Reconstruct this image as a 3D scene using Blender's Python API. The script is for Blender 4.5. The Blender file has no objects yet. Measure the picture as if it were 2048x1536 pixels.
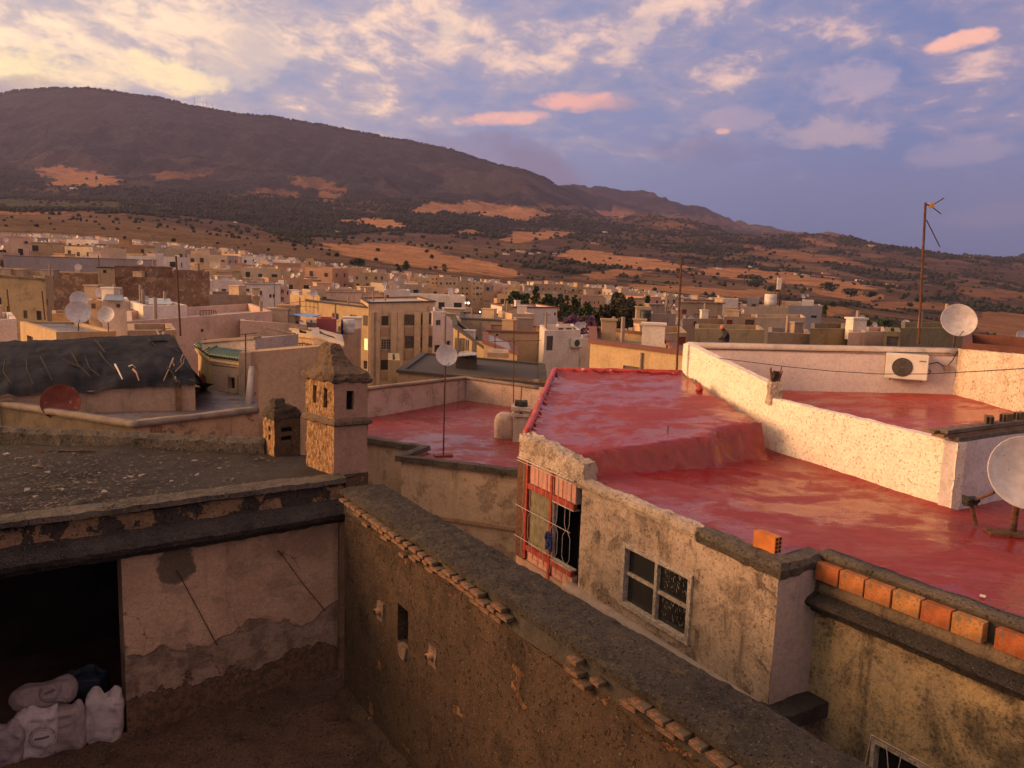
import bpy, bmesh, math, random
import numpy as np
from mathutils import Vector, Matrix, noise
from mathutils.geometry import delaunay_2d_cdt

random.seed(7)
scene = bpy.context.scene
C = scene.collection
R = math.radians

# ------------------------------------------------------------------ camera
FOC = 1600.0; PITCH = R(8.0); ROLL = R(1.9)
CF = Vector((0, math.cos(PITCH), -math.sin(PITCH)))
_r = Vector((1, 0, 0)); _u = Vector((0, math.sin(PITCH), math.cos(PITCH)))
CX = math.cos(ROLL) * _r + math.sin(ROLL) * _u
CU = -math.sin(ROLL) * _r + math.cos(ROLL) * _u
cam = bpy.data.cameras.new('camera')
cam.sensor_width = 36.0; cam.lens = 36.0 * FOC / 2048
cam.clip_start = 0.1; cam.clip_end = 40000
camo = bpy.data.objects.new('camera', cam); C.objects.link(camo)
camo.matrix_world = Matrix(((CX.x, CU.x, -CF.x, 0), (CX.y, CU.y, -CF.y, 0), (CX.z, CU.z, -CF.z, 0), (0, 0, 0, 1)))
scene.camera = camo

# ------------------------------------------------------------------ colour management
vs = scene.view_settings
vs.view_transform = 'Standard'; vs.look = 'None'; vs.gamma = 1.0; vs.exposure = 0.34; vs.use_curve_mapping = False
scene.cycles.use_denoising = True
scene.cycles.max_bounces = 6
scene.cycles.volume_bounces = 0
scene.cycles.volume_max_steps = 64

# ------------------------------------------------------------------ node helper
class NT:
    def __init__(s, tree): s.t = tree; s.n = tree.nodes; s.l = tree.links
    def node(s, typ, **kw):
        n = s.n.new(typ)
        for k, v in kw.items():
            if k.startswith('i_'):
                key = k[2:]; key = int(key) if key.isdigit() else key.replace('_', ' ')
                s.put(n.inputs[key], v)
            else: setattr(n, k, v)
        return n
    def put(s, sock, v):
        if isinstance(v, bpy.types.NodeSocket): s.l.new(v, sock)
        elif isinstance(v, bpy.types.Node): s.l.new(v.outputs[0], sock)
        else:
            if sock.type == 'RGBA' and isinstance(v, (tuple, list)) and len(v) == 3: v = tuple(v) + (1,)
            sock.default_value = v
    def math(s, op, a, b=0.0, c=0.0, clamp=False):
        n = s.n.new('ShaderNodeMath'); n.operation = op; n.use_clamp = clamp
        s.put(n.inputs[0], a); s.put(n.inputs[1], b); s.put(n.inputs[2], c)
        return n.outputs[0]
    def vmath(s, op, a, b=(0, 0, 0)):
        n = s.n.new('ShaderNodeVectorMath'); n.operation = op
        s.put(n.inputs[0], a); s.put(n.inputs[1], b)
        return n.outputs[0]
    def mix(s, f, a, b, blend='MIX'):
        n = s.n.new('ShaderNodeMix'); n.data_type = 'RGBA'; n.blend_type = blend
        s.put(n.inputs[0], f); s.put(n.inputs[6], a); s.put(n.inputs[7], b)
        return n.outputs[2]
    def ramp(s, f, stops, interp='LINEAR'):
        n = s.n.new('ShaderNodeValToRGB'); cr = n.color_ramp; cr.interpolation = interp
        while len(cr.elements) < len(stops): cr.elements.new(0.5)
        for e, (p, c) in zip(cr.elements, stops):
            e.position = p
            e.color = tuple(c) + (1,) if isinstance(c, (tuple, list)) else (c, c, c, 1)
        s.put(n.inputs[0], f)
        return n.outputs[0]
    def smooth(s, x, lo, hi):
        n = s.n.new('ShaderNodeMapRange'); n.interpolation_type = 'SMOOTHSTEP'
        s.put(n.inputs[0], x); s.put(n.inputs[1], lo); s.put(n.inputs[2], hi)
        return n.outputs[0]
    def noise(s, vec, scale, detail=4, rough=.55, dist=0.0, out=0):
        n = s.node('ShaderNodeTexNoise'); s.put(n.inputs['Vector'], vec)
        n.inputs['Scale'].default_value = scale; n.inputs['Detail'].default_value = detail
        n.inputs['Roughness'].default_value = rough; n.inputs['Distortion'].default_value = dist
        return n.outputs[out]
    def voro(s, vec, scale, out=0, feature='F1'):
        n = s.node('ShaderNodeTexVoronoi'); n.feature = feature; s.put(n.inputs['Vector'], vec)
        n.inputs['Scale'].default_value = scale
        return n.outputs[out]
    def scale(s, vec, sc):
        n = s.node('ShaderNodeMapping'); s.put(n.inputs['Vector'], vec); n.inputs['Scale'].default_value = sc
        return n.outputs[0]

def ray(px, py):
    px = float(px); py = float(py)
    return CF + (px - 1024) / FOC * CX - (py - 768) / FOC * CU

# ------------------------------------------------------------------ world: dusk sky with broken pink cloud
SUN_AZ = -94.0     # degrees clockwise from +Y
SUN_EL = 12.0
world = bpy.data.worlds.new('World'); scene.world = world; world.use_nodes = True
W = NT(world.node_tree); W.n.clear()
geo = W.node('ShaderNodeTexCoord').outputs['Generated']
sep = W.node('ShaderNodeSeparateXYZ', i_0=geo)
dx, dy, dz = sep.outputs
AZ = W.math('MULTIPLY', W.math('ARCTAN2', dx, dy), 57.2958)
EL = W.math('MULTIPLY', W.math('ARCSINE', dz), 57.2958)
def azel(px, py):
    d = ray(px, py).normalized()
    return math.degrees(math.atan2(d.x, d.y)), math.degrees(math.asin(d.z))
sky = W.node('ShaderNodeTexSky', sky_type='NISHITA', sun_disc=False, sun_elevation=R(SUN_EL), sun_rotation=R(SUN_AZ), altitude=500.0, dust_density=2.0, ozone_density=3.0)
# clear sky tint: cool blue away from the sun, pale near it
skyc = W.mix(1.0, sky.outputs[0], (1.0, .93, 1.12), 'MULTIPLY')
toward = W.math('DIVIDE', W.math('SUBTRACT', AZ, SUN_AZ), 1.0)
absaz = W.math('ABSOLUTE', toward)          # degrees away from the sun
side = W.math('DIVIDE', absaz, 180.0)   # picture spans about .30 (left) to .66 (right)
# cloud plane coordinates
zc = W.math('MAXIMUM', W.math('ADD', dz, 0.17), 0.05)
pl = W.node('ShaderNodeCombineXYZ', i_0=W.math('DIVIDE', dx, zc), i_1=W.math('DIVIDE', dy, zc), i_2=0.0).outputs[0]
pr = W.node('ShaderNodeMapping', i_0=pl); pr.inputs['Rotation'].default_value = (0, 0, R(-35)); pr.inputs['Scale'].default_value = (1.0, .80, 1)
plr = pr.outputs[0]
n1 = W.noise(plr, 3.0, 7, .58, .25)
n2 = W.noise(plr, 8.5, 7, .66, .3)
n3 = W.noise(plr, 0.9, 3, .5)
shape = W.math('ADD', W.math('ADD', W.math('MULTIPLY', n1, .48), W.math('MULTIPLY', n2, .36)), W.math('MULTIPLY', n3, .34))
far = W.smooth(absaz, 86.0, 125.0)
lowband = W.math('SUBTRACT', 1.0, W.smooth(EL, 5.0, 15.0))
lowband2 = W.math('MULTIPLY', W.smooth(absaz, 62.0, 100.0), W.math('SUBTRACT', 1.0, W.smooth(EL, 4.0, 13.0)))
thr = W.math('ADD', 0.475, W.math('MULTIPLY', lowband2, .24))
thr = W.math('ADD', thr, W.math('MULTIPLY', far, .03))
mask = W.smooth(W.math('SUBTRACT', shape, thr), -.03, 0.13)
lit = W.smooth(W.math('SUBTRACT', shape, thr), 0.075, 0.20)
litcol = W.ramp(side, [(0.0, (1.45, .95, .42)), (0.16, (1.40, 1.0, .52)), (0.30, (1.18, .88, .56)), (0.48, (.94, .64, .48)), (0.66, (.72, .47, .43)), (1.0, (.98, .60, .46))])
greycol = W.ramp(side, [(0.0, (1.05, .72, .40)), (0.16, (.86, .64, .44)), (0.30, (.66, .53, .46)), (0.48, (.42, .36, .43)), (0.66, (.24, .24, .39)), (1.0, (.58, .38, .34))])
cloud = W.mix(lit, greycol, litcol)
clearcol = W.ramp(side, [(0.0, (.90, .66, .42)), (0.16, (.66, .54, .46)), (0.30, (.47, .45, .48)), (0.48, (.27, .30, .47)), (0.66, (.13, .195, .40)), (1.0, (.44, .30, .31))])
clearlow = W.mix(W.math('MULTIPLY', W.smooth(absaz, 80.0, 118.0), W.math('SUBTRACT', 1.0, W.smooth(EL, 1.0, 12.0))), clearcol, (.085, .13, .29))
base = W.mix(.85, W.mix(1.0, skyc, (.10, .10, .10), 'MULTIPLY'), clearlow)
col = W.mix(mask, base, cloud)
wv1 = W.math('SUBTRACT', W.noise(geo, 11, 5, .62), .5); wv2 = W.math('SUBTRACT', W.noise(W.vmath('ADD', geo, (3.1, 1.7, .4)), 14, 5, .62), .5)
wv3 = W.noise(W.scale(geo, (1, 1, 2.2)), 34, 5, .65)
def puff(px, py, wx, wy, colr, tilt=0.0, amt=.9, soft=1.0):
    "one cloud of its own, at a fixed bearing and height"
    global col
    a0, e0 = azel(px, py)
    u = W.math('ADD', W.math('SUBTRACT', AZ, a0), W.math('MULTIPLY', wv1, wx * 2.6 * max(soft, .3))); v = W.math('SUBTRACT', EL, e0)
    v = W.math('SUBTRACT', v, W.math('MULTIPLY', u, tilt)); v = W.math('ADD', v, W.math('MULTIPLY', wv2, wy * 3.4 * max(soft, .34)))
    q = W.math('ADD', W.math('POWER', W.math('ABSOLUTE', W.math('DIVIDE', u, wx)), 2.0), W.math('POWER', W.math('ABSOLUTE', W.math('DIVIDE', v, wy)), 2.0))
    q = W.math('ADD', q, W.math('MULTIPLY', W.math('SUBTRACT', wv3, .5), 2.4 if soft < .3 else 1.2 + 1.6 * soft))
    m = W.math('MULTIPLY', W.math('SUBTRACT', 1.0, W.smooth(q, .0 + (.15 if soft < .3 else 0), 1.5 - (.2 if soft < .3 else 0))), amt)
    col = W.mix(m, col, colr)
puff(1005, 237, 3.3, .50, (.86, .45, .38), .10, 1.0, .18)
puff(1160, 203, 3.0, .66, (.84, .42, .36), .0, 1.0, .18)
puff(1225, 212, 2.0, .5, (.40, .28, .36), .0, .6, .6)
puff(1930, 80, 2.1, .55, (.90, .47, .37), .14, 1.0, .15)
puff(1445, 263, .5, .2, (.90, .46, .34), .0, 1.0, .15)
puff(1290, 60, 3.0, 1.7, (.88, .60, .46), .6, .5)
puff(905, 45, 1.2, 1.4, (.93, .68, .48), -.6, .5)
puff(340, 150, 3.0, 1.0, (1.15, .88, .46), .05, .8)
puff(230, 160, 2.6, .9, (1.08, .80, .48), .05, .5)
puff(50, 130, 4.5, 1.2, (1.15, .88, .46), -.05, .8)
puff(470, 100, 4.0, 1.8, (.88, .66, .48), .1, .45)
puff(1700, 160, 3.0, 1.2, (.64, .44, .46), .1, .4)
puff(1665, 268, 3.2, 1.0, (.66, .44, .42), .0, .48)
puff(1480, 245, 3.0, .8, (.50, .36, .42), .0, .5)
puff(1930, 300, 3.4, .9, (.44, .34, .42), .0, .4)
puff(1430, 300, 4.0, .9, (.17, .17, .30), .0, .5)
puff(1070, 335, 3.8, 1.7, (.20, .17, .27), -.35, .85, .5)
puff(920, 300, 3.2, .9, (.27, .21, .30), -.2, .5, .6)
puff(60, 176, 3.0, .7, (.40, .32, .32), .1, .7)
puff(1980, 440, 4.0, .8, (.20, .20, .33), .0, .6)
# below the horizon: dull earth tone
col = W.mix(W.smooth(dz, -0.06, -0.01), (.10, .075, .07), col)
SKY_GAIN = 1.0
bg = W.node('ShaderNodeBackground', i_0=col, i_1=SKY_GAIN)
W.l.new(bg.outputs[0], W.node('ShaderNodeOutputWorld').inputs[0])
world.cycles.sampling_method = 'MANUAL'; world.cycles.sample_map_resolution = 512

# ------------------------------------------------------------------ sun: low, warm, softened by thin cloud
sl = bpy.data.lights.new('sun', 'SUN'); sl.energy = 5.0; sl.angle = R(36); sl.color = (1.0, .50, .22)
so = bpy.data.objects.new('sun', sl); C.objects.link(so)
_d = Vector((math.sin(R(SUN_AZ)) * math.cos(R(SUN_EL)), math.cos(R(SUN_AZ)) * math.cos(R(SUN_EL)), math.sin(R(SUN_EL))))
so.rotation_euler = _d.to_track_quat('Z', 'Y').to_euler()

# ------------------------------------------------------------------ geometry helpers
def at(px, py, D):
    d = ray(px, py); return d * (D / d.y)
def onz(px, py, z):
    d = ray(px, py); return d * (z / d.z)
def row_z(x, y, py):
    "height at plan point (x, y) that is seen on picture row py"
    k = (768 - py) / FOC
    return (k * (CF.x * x + CF.y * y) - (CU.x * x + CU.y * y)) / (CU.z - k * CF.z)
def proj(p):
    p = Vector(p); z = p.dot(CF)
    return 1024 + FOC * p.dot(CX) / z, 768 - FOC * p.dot(CU) / z
def on_wall(px, py, A, B):
    "where the sight line meets the vertical plane through plan points A, B -> (u along A-B, z)"
    d = ray(px, py); ax, ay = A[0], A[1]; ex, ey = B[0] - ax, B[1] - ay
    L = math.hypot(ex, ey); nx, ny = -ey, ex
    t = (ax * nx + ay * ny) / (d.x * nx + d.y * ny)
    p = d * t
    return ((p.x - ax) * ex + (p.y - ay) * ey) / L, p.z
def fbm(p, s=1.0, o=4):
    return noise.fractal(Vector(p) * s, .6, 2.1, o)

ORG = {}
def origin(o): return ORG.get(o.name, Vector((0, 0, 0)))
def tag(o, label=None, cat=None, group=None, kind=None):
    if label: o['label'] = label
    if cat: o['category'] = cat
    if group: o['group'] = group
    if kind: o['kind'] = kind
    return o
def thing(name, label, cat, loc=(0, 0, 0), rz=0.0, group=None):
    o = bpy.data.objects.new(name, None); C.objects.link(o)
    o.empty_display_size = .1
    o.location = loc; o.rotation_euler = (0, 0, rz); ORG[o.name] = Vector(loc)
    return tag(o, label, cat, group)
def copy_tree(o, parent=None):
    c = o.copy(); C.objects.link(c)
    if parent: c.parent = parent
    ORG[c.name] = ORG.get(o.name, Vector((0, 0, 0)))
    for ch in o.children: copy_tree(ch, c)
    return c

class MB:
    "collects geometry in world (or, with a local thing, local) coordinates"
    def __init__(s): s.v = []; s.f = []
    def add(s, vs, fs):
        b = len(s.v); s.v += [tuple(p) for p in vs]; s.f += [tuple(i + b for i in f) for f in fs]; return s
    def quad(s, a, b, c, d): return s.add([a, b, c, d], [(0, 1, 2, 3)])
    def box(s, x0, y0, z0, x1, y1, z1, M=None):
        vs = [Vector((x, y, z)) for z in (z0, z1) for y in (y0, y1) for x in (x0, x1)]
        if M: vs = [M @ p for p in vs]
        return s.add(vs, [(0, 2, 3, 1), (4, 5, 7, 6), (0, 1, 5, 4), (1, 3, 7, 5), (3, 2, 6, 7), (2, 0, 4, 6)])
    def prism(s, poly, z0, z1, top=True, bottom=True):
        n = len(poly)
        zt = z1 if isinstance(z1, (list, tuple)) else [z1] * n
        vs = [(p[0], p[1], z0) for p in poly] + [(p[0], p[1], zt[i]) for i, p in enumerate(poly)]
        fs = [(i, (i + 1) % n, (i + 1) % n + n, i + n) for i in range(n)]
        if top: fs.append(tuple(range(n, 2 * n)))
        if bottom: fs.append(tuple(range(n - 1, -1, -1)))
        return s.add(vs, fs)
    def tube(s, pts, r, n=6, cap=True):
        pts = [Vector(p) for p in pts]; rs = r if isinstance(r, (list, tuple)) else [r] * len(pts)
        vs = []; up = None
        for i, p in enumerate(pts):
            t = (pts[min(i + 1, len(pts) - 1)] - pts[max(i - 1, 0)]).normalized()
            if up is None: up = t.orthogonal()
            up = (up - t * up.dot(t)).normalized(); b = t.cross(up)
            for k in range(n):
                a = 2 * math.pi * k / n; vs.append(p + (up * math.cos(a) + b * math.sin(a)) * rs[i])
        fs = []
        for i in range(len(pts) - 1):
            for k in range(n):
                fs.append((i * n + k, i * n + (k + 1) % n, (i + 1) * n + (k + 1) % n, (i + 1) * n + k))
        if cap: fs.append(tuple(range(n - 1, -1, -1))); fs.append(tuple(range((len(pts) - 1) * n, len(pts) * n)))
        return s.add(vs, fs)
    def lathe(s, prof, n=16, M=None):
        vs = []
        for (r, z) in prof:
            for k in range(n):
                a = 2 * math.pi * k / n; vs.append(Vector((r * math.cos(a), r * math.sin(a), z)))
        if M: vs = [M @ p for p in vs]
        fs = [(i * n + k, i * n + (k + 1) % n, (i + 1) * n + (k + 1) % n, (i + 1) * n + k) for i in range(len(prof) - 1) for k in range(n)]
        return s.add(vs, fs)
    def sweep(s, path, prof, step=.15, amp=.01, freq=6.0, seed=0.0, cap=True, pstep=None, closed=True):
        "prof: list of (offset to the right of travel, z offset); path: 3D points"
        path = [Vector(p) for p in path]; P = []
        for a, b in zip(path, path[1:]):
            n = max(1, int((b - a).length / step))
            P += [(a.lerp(b, k / n), None) for k in range(n)]
        P.append((path[-1], None)); P = [p for p, _ in P]
        pr = []
        m0 = len(prof)
        for i in range(m0 if closed else m0 - 1):
            a, b = prof[i], prof[(i + 1) % m0]
            k = max(1, int(math.hypot(b[0] - a[0], b[1] - a[1]) / (pstep or step)))
            pr += [(a[0] + (b[0] - a[0]) * j / k, a[1] + (b[1] - a[1]) * j / k) for j in range(k)]
        if not closed: pr.append(prof[-1])
        m = len(pr); vs = []
        def right(t):
            t = Vector((t.x, t.y, 0)).normalized(); return Vector((t.y, -t.x, 0))
        for i, p in enumerate(P):
            t0 = (P[i] - P[i - 1]) if i else (P[1] - P[0]); t1 = (P[i + 1] - P[i]) if i < len(P) - 1 else t0
            r0, r1 = right(t0), right(t1); r = (r0 + r1).normalized(); r = r / max(.35, r.dot(r0))
            for (o, z) in pr:
                q = p + r * o + Vector((0, 0, z))
                if amp:
                    nv = noise.noise_vector((q + Vector((seed, seed, 0))) * freq) * amp + noise.noise_vector((q + Vector((seed, 3, seed))) * freq * .25) * amp * 1.2 + noise.noise_vector(q * freq * 3.1) * amp * .55
                    q = q + nv
                vs.append(q)
        fs = []
        mm = m if closed else m - 1
        for i in range(len(P) - 1):
            for k in range(mm):
                fs.append((i * m + k, (i + 1) * m + k, (i + 1) * m + (k + 1) % m, i * m + (k + 1) % m))
        if cap and closed: fs.append(tuple(range(m))); fs.append(tuple(range(len(P) * m - 1, (len(P) - 1) * m - 1, -1)))
        return s.add(vs, fs)
    def build(s, name, mat, parent=None, smooth=False, local=False):
        me = bpy.data.meshes.new(name)
        o0 = Vector((0, 0, 0))
        p = parent
        if not local:
            while p is not None: o0 = o0 + origin(p); p = p.parent
        vs = [(a[0] - o0.x, a[1] - o0.y, a[2] - o0.z) for a in s.v]
        me.from_pydata(vs, [], s.f); me.validate(); me.update()
        if mat: me.materials.append(mat)
        if smooth: me.polygons.foreach_set('use_smooth', [True] * len(me.polygons))
        o = bpy.data.objects.new(name, me); C.objects.link(o)
        if parent: o.parent = parent
        ORG[o.name] = Vector((0, 0, 0))
        return o

def rough_up(o, amp, freq, cut=None, seed=0.0, octs=3):
    "subdivide long edges, then push the vertices about"
    me = o.data; bm = bmesh.new(); bm.from_mesh(me)
    if cut:
        bmesh.ops.triangulate(bm, faces=[f for f in bm.faces if len(f.verts) > 4])
        for _ in range(7):
            es = [e for e in bm.edges if e.calc_length() > cut]
            if not es: break
            bmesh.ops.subdivide_edges(bm, edges=es, cuts=1, use_grid_fill=True)
    for v in bm.verts:
        q = v.co + Vector((seed, -seed, seed))
        v.co += noise.noise_vector(q * freq) * amp + (noise.noise_vector(q * freq * 2.7) * amp * .45 if octs > 1 else Vector())
    bm.normal_update(); bm.to_mesh(me); bm.free()
    return o

def deck_mb(poly, zf, spacing=.3, jit=.25):
    "triangulated sheet over a plan polygon, height zf(x, y)"
    pts = []; n = len(poly)
    for i in range(n):
        a, b = Vector(poly[i][:2]), Vector(poly[(i + 1) % n][:2]); k = max(1, int((b - a).length / spacing))
        pts += [a.lerp(b, j / k) for j in range(k)]
    nb = len(pts); xs = [p[0] for p in pts]; ys = [p[1] for p in pts]
    x0, x1, y0, y1 = min(xs), max(xs), min(ys), max(ys)
    rnd = random.Random(3); pl = [Vector(p[:2]) for p in poly]
    def inside(x, y):
        c = False
        for i in range(n):
            a, b = pl[i], pl[(i + 1) % n]
            if (a.y > y) != (b.y > y) and x < (b.x - a.x) * (y - a.y) / (b.y - a.y) + a.x: c = not c
        return c
    def edist(x, y):
        m = 1e9
        for i in range(n):
            a, b = pl[i], pl[(i + 1) % n]; e = b - a; t = max(0, min(1, ((x - a.x) * e.x + (y - a.y) * e.y) / max(e.length_squared, 1e-9)))
            m = min(m, math.hypot(x - a.x - e.x * t, y - a.y - e.y * t))
        return m
    y = y0 + spacing * .5
    while y < y1:
        x = x0 + spacing * .5
        while x < x1:
            xx, yy = x + rnd.uniform(-jit, jit) * spacing, y + rnd.uniform(-jit, jit) * spacing
            if inside(xx, yy) and edist(xx, yy) > spacing * .4: pts.append(Vector((xx, yy)))
            x += spacing
        y += spacing
    res = delaunay_2d_cdt(pts, [], [list(range(nb))], 1, 1e-5)
    mb = MB()
    fs = []
    for f in res[2]:
        a, b, c = [res[0][i] for i in f[:3]]
        if (b.x - a.x) * (c.y - a.y) - (b.y - a.y) * (c.x - a.x) < 0: f = f[::-1]
        fs.append(tuple(f))
    mb.add([(v.x, v.y, zf(v.x, v.y)) for v in res[0]], fs)
    return mb

# ------------------------------------------------------------------ materials
MATS = {}
def new_mat(name):
    m = bpy.data.materials.new(name); m.use_nodes = True; N = NT(m.node_tree); N.n.clear()
    out = N.node('ShaderNodeOutputMaterial'); bs = N.node('ShaderNodeBsdfPrincipled'); N.l.new(bs.outputs[0], out.inputs[0])
    return m, N, bs
def plain(name, col, rough=.6, metal=0.0, var=.25, nscale=3.0, bump=.0, spec=.35, rust=None, rusta=.0):
    if name in MATS: return MATS[name]
    m, N, bs = new_mat(name)
    pos = N.node('ShaderNodeTexCoord').outputs['Object']
    n = N.noise(pos, nscale, 5, .6); f = N.noise(pos, nscale * 7, 3, .6)
    dark = tuple(c * (1 - var) for c in col); lite = tuple(min(1, c * (1 + var * .7)) for c in col)
    c = N.mix(N.smooth(n, .3, .7), dark, lite)
    c = N.mix(N.math('MULTIPLY', N.smooth(f, .5, .75), var * .7), c, tuple(k * .55 for k in col))
    if rust: c = N.mix(N.math('MULTIPLY', N.smooth(N.noise(pos, nscale * 2.2, 6, .7), .62 - rusta * .3, .70 - rusta * .25), .9), c, rust)
    N.put(bs.inputs['Base Color'], c); bs.inputs['Roughness'].default_value = rough; bs.inputs['Metallic'].default_value = metal
    bs.inputs['Specular IOR Level'].default_value = spec
    if bump:
        b = N.node('ShaderNodeBump', i_Height=f); b.inputs['Strength'].default_value = bump; b.inputs['Distance'].default_value = .01
        N.put(bs.inputs['Normal'], b.outputs[0])
    MATS[name] = m; return m

def plaster(name, c1, c2, dirt=(.04, .03, .022), streak=.5, grime=.5, bare=None, bare_at=.66, speck=.0, bump=.5, sc=1.0, rough=.9, tint=False, courses=0.0, moss=None, moss_at=.6, pit=0.0, gt=.50, crack=0.0):
    """weathered plaster / render: mottled paint c1-c2, vertical rain streaks, blotchy grime, flaked-off places showing `bare`"""
    if name in MATS: return MATS[name]
    m, N, bs = new_mat(name)
    pos = N.node('ShaderNodeNewGeometry').outputs['Position']
    if tint:
        rnd = N.node('ShaderNodeObjectInfo').outputs['Random']
        off = N.node('ShaderNodeCombineXYZ', i_0=N.math('MULTIPLY', rnd, 40.0), i_1=0.0, i_2=0.0).outputs[0]
        posn = N.vmath('ADD', pos, off)
    else: posn = pos
    big = N.noise(posn, .55 * sc, 4, .55, .4); mid = N.noise(posn, 2.3 * sc, 6, .62, .3); fine = N.noise(posn, 13 * sc, 6, .68); grit = N.noise(posn, 60 * sc, 3, .7)
    c = N.mix(N.smooth(N.math('ADD', N.math('MULTIPLY', big, .55), N.math('MULTIPLY', mid, .45)), .36, .64), c1, c2)
    if tint:
        hsv = N.node('ShaderNodeHueSaturation', i_Color=c)
        N.put(hsv.inputs['Value'], N.math('ADD', .72, N.math('MULTIPLY', rnd, .5)))
        N.put(hsv.inputs['Saturation'], N.math('ADD', .7, N.math('MULTIPLY', N.math('FRACT', N.math('MULTIPLY', rnd, 7.3)), .6)))
        N.put(hsv.inputs['Hue'], N.math('ADD', .485, N.math('MULTIPLY', N.math('FRACT', N.math('MULTIPLY', rnd, 13.7)), .03)))
        c = hsv.outputs[0]
    c = N.mix(N.math('MULTIPLY', N.smooth(fine, .42, .70), .35), c, tuple(k * .62 for k in c1))
    c = N.mix(1.0, c, N.ramp(N.math('ADD', N.math('MULTIPLY', fine, .6), N.math('MULTIPLY', grit, .4)), [(.34, .66), (.66, 1.30)]), 'MULTIPLY')
    if bare is not None:
        e = N.math('ADD', N.math('MULTIPLY', mid, .6), N.math('MULTIPLY', N.noise(posn, .9 * sc, 3, .5), .4))
        fm = N.smooth(N.math('ADD', e, N.math('MULTIPLY', fine, .10)), bare_at + .04, bare_at + .055)
        bc = N.mix(N.smooth(fine, .35, .65), tuple(k * .75 for k in bare), tuple(k * 1.2 for k in bare))
        c = N.mix(fm, c, bc)
    if streak:
        sv = N.scale(posn, (3.2 * sc, 3.2 * sc, .28 * sc)); s1 = N.noise(sv, 1.6, 6, .65)
        sm = N.math('MULTIPLY', N.smooth(s1, .50, .74), N.smooth(mid, .30, .62))
        c = N.mix(N.math('MULTIPLY', sm, streak), c, dirt)
    if grime:
        g = N.noise(posn, 1.15 * sc, 8, .72, .5)
        c = N.mix(N.math('MULTIPLY', N.smooth(g, gt, gt + .20), grime), c, dirt)
        c = N.mix(N.math('MULTIPLY', N.math('MULTIPLY', N.smooth(N.noise(posn, 22 * sc, 5, .72), gt + .04, gt + .16), N.smooth(g, gt - .12, gt + .12)), grime * .9), c, dirt)
    if crack:
        wv = N.vmath('ADD', posn, N.vmath('MULTIPLY', N.noise(posn, 3.0, 4, .6, out=1), (.35, .35, .35)))
        ce = N.node('ShaderNodeTexVoronoi', feature='DISTANCE_TO_EDGE', i_Vector=wv); ce.inputs['Scale'].default_value = 1.5 * sc
        cm = N.math('MULTIPLY', N.math('SUBTRACT', 1.0, N.smooth(ce.outputs[0], .002, .010)), N.smooth(N.noise(posn, .9, 3, .6), .50, .58))
        c = N.mix(N.math('MULTIPLY', cm, crack), c, tuple(k * .5 for k in dirt))
    if moss is not None:
        mm = N.smooth(N.noise(posn, 3.4 * sc, 8, .75), moss_at, moss_at + .08)
        c = N.mix(N.math('MULTIPLY', mm, .8), c, moss)
    if speck:
        sp = N.smooth(N.noise(posn, 38 * sc, 2, .5), .67, .70)
        c = N.mix(N.math('MULTIPLY', sp, speck), c, (.42, .38, .33))
    N.put(bs.inputs['Base Color'], c)
    bs.inputs['Roughness'].default_value = rough; bs.inputs['Specular IOR Level'].default_value = .25
    h = N.math('ADD', N.math('MULTIPLY', fine, .6), N.math('MULTIPLY', grit, .38))
    h = N.math('ADD', h, N.math('MULTIPLY', mid, .8))
    if bare is not None: h = N.math('SUBTRACT', h, N.math('MULTIPLY', fm, .5))
    if pit:
        pt = N.smooth(N.noise(posn, 17 * sc, 3, .6), .61, .68); N.put(bs.inputs['Base Color'], N.mix(N.math('MULTIPLY', pt, .10), c, dirt)); h = N.math('SUBTRACT', h, N.math('MULTIPLY', pt, 1.2))
    b = N.node('ShaderNodeBump', i_Height=h); b.inputs['Strength'].default_value = bump; b.inputs['Distance'].default_value = .03
    N.put(bs.inputs['Normal'], b.outputs[0])
    MATS[name] = m; return m

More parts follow.
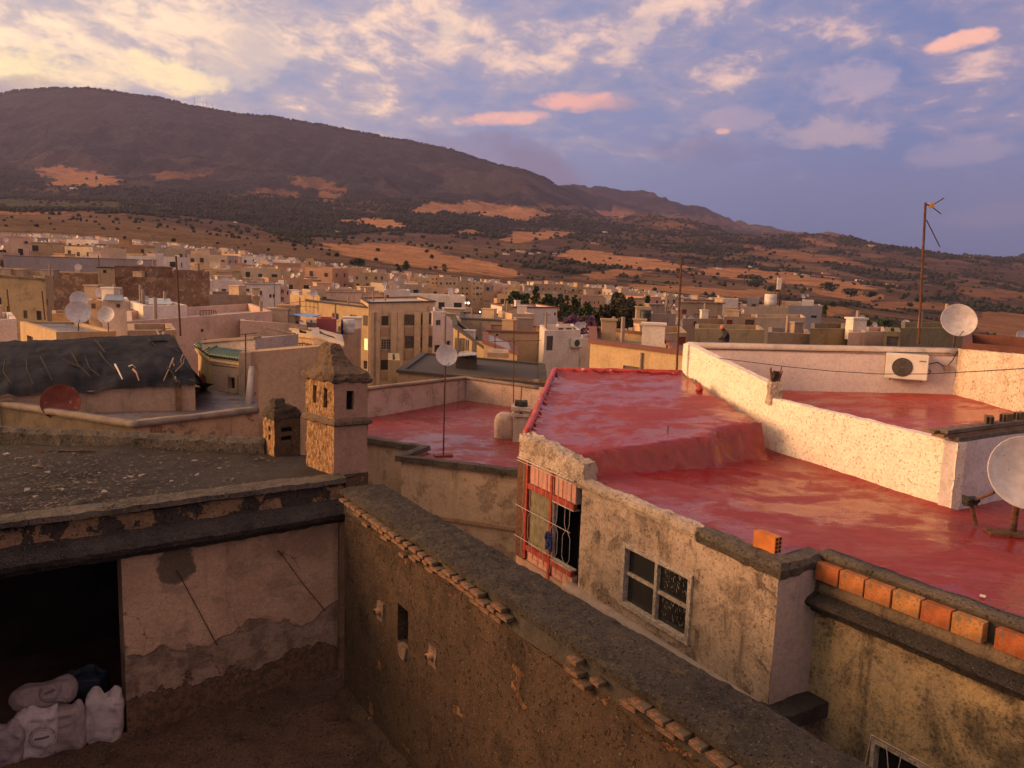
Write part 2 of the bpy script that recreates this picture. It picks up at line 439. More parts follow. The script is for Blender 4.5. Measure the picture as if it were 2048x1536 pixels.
def wet_roof(name, c1, c2, wet=.5, pale=(.35, .16, .13)):
    "painted flat roof after rain: standing water in the low places"
    m, N, bs = new_mat(name)
    pos = N.node('ShaderNodeNewGeometry').outputs['Position']
    big = N.noise(N.scale(pos, (.55, 1.0, 1)), .55, 4, .55, .6); mid = N.noise(pos, 1.9, 6, .6, .4); fine = N.noise(pos, 9, 6, .65)
    c = N.mix(N.smooth(mid, .35, .65), c1, c2)
    c = N.mix(N.math('MULTIPLY', N.smooth(fine, .5, .75), .3), c, tuple(k * .6 for k in c1))
    st = N.noise(N.scale(pos, (1.0, 2.4, 1)), 1.3, 6, .6, .8)
    c = N.mix(N.math('MULTIPLY', N.smooth(st, .52, .66), .35), c, pale)
    pud = N.smooth(N.math('ADD', N.math('MULTIPLY', big, .62), N.math('MULTIPLY', mid, .38)), .5 - .12 * wet + .0, .5 - .12 * wet + .10)
    edge = N.math('MULTIPLY', pud, N.math('SUBTRACT', 1.0, N.smooth(N.math('ADD', N.math('MULTIPLY', big, .75), N.math('MULTIPLY', mid, .25)), .5 - .12 * wet + .05, .5 - .12 * wet + .09)))
    c = N.mix(N.math('MULTIPLY', pud, .20), c, tuple(k * .55 for k in c1))
    c = N.mix(N.math('MULTIPLY', edge, .25), c, pale)
    sw = N.noise(N.scale(pos, (1.2, 14, 1)), 1.6, 5, .6, .6); c = N.mix(1.0, c, N.ramp(sw, [(.35, .86), (.65, 1.14)]), 'MULTIPLY')
    gr = N.noise(pos, 45, 3, .7); c = N.mix(N.math('MULTIPLY', N.smooth(gr, .60, .68), .35), c, tuple(k * .45 for k in c1))
    wv = N.vmath('ADD', pos, N.vmath('MULTIPLY', N.noise(pos, 2.0, 4, .6, out=1), (.6, .6, .6))); ce = N.node('ShaderNodeTexVoronoi', feature='DISTANCE_TO_EDGE', i_Vector=wv); ce.inputs['Scale'].default_value = .55
    cm = N.math('MULTIPLY', N.math('SUBTRACT', 1.0, N.smooth(ce.outputs[0], .002, .008)), N.smooth(mid, .48, .56)); c = N.mix(N.math('MULTIPLY', cm, .6), c, tuple(k * .35 for k in c1))
    N.put(bs.inputs['Base Color'], c)
    rg = N.math('ADD', .52, N.math('MULTIPLY', fine, .18))
    rg = N.math('SUBTRACT', rg, N.math('MULTIPLY', pud, .40), clamp=True)
    N.put(bs.inputs['Roughness'], N.math('MAXIMUM', rg, .10)); bs.inputs['Specular IOR Level'].default_value = .5
    h = N.math('MULTIPLY', N.math('ADD', N.math('MULTIPLY', fine, .5), mid), N.math('SUBTRACT', 1.0, N.math('MULTIPLY', pud, .93)))
    b = N.node('ShaderNodeBump', i_Height=h); b.inputs['Strength'].default_value = .35; b.inputs['Distance'].default_value = .03
    N.put(bs.inputs['Normal'], b.outputs[0])
    MATS[name] = m; return m
# ------------------------------------------------------------------ terrain
ANCH = [-900, 0, 500, 1024, 1400, 1700, 2048, 2900]
ZD = {   # real heights (m, camera = 0) of the land at a number of distances, by direction
 20:  [-12] * 8,
 70:  [-13, -13, -13, -14, -15, -17, -20, -20],
 120: [-11, -11, -13, -16, -19, -23, -27, -27],
 180: [-7, -7, -12, -16, -21, -27, -33, -33],
 260: [-3, -3, -8.5, -15, -20, -30, -38, -38],
 380: [3, 2.5, -3, -12, -17, -32, -41, -41],
 520: [11, 9, 6, -7.5, -14, -31, -42, -42],
}
PYD = {  # picture rows of the land for the farther distances
 900:  [(-900, 400), (0, 435), (250, 445), (500, 478), (700, 500), (1024, 545), (1400, 572), (1700, 600), (2048, 645), (2900, 690)],
 1500: [(-900, 380), (0, 418), (250, 425), (500, 455), (700, 472), (1024, 500), (1400, 535), (1700, 560), (2048, 592), (2900, 640)],
 2300: [(-900, 330), (0, 385), (500, 415), (800, 432), (1024, 462), (1400, 490), (1700, 520), (2048, 548), (2900, 590)],
 3200: [(-900, 270), (0, 330), (500, 372), (800, 405), (1024, 418), (1110, 420), (1200, 424), (1300, 437), (1400, 450), (1500, 462), (1600, 470), (1640, 472), (1700, 477), (1750, 483), (1800, 490), (1850, 498), (1900, 503), (1950, 508), (2048, 513), (2900, 560)],
 3900: [(-900, 220), (0, 262), (500, 305), (800, 345), (1024, 390), (1110, 408), (1160, 425), (1300, 452), (1400, 470), (1640, 500), (2048, 545), (2900, 590)],
 4800: [(-900, 250), (-200, 205), (0, 190), (30, 183), (60, 180), (130, 175), (200, 180), (330, 198), (390, 213), (480, 228), (560, 235), (640, 250), (760, 272), (830, 285), (900, 300), (960, 320), (1010, 332), (1060, 345), (1090, 358), (1115, 374), (1140, 386), (1160, 400), (1200, 432), (1300, 470), (1640, 520), (2048, 560), (2900, 600)],
 6800: [(-900, 290), (0, 260), (500, 300), (800, 330), (900, 345), (1000, 362), (1060, 372), (1100, 379), (1120, 377), (1150, 369), (1175, 377), (1205, 374), (1225, 378), (1265, 384), (1310, 385), (1340, 397), (1370, 402), (1400, 408), (1440, 424), (1480, 438), (1520, 447), (1560, 456), (1600, 465), (1640, 473), (1700, 492), (2048, 545), (2900, 590)],
 9000: [(-900, 400), (0, 420), (1024, 470), (2048, 560), (2900, 600)],
}
def vnoise(x, y, seed=0):
    xi = np.floor(x).astype(np.int64); yi = np.floor(y).astype(np.int64); xf = x - xi; yf = y - yi
    xf = xf * xf * (3 - 2 * xf); yf = yf * yf * (3 - 2 * yf)
    def h(a, b):
        n = (a * 374761393 + b * 668265263 + seed * 1442695041) & 0x7fffffff
        n = ((n ^ (n >> 13)) * 1274126177) & 0x7fffffff
        return ((n ^ (n >> 16)) & 0xffff) / 65535.0
    return (h(xi, yi) * (1 - xf) + h(xi + 1, yi) * xf) * (1 - yf) + (h(xi, yi + 1) * (1 - xf) + h(xi + 1, yi + 1) * xf) * yf
def fnoise(x, y, s, o=4, seed=0):
    r = 0; a = 1; t = 0
    for k in range(o):
        r = r + a * vnoise(x * s, y * s, seed + k * 17); t += a; a *= .5; s *= 2.03
    return r / t
# distances (forward) and slopes x/y of the columns
def tan_of(px):
    d = ray(px, 540); return d.x / d.y
_ta = np.array([tan_of(p) for p in ANCH])
DK = sorted(list(ZD) + list(PYD)); TT = np.linspace(tan_of(-900), tan_of(2900), 1500)
def colz(D):
    if D in ZD: return np.interp(TT, _ta, ZD[D])
    pts = PYD[D]; px = []
    t = np.array([(lambda d: d.x / d.y)(ray(p, q)) for p, q in pts]); z = np.array([at(p, q, D).z for p, q in pts])
    return np.interp(TT, t, z)
ZC = {D: colz(D) for D in DK}
_lk = np.log(np.array(DK, float))
ZT = np.array([ZC[D] for D in DK])      # (nD, nT)
def land_z(x, y):
    "height of the land at plan points (arrays)"
    x = np.asarray(x, float); y = np.maximum(np.asarray(y, float), 20.0)
    t = x / y; ld = np.log(y)
    fi = np.clip((t - TT[0]) / (TT[-1] - TT[0]) * (len(TT) - 1), 0, len(TT) - 1.001); i0 = fi.astype(int); ft = fi - i0
    k = np.clip(np.searchsorted(_lk, ld, side='right') - 1, 0, len(DK) - 2)
    fk = np.clip((ld - _lk[k]) / (_lk[k + 1] - _lk[k]), 0, 1)
    fk = np.where(y > 2300, fk, fk * fk * (3 - 2 * fk) * .5 + fk * .5)
    z0 = ZT[k, i0] * (1 - ft) + ZT[k, i0 + 1] * ft; z1 = ZT[k + 1, i0] * (1 - ft) + ZT[k + 1, i0 + 1] * ft
    z = z0 * (1 - fk) + z1 * fk
    # relief: none in the town, rolling fields, gullied mountain
    a = np.interp(y, [0, 450, 700, 1200, 2300, 3600, 4300, 4800, 5200, 9000], [0, 0, 4, 14, 30, 110, 45, 10, 80, 60])
    n = fnoise(x, y, 1 / 420., 5, 3) - .5
    g = np.abs(fnoise(x, y * .35, 1 / 300., 5, 9) - .5) * 2
    z = z + a * n * 1.2 + np.interp(y, [2500, 3600, 4600, 4800, 5200], [0, 120, 20, 0, 60]) * (g - .25)
    # tree-ragged skylines
    z = z + np.interp(y, [2800, 3150, 3200, 3300, 4700, 4790, 4810, 4900, 6700, 6800, 6900], [0, 6, 10, 4, 4, 16, 16, 4, 4, 50, 4]) * (fnoise(x, y, 1 / 45., 4, 21) - .5)
    return z
def land(x, y): return float(land_z(np.array([x]), np.array([y]))[0])

ncol, nrow = 1100, 420
tx = np.linspace(tan_of(-900), tan_of(2900), ncol)
dd = np.concatenate([np.geomspace(22, 500, 70), np.geomspace(510, 3180, 170), np.linspace(3200, 4780, 100), np.linspace(4800, 5200, 10), np.linspace(5400, 6780, 20), np.linspace(6800, 7200, 6), np.linspace(7500, 9000, 8)])
nrow = len(dd)
TXg, DDg = np.meshgrid(tx, dd); X = TXg * DDg; Y = DDg.copy(); Z = land_z(X, Y)
# back to picture rows for the map of fields and woods (positions are then fixed on the land)
cz = X * CF.x + Y * CF.y + Z * CF.z
PX = 1024 + FOC * (X * CX.x + Y * CX.y + Z * CX.z) / cz; PY = 768 - FOC * (X * CU.x + Y * CU.y + Z * CU.z) / cz
def inpoly(px, py, poly):
    c = np.zeros(px.shape, bool); n = len(poly)
    for i in range(n):
        (x0, y0), (x1, y1) = poly[i], poly[(i + 1) % n]
        if y0 == y1: continue
        m = ((y0 > py) != (y1 > py)) & (px < (x1 - x0) * (py - y0) / (y1 - y0) + x0)
        c ^= m
    return c
wx = (fnoise(X, Y, 1 / 60., 3, 31) - .5); wy = (fnoise(X, Y, 1 / 60., 3, 37) - .5)
wpx = PX + wx * 60; wpy = PY + wy * 15
n_lo = fnoise(X, Y, 1 / 260., 4, 41); n_mi = fnoise(X, Y, 1 / 70., 4, 43); n_hi = fnoise(X, Y, 1 / 16., 3, 47)
col = np.zeros(X.shape + (3,)); wood = np.zeros(X.shape)
def paint(mask, c):
    col[mask] = c
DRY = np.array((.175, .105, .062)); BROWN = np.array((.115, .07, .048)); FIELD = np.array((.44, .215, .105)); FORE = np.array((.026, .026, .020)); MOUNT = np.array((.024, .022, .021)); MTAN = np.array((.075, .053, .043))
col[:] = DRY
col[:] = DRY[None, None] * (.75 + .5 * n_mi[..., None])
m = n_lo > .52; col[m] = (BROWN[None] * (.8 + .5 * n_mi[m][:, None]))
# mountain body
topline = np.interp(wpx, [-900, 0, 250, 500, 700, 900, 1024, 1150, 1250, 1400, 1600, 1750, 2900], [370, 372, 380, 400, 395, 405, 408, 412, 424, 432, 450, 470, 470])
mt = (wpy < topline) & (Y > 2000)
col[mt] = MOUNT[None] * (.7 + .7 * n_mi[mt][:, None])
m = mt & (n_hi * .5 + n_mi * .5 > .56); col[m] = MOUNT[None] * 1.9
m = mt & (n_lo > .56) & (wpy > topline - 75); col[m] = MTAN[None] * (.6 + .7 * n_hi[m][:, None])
# woods / olive belt across the foot
up = np.interp(wpx, [-900, 0, 100, 240, 500, 700, 850, 1000, 1100, 1250, 1400, 1550, 1700, 1850, 2048, 2900], [330, 345, 370, 372, 392, 392, 402, 428, 418, 424, 448, 462, 476, 492, 512, 520])
lo = np.interp(wpx, [-900, 0, 200, 350, 460, 520, 600, 640, 760, 880, 1000, 1120, 1250, 1400, 1560, 1700, 1850, 2048, 2900], [425, 425, 425, 432, 440, 455, 490, 478, 466, 470, 478, 478, 492, 505, 500, 492, 515, 530, 540])
bel = (wpy > up) & (wpy < lo) & (Y > 900)
f = np.where(wpx > 1000, .51, .64)
dk = bel & (n_lo * .5 + n_mi * .5 < f)
col[dk] = FORE[None] * (.8 + .7 * n_hi[dk][:, None]); wood[dk] = 1
lt = bel & ~dk; col[lt] = BROWN[None] * (.8 + .4 * n_hi[lt][:, None]); wood[lt] = .35
# green meadow left
m = inpoly(wpx, wpy, [(-900, 395), (0, 398), (140, 402), (240, 405), (235, 418), (100, 416), (-900, 412)]); col[m] = (.085, .075, .038); wood[m] = 0
m = inpoly(wpx, wpy, [(-900, 424), (0, 424), (140, 424), (150, 428), (60, 430), (-900, 430)]); col[m] = FIELD * .7; wood[m] = 0
FIELDS = [
 ([(75, 342), (100, 333), (150, 338), (200, 346), (236, 358), (225, 368), (160, 373), (104, 371), (100, 355)], .85),
 ([(285, 352), (340, 342), (420, 348), (415, 358), (330, 358)], .42), ([(498, 382), (560, 378), (610, 388), (600, 396), (505, 390)], .5),
 ([(590, 350), (640, 355), (700, 375), (700, 385), (640, 380), (600, 372)], .5), ([(630, 385), (690, 385), (680, 400), (640, 402)], .55),
 ([(822, 424), (850, 407), (960, 404), (1010, 410), (1100, 420), (1110, 428), (1060, 440), (985, 432), (900, 425)], .95),
 ([(676, 445), (735, 433), (780, 440), (822, 456), (760, 455)], 1.0), ([(905, 462), (940, 457), (960, 468), (925, 470)], .8),
 ([(995, 482), (1040, 463), (1120, 460), (1150, 468), (1090, 476), (1030, 484)], .95),
 ([(625, 488), (700, 486), (800, 489), (880, 500), (888, 513), (960, 520), (1035, 542), (1025, 556), (900, 542), (790, 528), (700, 512)], 1.0),
 ([(1092, 512), (1130, 503), (1180, 503), (1260, 511), (1375, 528), (1400, 538), (1350, 542), (1250, 533), (1160, 527)], 1.05),
 ([(1165, 549), (1230, 537), (1300, 543), (1290, 552), (1190, 556)], .8), ([(1185, 423), (1225, 420), (1262, 431), (1200, 432)], .85),
 ([(1290, 448), (1340, 444), (1400, 455), (1350, 460)], .6),
 ([(1378, 546), (1440, 535), (1520, 537), (1600, 550), (1700, 560), (1765, 578), (1690, 580), (1600, 566), (1480, 556)], .92),
 ([(1220, 572), (1330, 568), (1460, 578), (1560, 582), (1520, 592), (1380, 588)], .85), ([(1600, 575), (1700, 580), (1770, 592), (1730, 602), (1650, 590)], .8),
 ([(1590, 480), (1640, 480), (1690, 492), (1640, 494)], .7), ([(1480, 490), (1560, 500), (1680, 515), (1740, 530), (1660, 526), (1540, 510)], .62),
 ([(1700, 600), (1800, 606), (1900, 610), (1880, 620), (1760, 616)], .6), ([(1900, 636), (1990, 625), (2500, 640), (2500, 680), (2000, 672)], .62),
 ([(1640, 612), (1700, 612), (1705, 630), (1650, 636)], .7), ([(1900, 575), (2000, 582), (2200, 600), (2100, 604), (1950, 592)], .5), ([(840, 540), (960, 545), (1050, 560), (900, 562)], .45),
]
for poly, k in FIELDS:
    m = inpoly(wpx, wpy, poly) & (Y > 600); col[m] = FIELD[None] * k * (.86 + .28 * n_hi[m][:, None]); wood[m] = .03
# dark scrub patches through the right-hand farmland
band = (wpx > 1050) & (wpy > 500) & (Y > 600) & (wood == 0)
m = band & (fnoise(X, Y, 1 / 90., 4, 77) > .585); col[m] = np.array((.045, .04, .028)) * (.8 + .5 * n_hi[m][:, None]); wood[m] = .5
m = band & (fnoise(X * .3, Y, 1 / 120., 3, 79) > .60) & (wood == 0); col[m] = BROWN[None] * .8
tw = Y < 560; col[tw] = np.array((.12, .09, .075)) * (.7 + .6 * n_mi[tw][:, None])
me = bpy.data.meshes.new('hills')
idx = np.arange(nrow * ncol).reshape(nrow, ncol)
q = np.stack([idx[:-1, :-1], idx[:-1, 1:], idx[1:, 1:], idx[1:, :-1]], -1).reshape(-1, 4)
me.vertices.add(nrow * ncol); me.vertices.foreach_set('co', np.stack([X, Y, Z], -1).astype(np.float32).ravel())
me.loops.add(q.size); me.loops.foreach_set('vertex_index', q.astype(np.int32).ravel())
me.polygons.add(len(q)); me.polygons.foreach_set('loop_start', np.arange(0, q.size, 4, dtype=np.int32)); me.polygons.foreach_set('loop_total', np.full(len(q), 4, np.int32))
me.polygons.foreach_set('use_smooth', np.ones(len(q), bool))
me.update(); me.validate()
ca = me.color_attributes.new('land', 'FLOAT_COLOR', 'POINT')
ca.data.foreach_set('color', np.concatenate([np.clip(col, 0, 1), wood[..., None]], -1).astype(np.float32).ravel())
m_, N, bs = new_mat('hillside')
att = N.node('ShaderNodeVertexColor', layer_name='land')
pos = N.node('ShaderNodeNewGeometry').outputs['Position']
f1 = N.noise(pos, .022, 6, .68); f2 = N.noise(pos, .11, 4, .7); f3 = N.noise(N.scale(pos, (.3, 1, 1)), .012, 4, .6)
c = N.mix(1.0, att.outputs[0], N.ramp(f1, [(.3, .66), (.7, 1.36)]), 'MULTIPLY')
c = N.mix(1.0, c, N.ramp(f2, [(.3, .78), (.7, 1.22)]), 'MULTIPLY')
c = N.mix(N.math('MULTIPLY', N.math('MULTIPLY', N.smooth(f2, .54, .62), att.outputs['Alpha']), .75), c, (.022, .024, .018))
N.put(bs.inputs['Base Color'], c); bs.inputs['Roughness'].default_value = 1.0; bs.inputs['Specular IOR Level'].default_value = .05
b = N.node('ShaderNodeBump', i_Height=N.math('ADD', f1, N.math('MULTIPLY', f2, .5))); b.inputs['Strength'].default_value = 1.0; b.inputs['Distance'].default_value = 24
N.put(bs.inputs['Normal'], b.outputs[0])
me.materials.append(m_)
hills = bpy.data.objects.new('hills', me); C.objects.link(hills); tag(hills, 'long dark mountain sloping down to dry farmland behind the town', None, None, 'structure')
# ground everywhere else (under, behind and beside the camera), out to the horizon
g = MB(); g.add([(-30000, -12000, -46), (30000, -12000, -46), (30000, 30000, -46), (-30000, 30000, -46)], [(0, 1, 2, 3)])
go = g.build('ground', plain('earth', (.12, .085, .06), 1.0, nscale=.01)); tag(go, kind='structure')
g = MB(); g.add([(-120, -80, -12.1), (120, -80, -12.1), (120, 23, -12.1), (-120, 23, -12.1)], [(0, 1, 2, 3)])
tag(g.build('street', plain('street_dust', (.12, .10, .085), .95, nscale=.3)), kind='structure')

# ------------------------------------------------------------------ trees on the hillsides (one mass)
def ico():
    bm = bmesh.new(); bmesh.ops.create_icosphere(bm, subdivisions=1, radius=1); v = np.array([p.co[:] for p in bm.verts]); f = np.array([[p.index for p in q.verts] for q in bm.faces]); bm.free(); return v, f
IV, IF = ico()
rng = np.random.default_rng(5)
def scatter(n, pxr, dr, dens, size, seed):
    rng = np.random.default_rng(seed)
    t = rng.uniform(tan_of(pxr[0]), tan_of(pxr[1]), n); d = np.exp(rng.uniform(math.log(dr[0]), math.log(dr[1]), n))
    fi = np.clip(np.searchsorted(dd, d) - 1, 0, nrow - 2); ti = np.clip(((t - tx[0]) / (tx[-1] - tx[0]) * (ncol - 1)).astype(int), 0, ncol - 2)
    w = wood[fi, ti]; keep = rng.random(n) < dens(w, d, t); t = t[keep]; d = d[keep]
    x = t * d; y = d; z = land_z(x, y); s = size(d) * rng.uniform(.55, 1.35, len(d))
    return x, y, z, s
def blobs(name, parts, mat, label):
    x, y, z, s = [np.concatenate(a) for a in zip(*parts)]; n = len(x); k = len(IV)
    j = 1 + (np.random.default_rng(2).random((n, k)) - .5) * .7
    V = IV[None] * j[..., None] * s[:, None, None] * np.array((1, 1, .85))[None, None]; V += np.stack([x, y, z + s * .55], -1)[:, None]
    F = (IF[None] + (np.arange(n) * k)[:, None, None]).reshape(-1, 3)
    me = bpy.data.meshes.new(name); me.vertices.add(n * k); me.vertices.foreach_set('co', V.astype(np.float32).ravel())
    me.loops.add(F.size); me.loops.foreach_set('vertex_index', F.astype(np.int32).ravel()); me.polygons.add(len(F))
    me.polygons.foreach_set('loop_start', np.arange(0, F.size, 3, dtype=np.int32)); me.polygons.foreach_set('loop_total', np.full(len(F), 3, np.int32))
    me.update(); me.materials.append(mat); o = bpy.data.objects.new(name, me); C.objects.link(o); tag(o, label, None, None, 'stuff'); return o
leafdark = plain('olive_leaf', (.036, .038, .024), 1.0, var=.5, nscale=.02, spec=.05)
P1 = scatter(150000, (-60, 2110), (1000, 4700), lambda w, d, t: np.where(w > .9, .42, np.where(w > .3, .16, np.where(w > .02, .003, .012 * (d < 3200)))), lambda d: 2.0 + d * .0008, 1)
P2 = scatter(6000, (-60, 2110), (600, 1500), lambda w, d, t: np.where(w > .3, .5, np.where(w > .02, .008, np.where(t < .1, .05, .025))), lambda d: 1.6 + 0 * d, 2)
P3 = scatter(9000, (-60, 1700), (4740, 4830), lambda w, d, t: .30 + 0 * w, lambda d: 6.0 + 0 * d, 3)
blobs('woodland_trees', [P1, P2, P3], leafdark, 'dark olive groves and woods dotted over the lower mountain slopes')
# ------------------------------------------------------------------ wall tools
class WF:
    "frame of a vertical wall: u along A->B (camera on the right-hand side), z up, o outwards"
    def __init__(s, A, B):
        s.A = Vector((A[0], A[1], 0)); s.B = Vector((B[0], B[1], 0)); s.L = (s.B - s.A).length
        s.e = (s.B - s.A).normalized(); s.n = Vector((s.e.y, -s.e.x, 0))
    def p(s, u, z, o=0.0): return s.A + s.e * u + s.n * o + Vector((0, 0, z))
    def uz(s, px, py): return on_wall(px, py, s.A, s.B)
    def box(s, mb, u0, u1, z0, z1, o0, o1):
        vs = [s.p(u, z, o) for z in (z0, z1) for o in (o1, o0) for u in (u0, u1)]
        mb.add(vs, [(0, 2, 3, 1), (4, 5, 7, 6), (0, 1, 5, 4), (1, 3, 7, 5), (3, 2, 6, 7), (2, 0, 4, 6)]); return mb
    def obox(s, name, mat, parent, u0, u1, z0, z1, o0, o1, label=None):
        o = s.box(MB(), u0, u1, z0, z1, o0, o1).build(name, mat, parent)
        if label: o['label'] = label
        return o
def facade_mb(mb, wf, z0, zA, zB, holes=(), reveal=.1, cut=None, back=0.0):
    "one wall face with real openings: holes = (u0, u1, za, zb)"
    L = wf.L; zt = lambda u: zA + (zB - zA) * u / L
    us = sorted({0.0, L} | {h[0] for h in holes} | {h[1] for h in holes}); us = [u for u in us if -1e-6 <= u <= L + 1e-6]
    zs = sorted({z0} | {h[2] for h in holes} | {h[3] for h in holes})
    if cut:
        def dens(a, c):
            out = []
            for x, y in zip(a, a[1:]):
                k = max(1, int((y - x) / c)); out += [x + (y - x) * j / k for j in range(k)]
            return out + [a[-1]]
        us = dens(us, cut); zs = dens(zs + [min(zA, zB) - .02], cut) if min(zA, zB) - .02 > zs[-1] + .05 else dens(zs, cut)
    for u0, u1 in zip(us, us[1:]):
        um = (u0 + u1) / 2
        for z_0, z_1 in zip(zs, zs[1:]):
            zm = (z_0 + z_1) / 2
            if any(h[0] < um < h[1] and h[2] < zm < h[3] for h in holes): continue
            mb.quad(wf.p(u0, z_0), wf.p(u1, z_0), wf.p(u1, z_1), wf.p(u0, z_1))
        mb.quad(wf.p(u0, zs[-1]), wf.p(u1, zs[-1]), wf.p(u1, zt(u1)), wf.p(u0, zt(u0)))
    for (a, b, c, d) in holes:
        r = -reveal
        mb.quad(wf.p(a, c), wf.p(a, d), wf.p(a, d, r), wf.p(a, c, r)); mb.quad(wf.p(b, d), wf.p(b, c), wf.p(b, c, r), wf.p(b, d, r))
        mb.quad(wf.p(a, d), wf.p(b, d), wf.p(b, d, r), wf.p(a, d, r)); mb.quad(wf.p(b, c), wf.p(a, c), wf.p(a, c, r), wf.p(b, c, r))
    return mb
def plane3(a, b, c):
    n = (b - a).cross(c - a).normalized()
    return (a, n, lambda x, y: a.z - ((x - a.x) * n.x + (y - a.y) * n.y) / n.z)
def onpl(px, py, P):
    d = ray(px, py); return d * (P[0].dot(P[1]) / d.dot(P[1]))
def seg_dist(x, y, path):
    m = 1e9
    for a, b in zip(path, path[1:]):
        ex, ey = b[0] - a[0], b[1] - a[1]; t = max(0, min(1, ((x - a[0]) * ex + (y - a[1]) * ey) / max(1e-9, ex * ex + ey * ey)))
        m = min(m, math.hypot(x - a[0] - ex * t, y - a[1] - ey * t))
    return m
def in_poly(x, y, pl):
    c = False; n = len(pl)
    for i in range(n):
        a, b = pl[i], pl[(i + 1) % n]
        if (a[1] > y) != (b[1] > y) and x < (b[0] - a[0]) * (y - a[1]) / (b[1] - a[1]) + a[0]: c = not c
    return c
def rub(mb, name, mat, parent, amp=.01, freq=3.0, cut=.15, smooth=False):
    o = mb.build(name, mat, parent, smooth); rough_up(o, amp, freq, cut); return o

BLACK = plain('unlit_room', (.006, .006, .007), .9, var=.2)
RED1 = wet_roof('red_paint', (.215, .014, .013), (.235, .024, .020), .6, pale=(.29, .09, .07))
RED2 = wet_roof('red_paint_dull', (.22, .019, .019), (.19, .026, .025), .35, pale=(.30, .13, .11))
RED3 = wet_roof('red_paint_terrace', (.30, .034, .026), (.34, .055, .038), .22, pale=(.34, .15, .11))
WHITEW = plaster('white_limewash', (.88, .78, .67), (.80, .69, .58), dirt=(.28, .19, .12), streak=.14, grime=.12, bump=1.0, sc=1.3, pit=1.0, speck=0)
WHITEB = plaster('shaded_white_back', (.54, .46, .475), (.49, .415, .43), dirt=(.22, .17, .14), streak=.16, grime=.10, bump=.35)  # lilac shade of the terrace back wall put into its white
FACADE = plaster('stained_render', (.56, .42, .325), (.43, .32, .25), dirt=(.05, .036, .028), streak=.62, grime=.50, bare=(.30, .225, .18), bare_at=.57, bump=.9, sc=1.25, pit=.7, gt=.455, crack=.8)
FACSIDE = plaster('grey_render', (.44, .35, .31), (.37, .29, .26), dirt=(.06, .05, .045), streak=.35, grime=.25, bump=.5)
YELW = plaster('mouldy_yellow_render', (.48, .35, .19), (.32, .25, .17), dirt=(.035, .033, .03), streak=.85, grime=.78, bump=.8, sc=1.0, gt=.45, crack=.6)
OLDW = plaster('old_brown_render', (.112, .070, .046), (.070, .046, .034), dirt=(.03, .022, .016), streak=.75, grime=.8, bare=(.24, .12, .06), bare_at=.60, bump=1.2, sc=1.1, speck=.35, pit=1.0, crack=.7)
COPE = plaster('lichen_coping', (.145, .118, .10), (.09, .078, .068), dirt=(.025, .024, .02), streak=0, grime=.85, bump=1.3, sc=1.6, moss=(.13, .10, .055), moss_at=.56, speck=.5, pit=1.5)
DARKR = plaster('dark_gritty_roof', (.042, .034, .030), (.029, .024, .022), dirt=(.02, .017, .015), streak=0, grime=.8, bump=1.2, sc=1.5, speck=.35, moss=(.075, .06, .045), moss_at=.58, rough=.8)
CORN = plaster('black_crusted_cornice', (.07, .058, .055), (.042, .036, .036), dirt=(.018, .016, .016), streak=.2, grime=.8, bump=1.5, sc=2.2, speck=.7, pit=1)
BAND = plaster('flaking_parapet_band', (.30, .185, .11), (.22, .14, .09), dirt=(.03, .024, .02), streak=.5, grime=.9, bare=(.055, .045, .04), bare_at=.52, bump=1.4, sc=1.6, pit=1)
CREAM = plaster('cream_room_wall', (.46, .33, .23), (.38, .26, .18), dirt=(.08, .055, .04), streak=.30, grime=.32, bump=.5, sc=.9)
RUBB = plaster('crumbling_white_edge', (.72, .58, .47), (.55, .42, .33), dirt=(.10, .07, .05), streak=.2, grime=.55, bump=1.8, sc=2.0, pit=2)
STONE, _N, _b = new_mat('sun_tinted_rubble')  # rubble stone; low sun on the left faces put into its orange
_p = _N.node('ShaderNodeNewGeometry').outputs['Position']; _f = _N.noise(_N.scale(_p, (24, 24, 11)), 1.0, 5, .72); _m = _N.noise(_p, 5, 5, .65); _g = _N.noise(_N.scale(_p, (60, 60, 28)), 1.0, 3, .6)
_c = _N.mix(_N.smooth(_m, .35, .62), (.16, .075, .028), (.28, .15, .06)); _c = _N.mix(_N.smooth(_f, .50, .60), _c, (.42, .27, .15)); _c = _N.mix(_N.smooth(_g, .60, .70), _c, (.50, .40, .28)); _c = _N.mix(_N.smooth(_f, .43, .36), _c, (.035, .02, .012))
_N.put(_b.inputs['Base Color'], _c); _b.inputs['Roughness'].default_value = .95
_bb = _N.node('ShaderNodeBump', i_Height=_N.math('ADD', _f, _N.math('MULTIPLY', _g, .5))); _bb.inputs['Strength'].default_value = 1.0; _bb.inputs['Distance'].default_value = .04; _N.put(_b.inputs['Normal'], _bb.outputs[0])
PINKP = plaster('shade_pink_render', (.36, .215, .16), (.31, .185, .135), dirt=(.10, .06, .045), streak=.25, grime=.2, bump=.4)  # smooth plaster; pink of the tower's shaded face put into its colour
TAN = plaster('tan_render', (.42, .28, .19), (.35, .23, .155), dirt=(.09, .06, .045), streak=.45, grime=.3, bare=(.28, .18, .12), bare_at=.60, bump=.4)
GREYR = wet_roof('grey_wet_roof', (.11, .10, .11), (.15, .13, .14), .5, pale=(.28, .25, .25))
BRICK = plain('fired_clay', (.40, .145, .048), .92, var=.4, nscale=6, bump=.5, rust=(.16, .11, .075), rusta=.35)
BRICKO = plain('old_brick', (.24, .115, .06), .97, var=.6, nscale=7, bump=1.0, rust=(.085, .068, .05), rusta=.7)
MORT = plaster('dark_mortar', (.12, .10, .085), (.08, .07, .06), dirt=(.03, .03, .028), streak=0, grime=.6, bump=1, sc=2)
IRON = plain('rusty_iron', (.06, .035, .028), .8, var=.5, nscale=8, rust=(.14, .05, .02), rusta=.6)
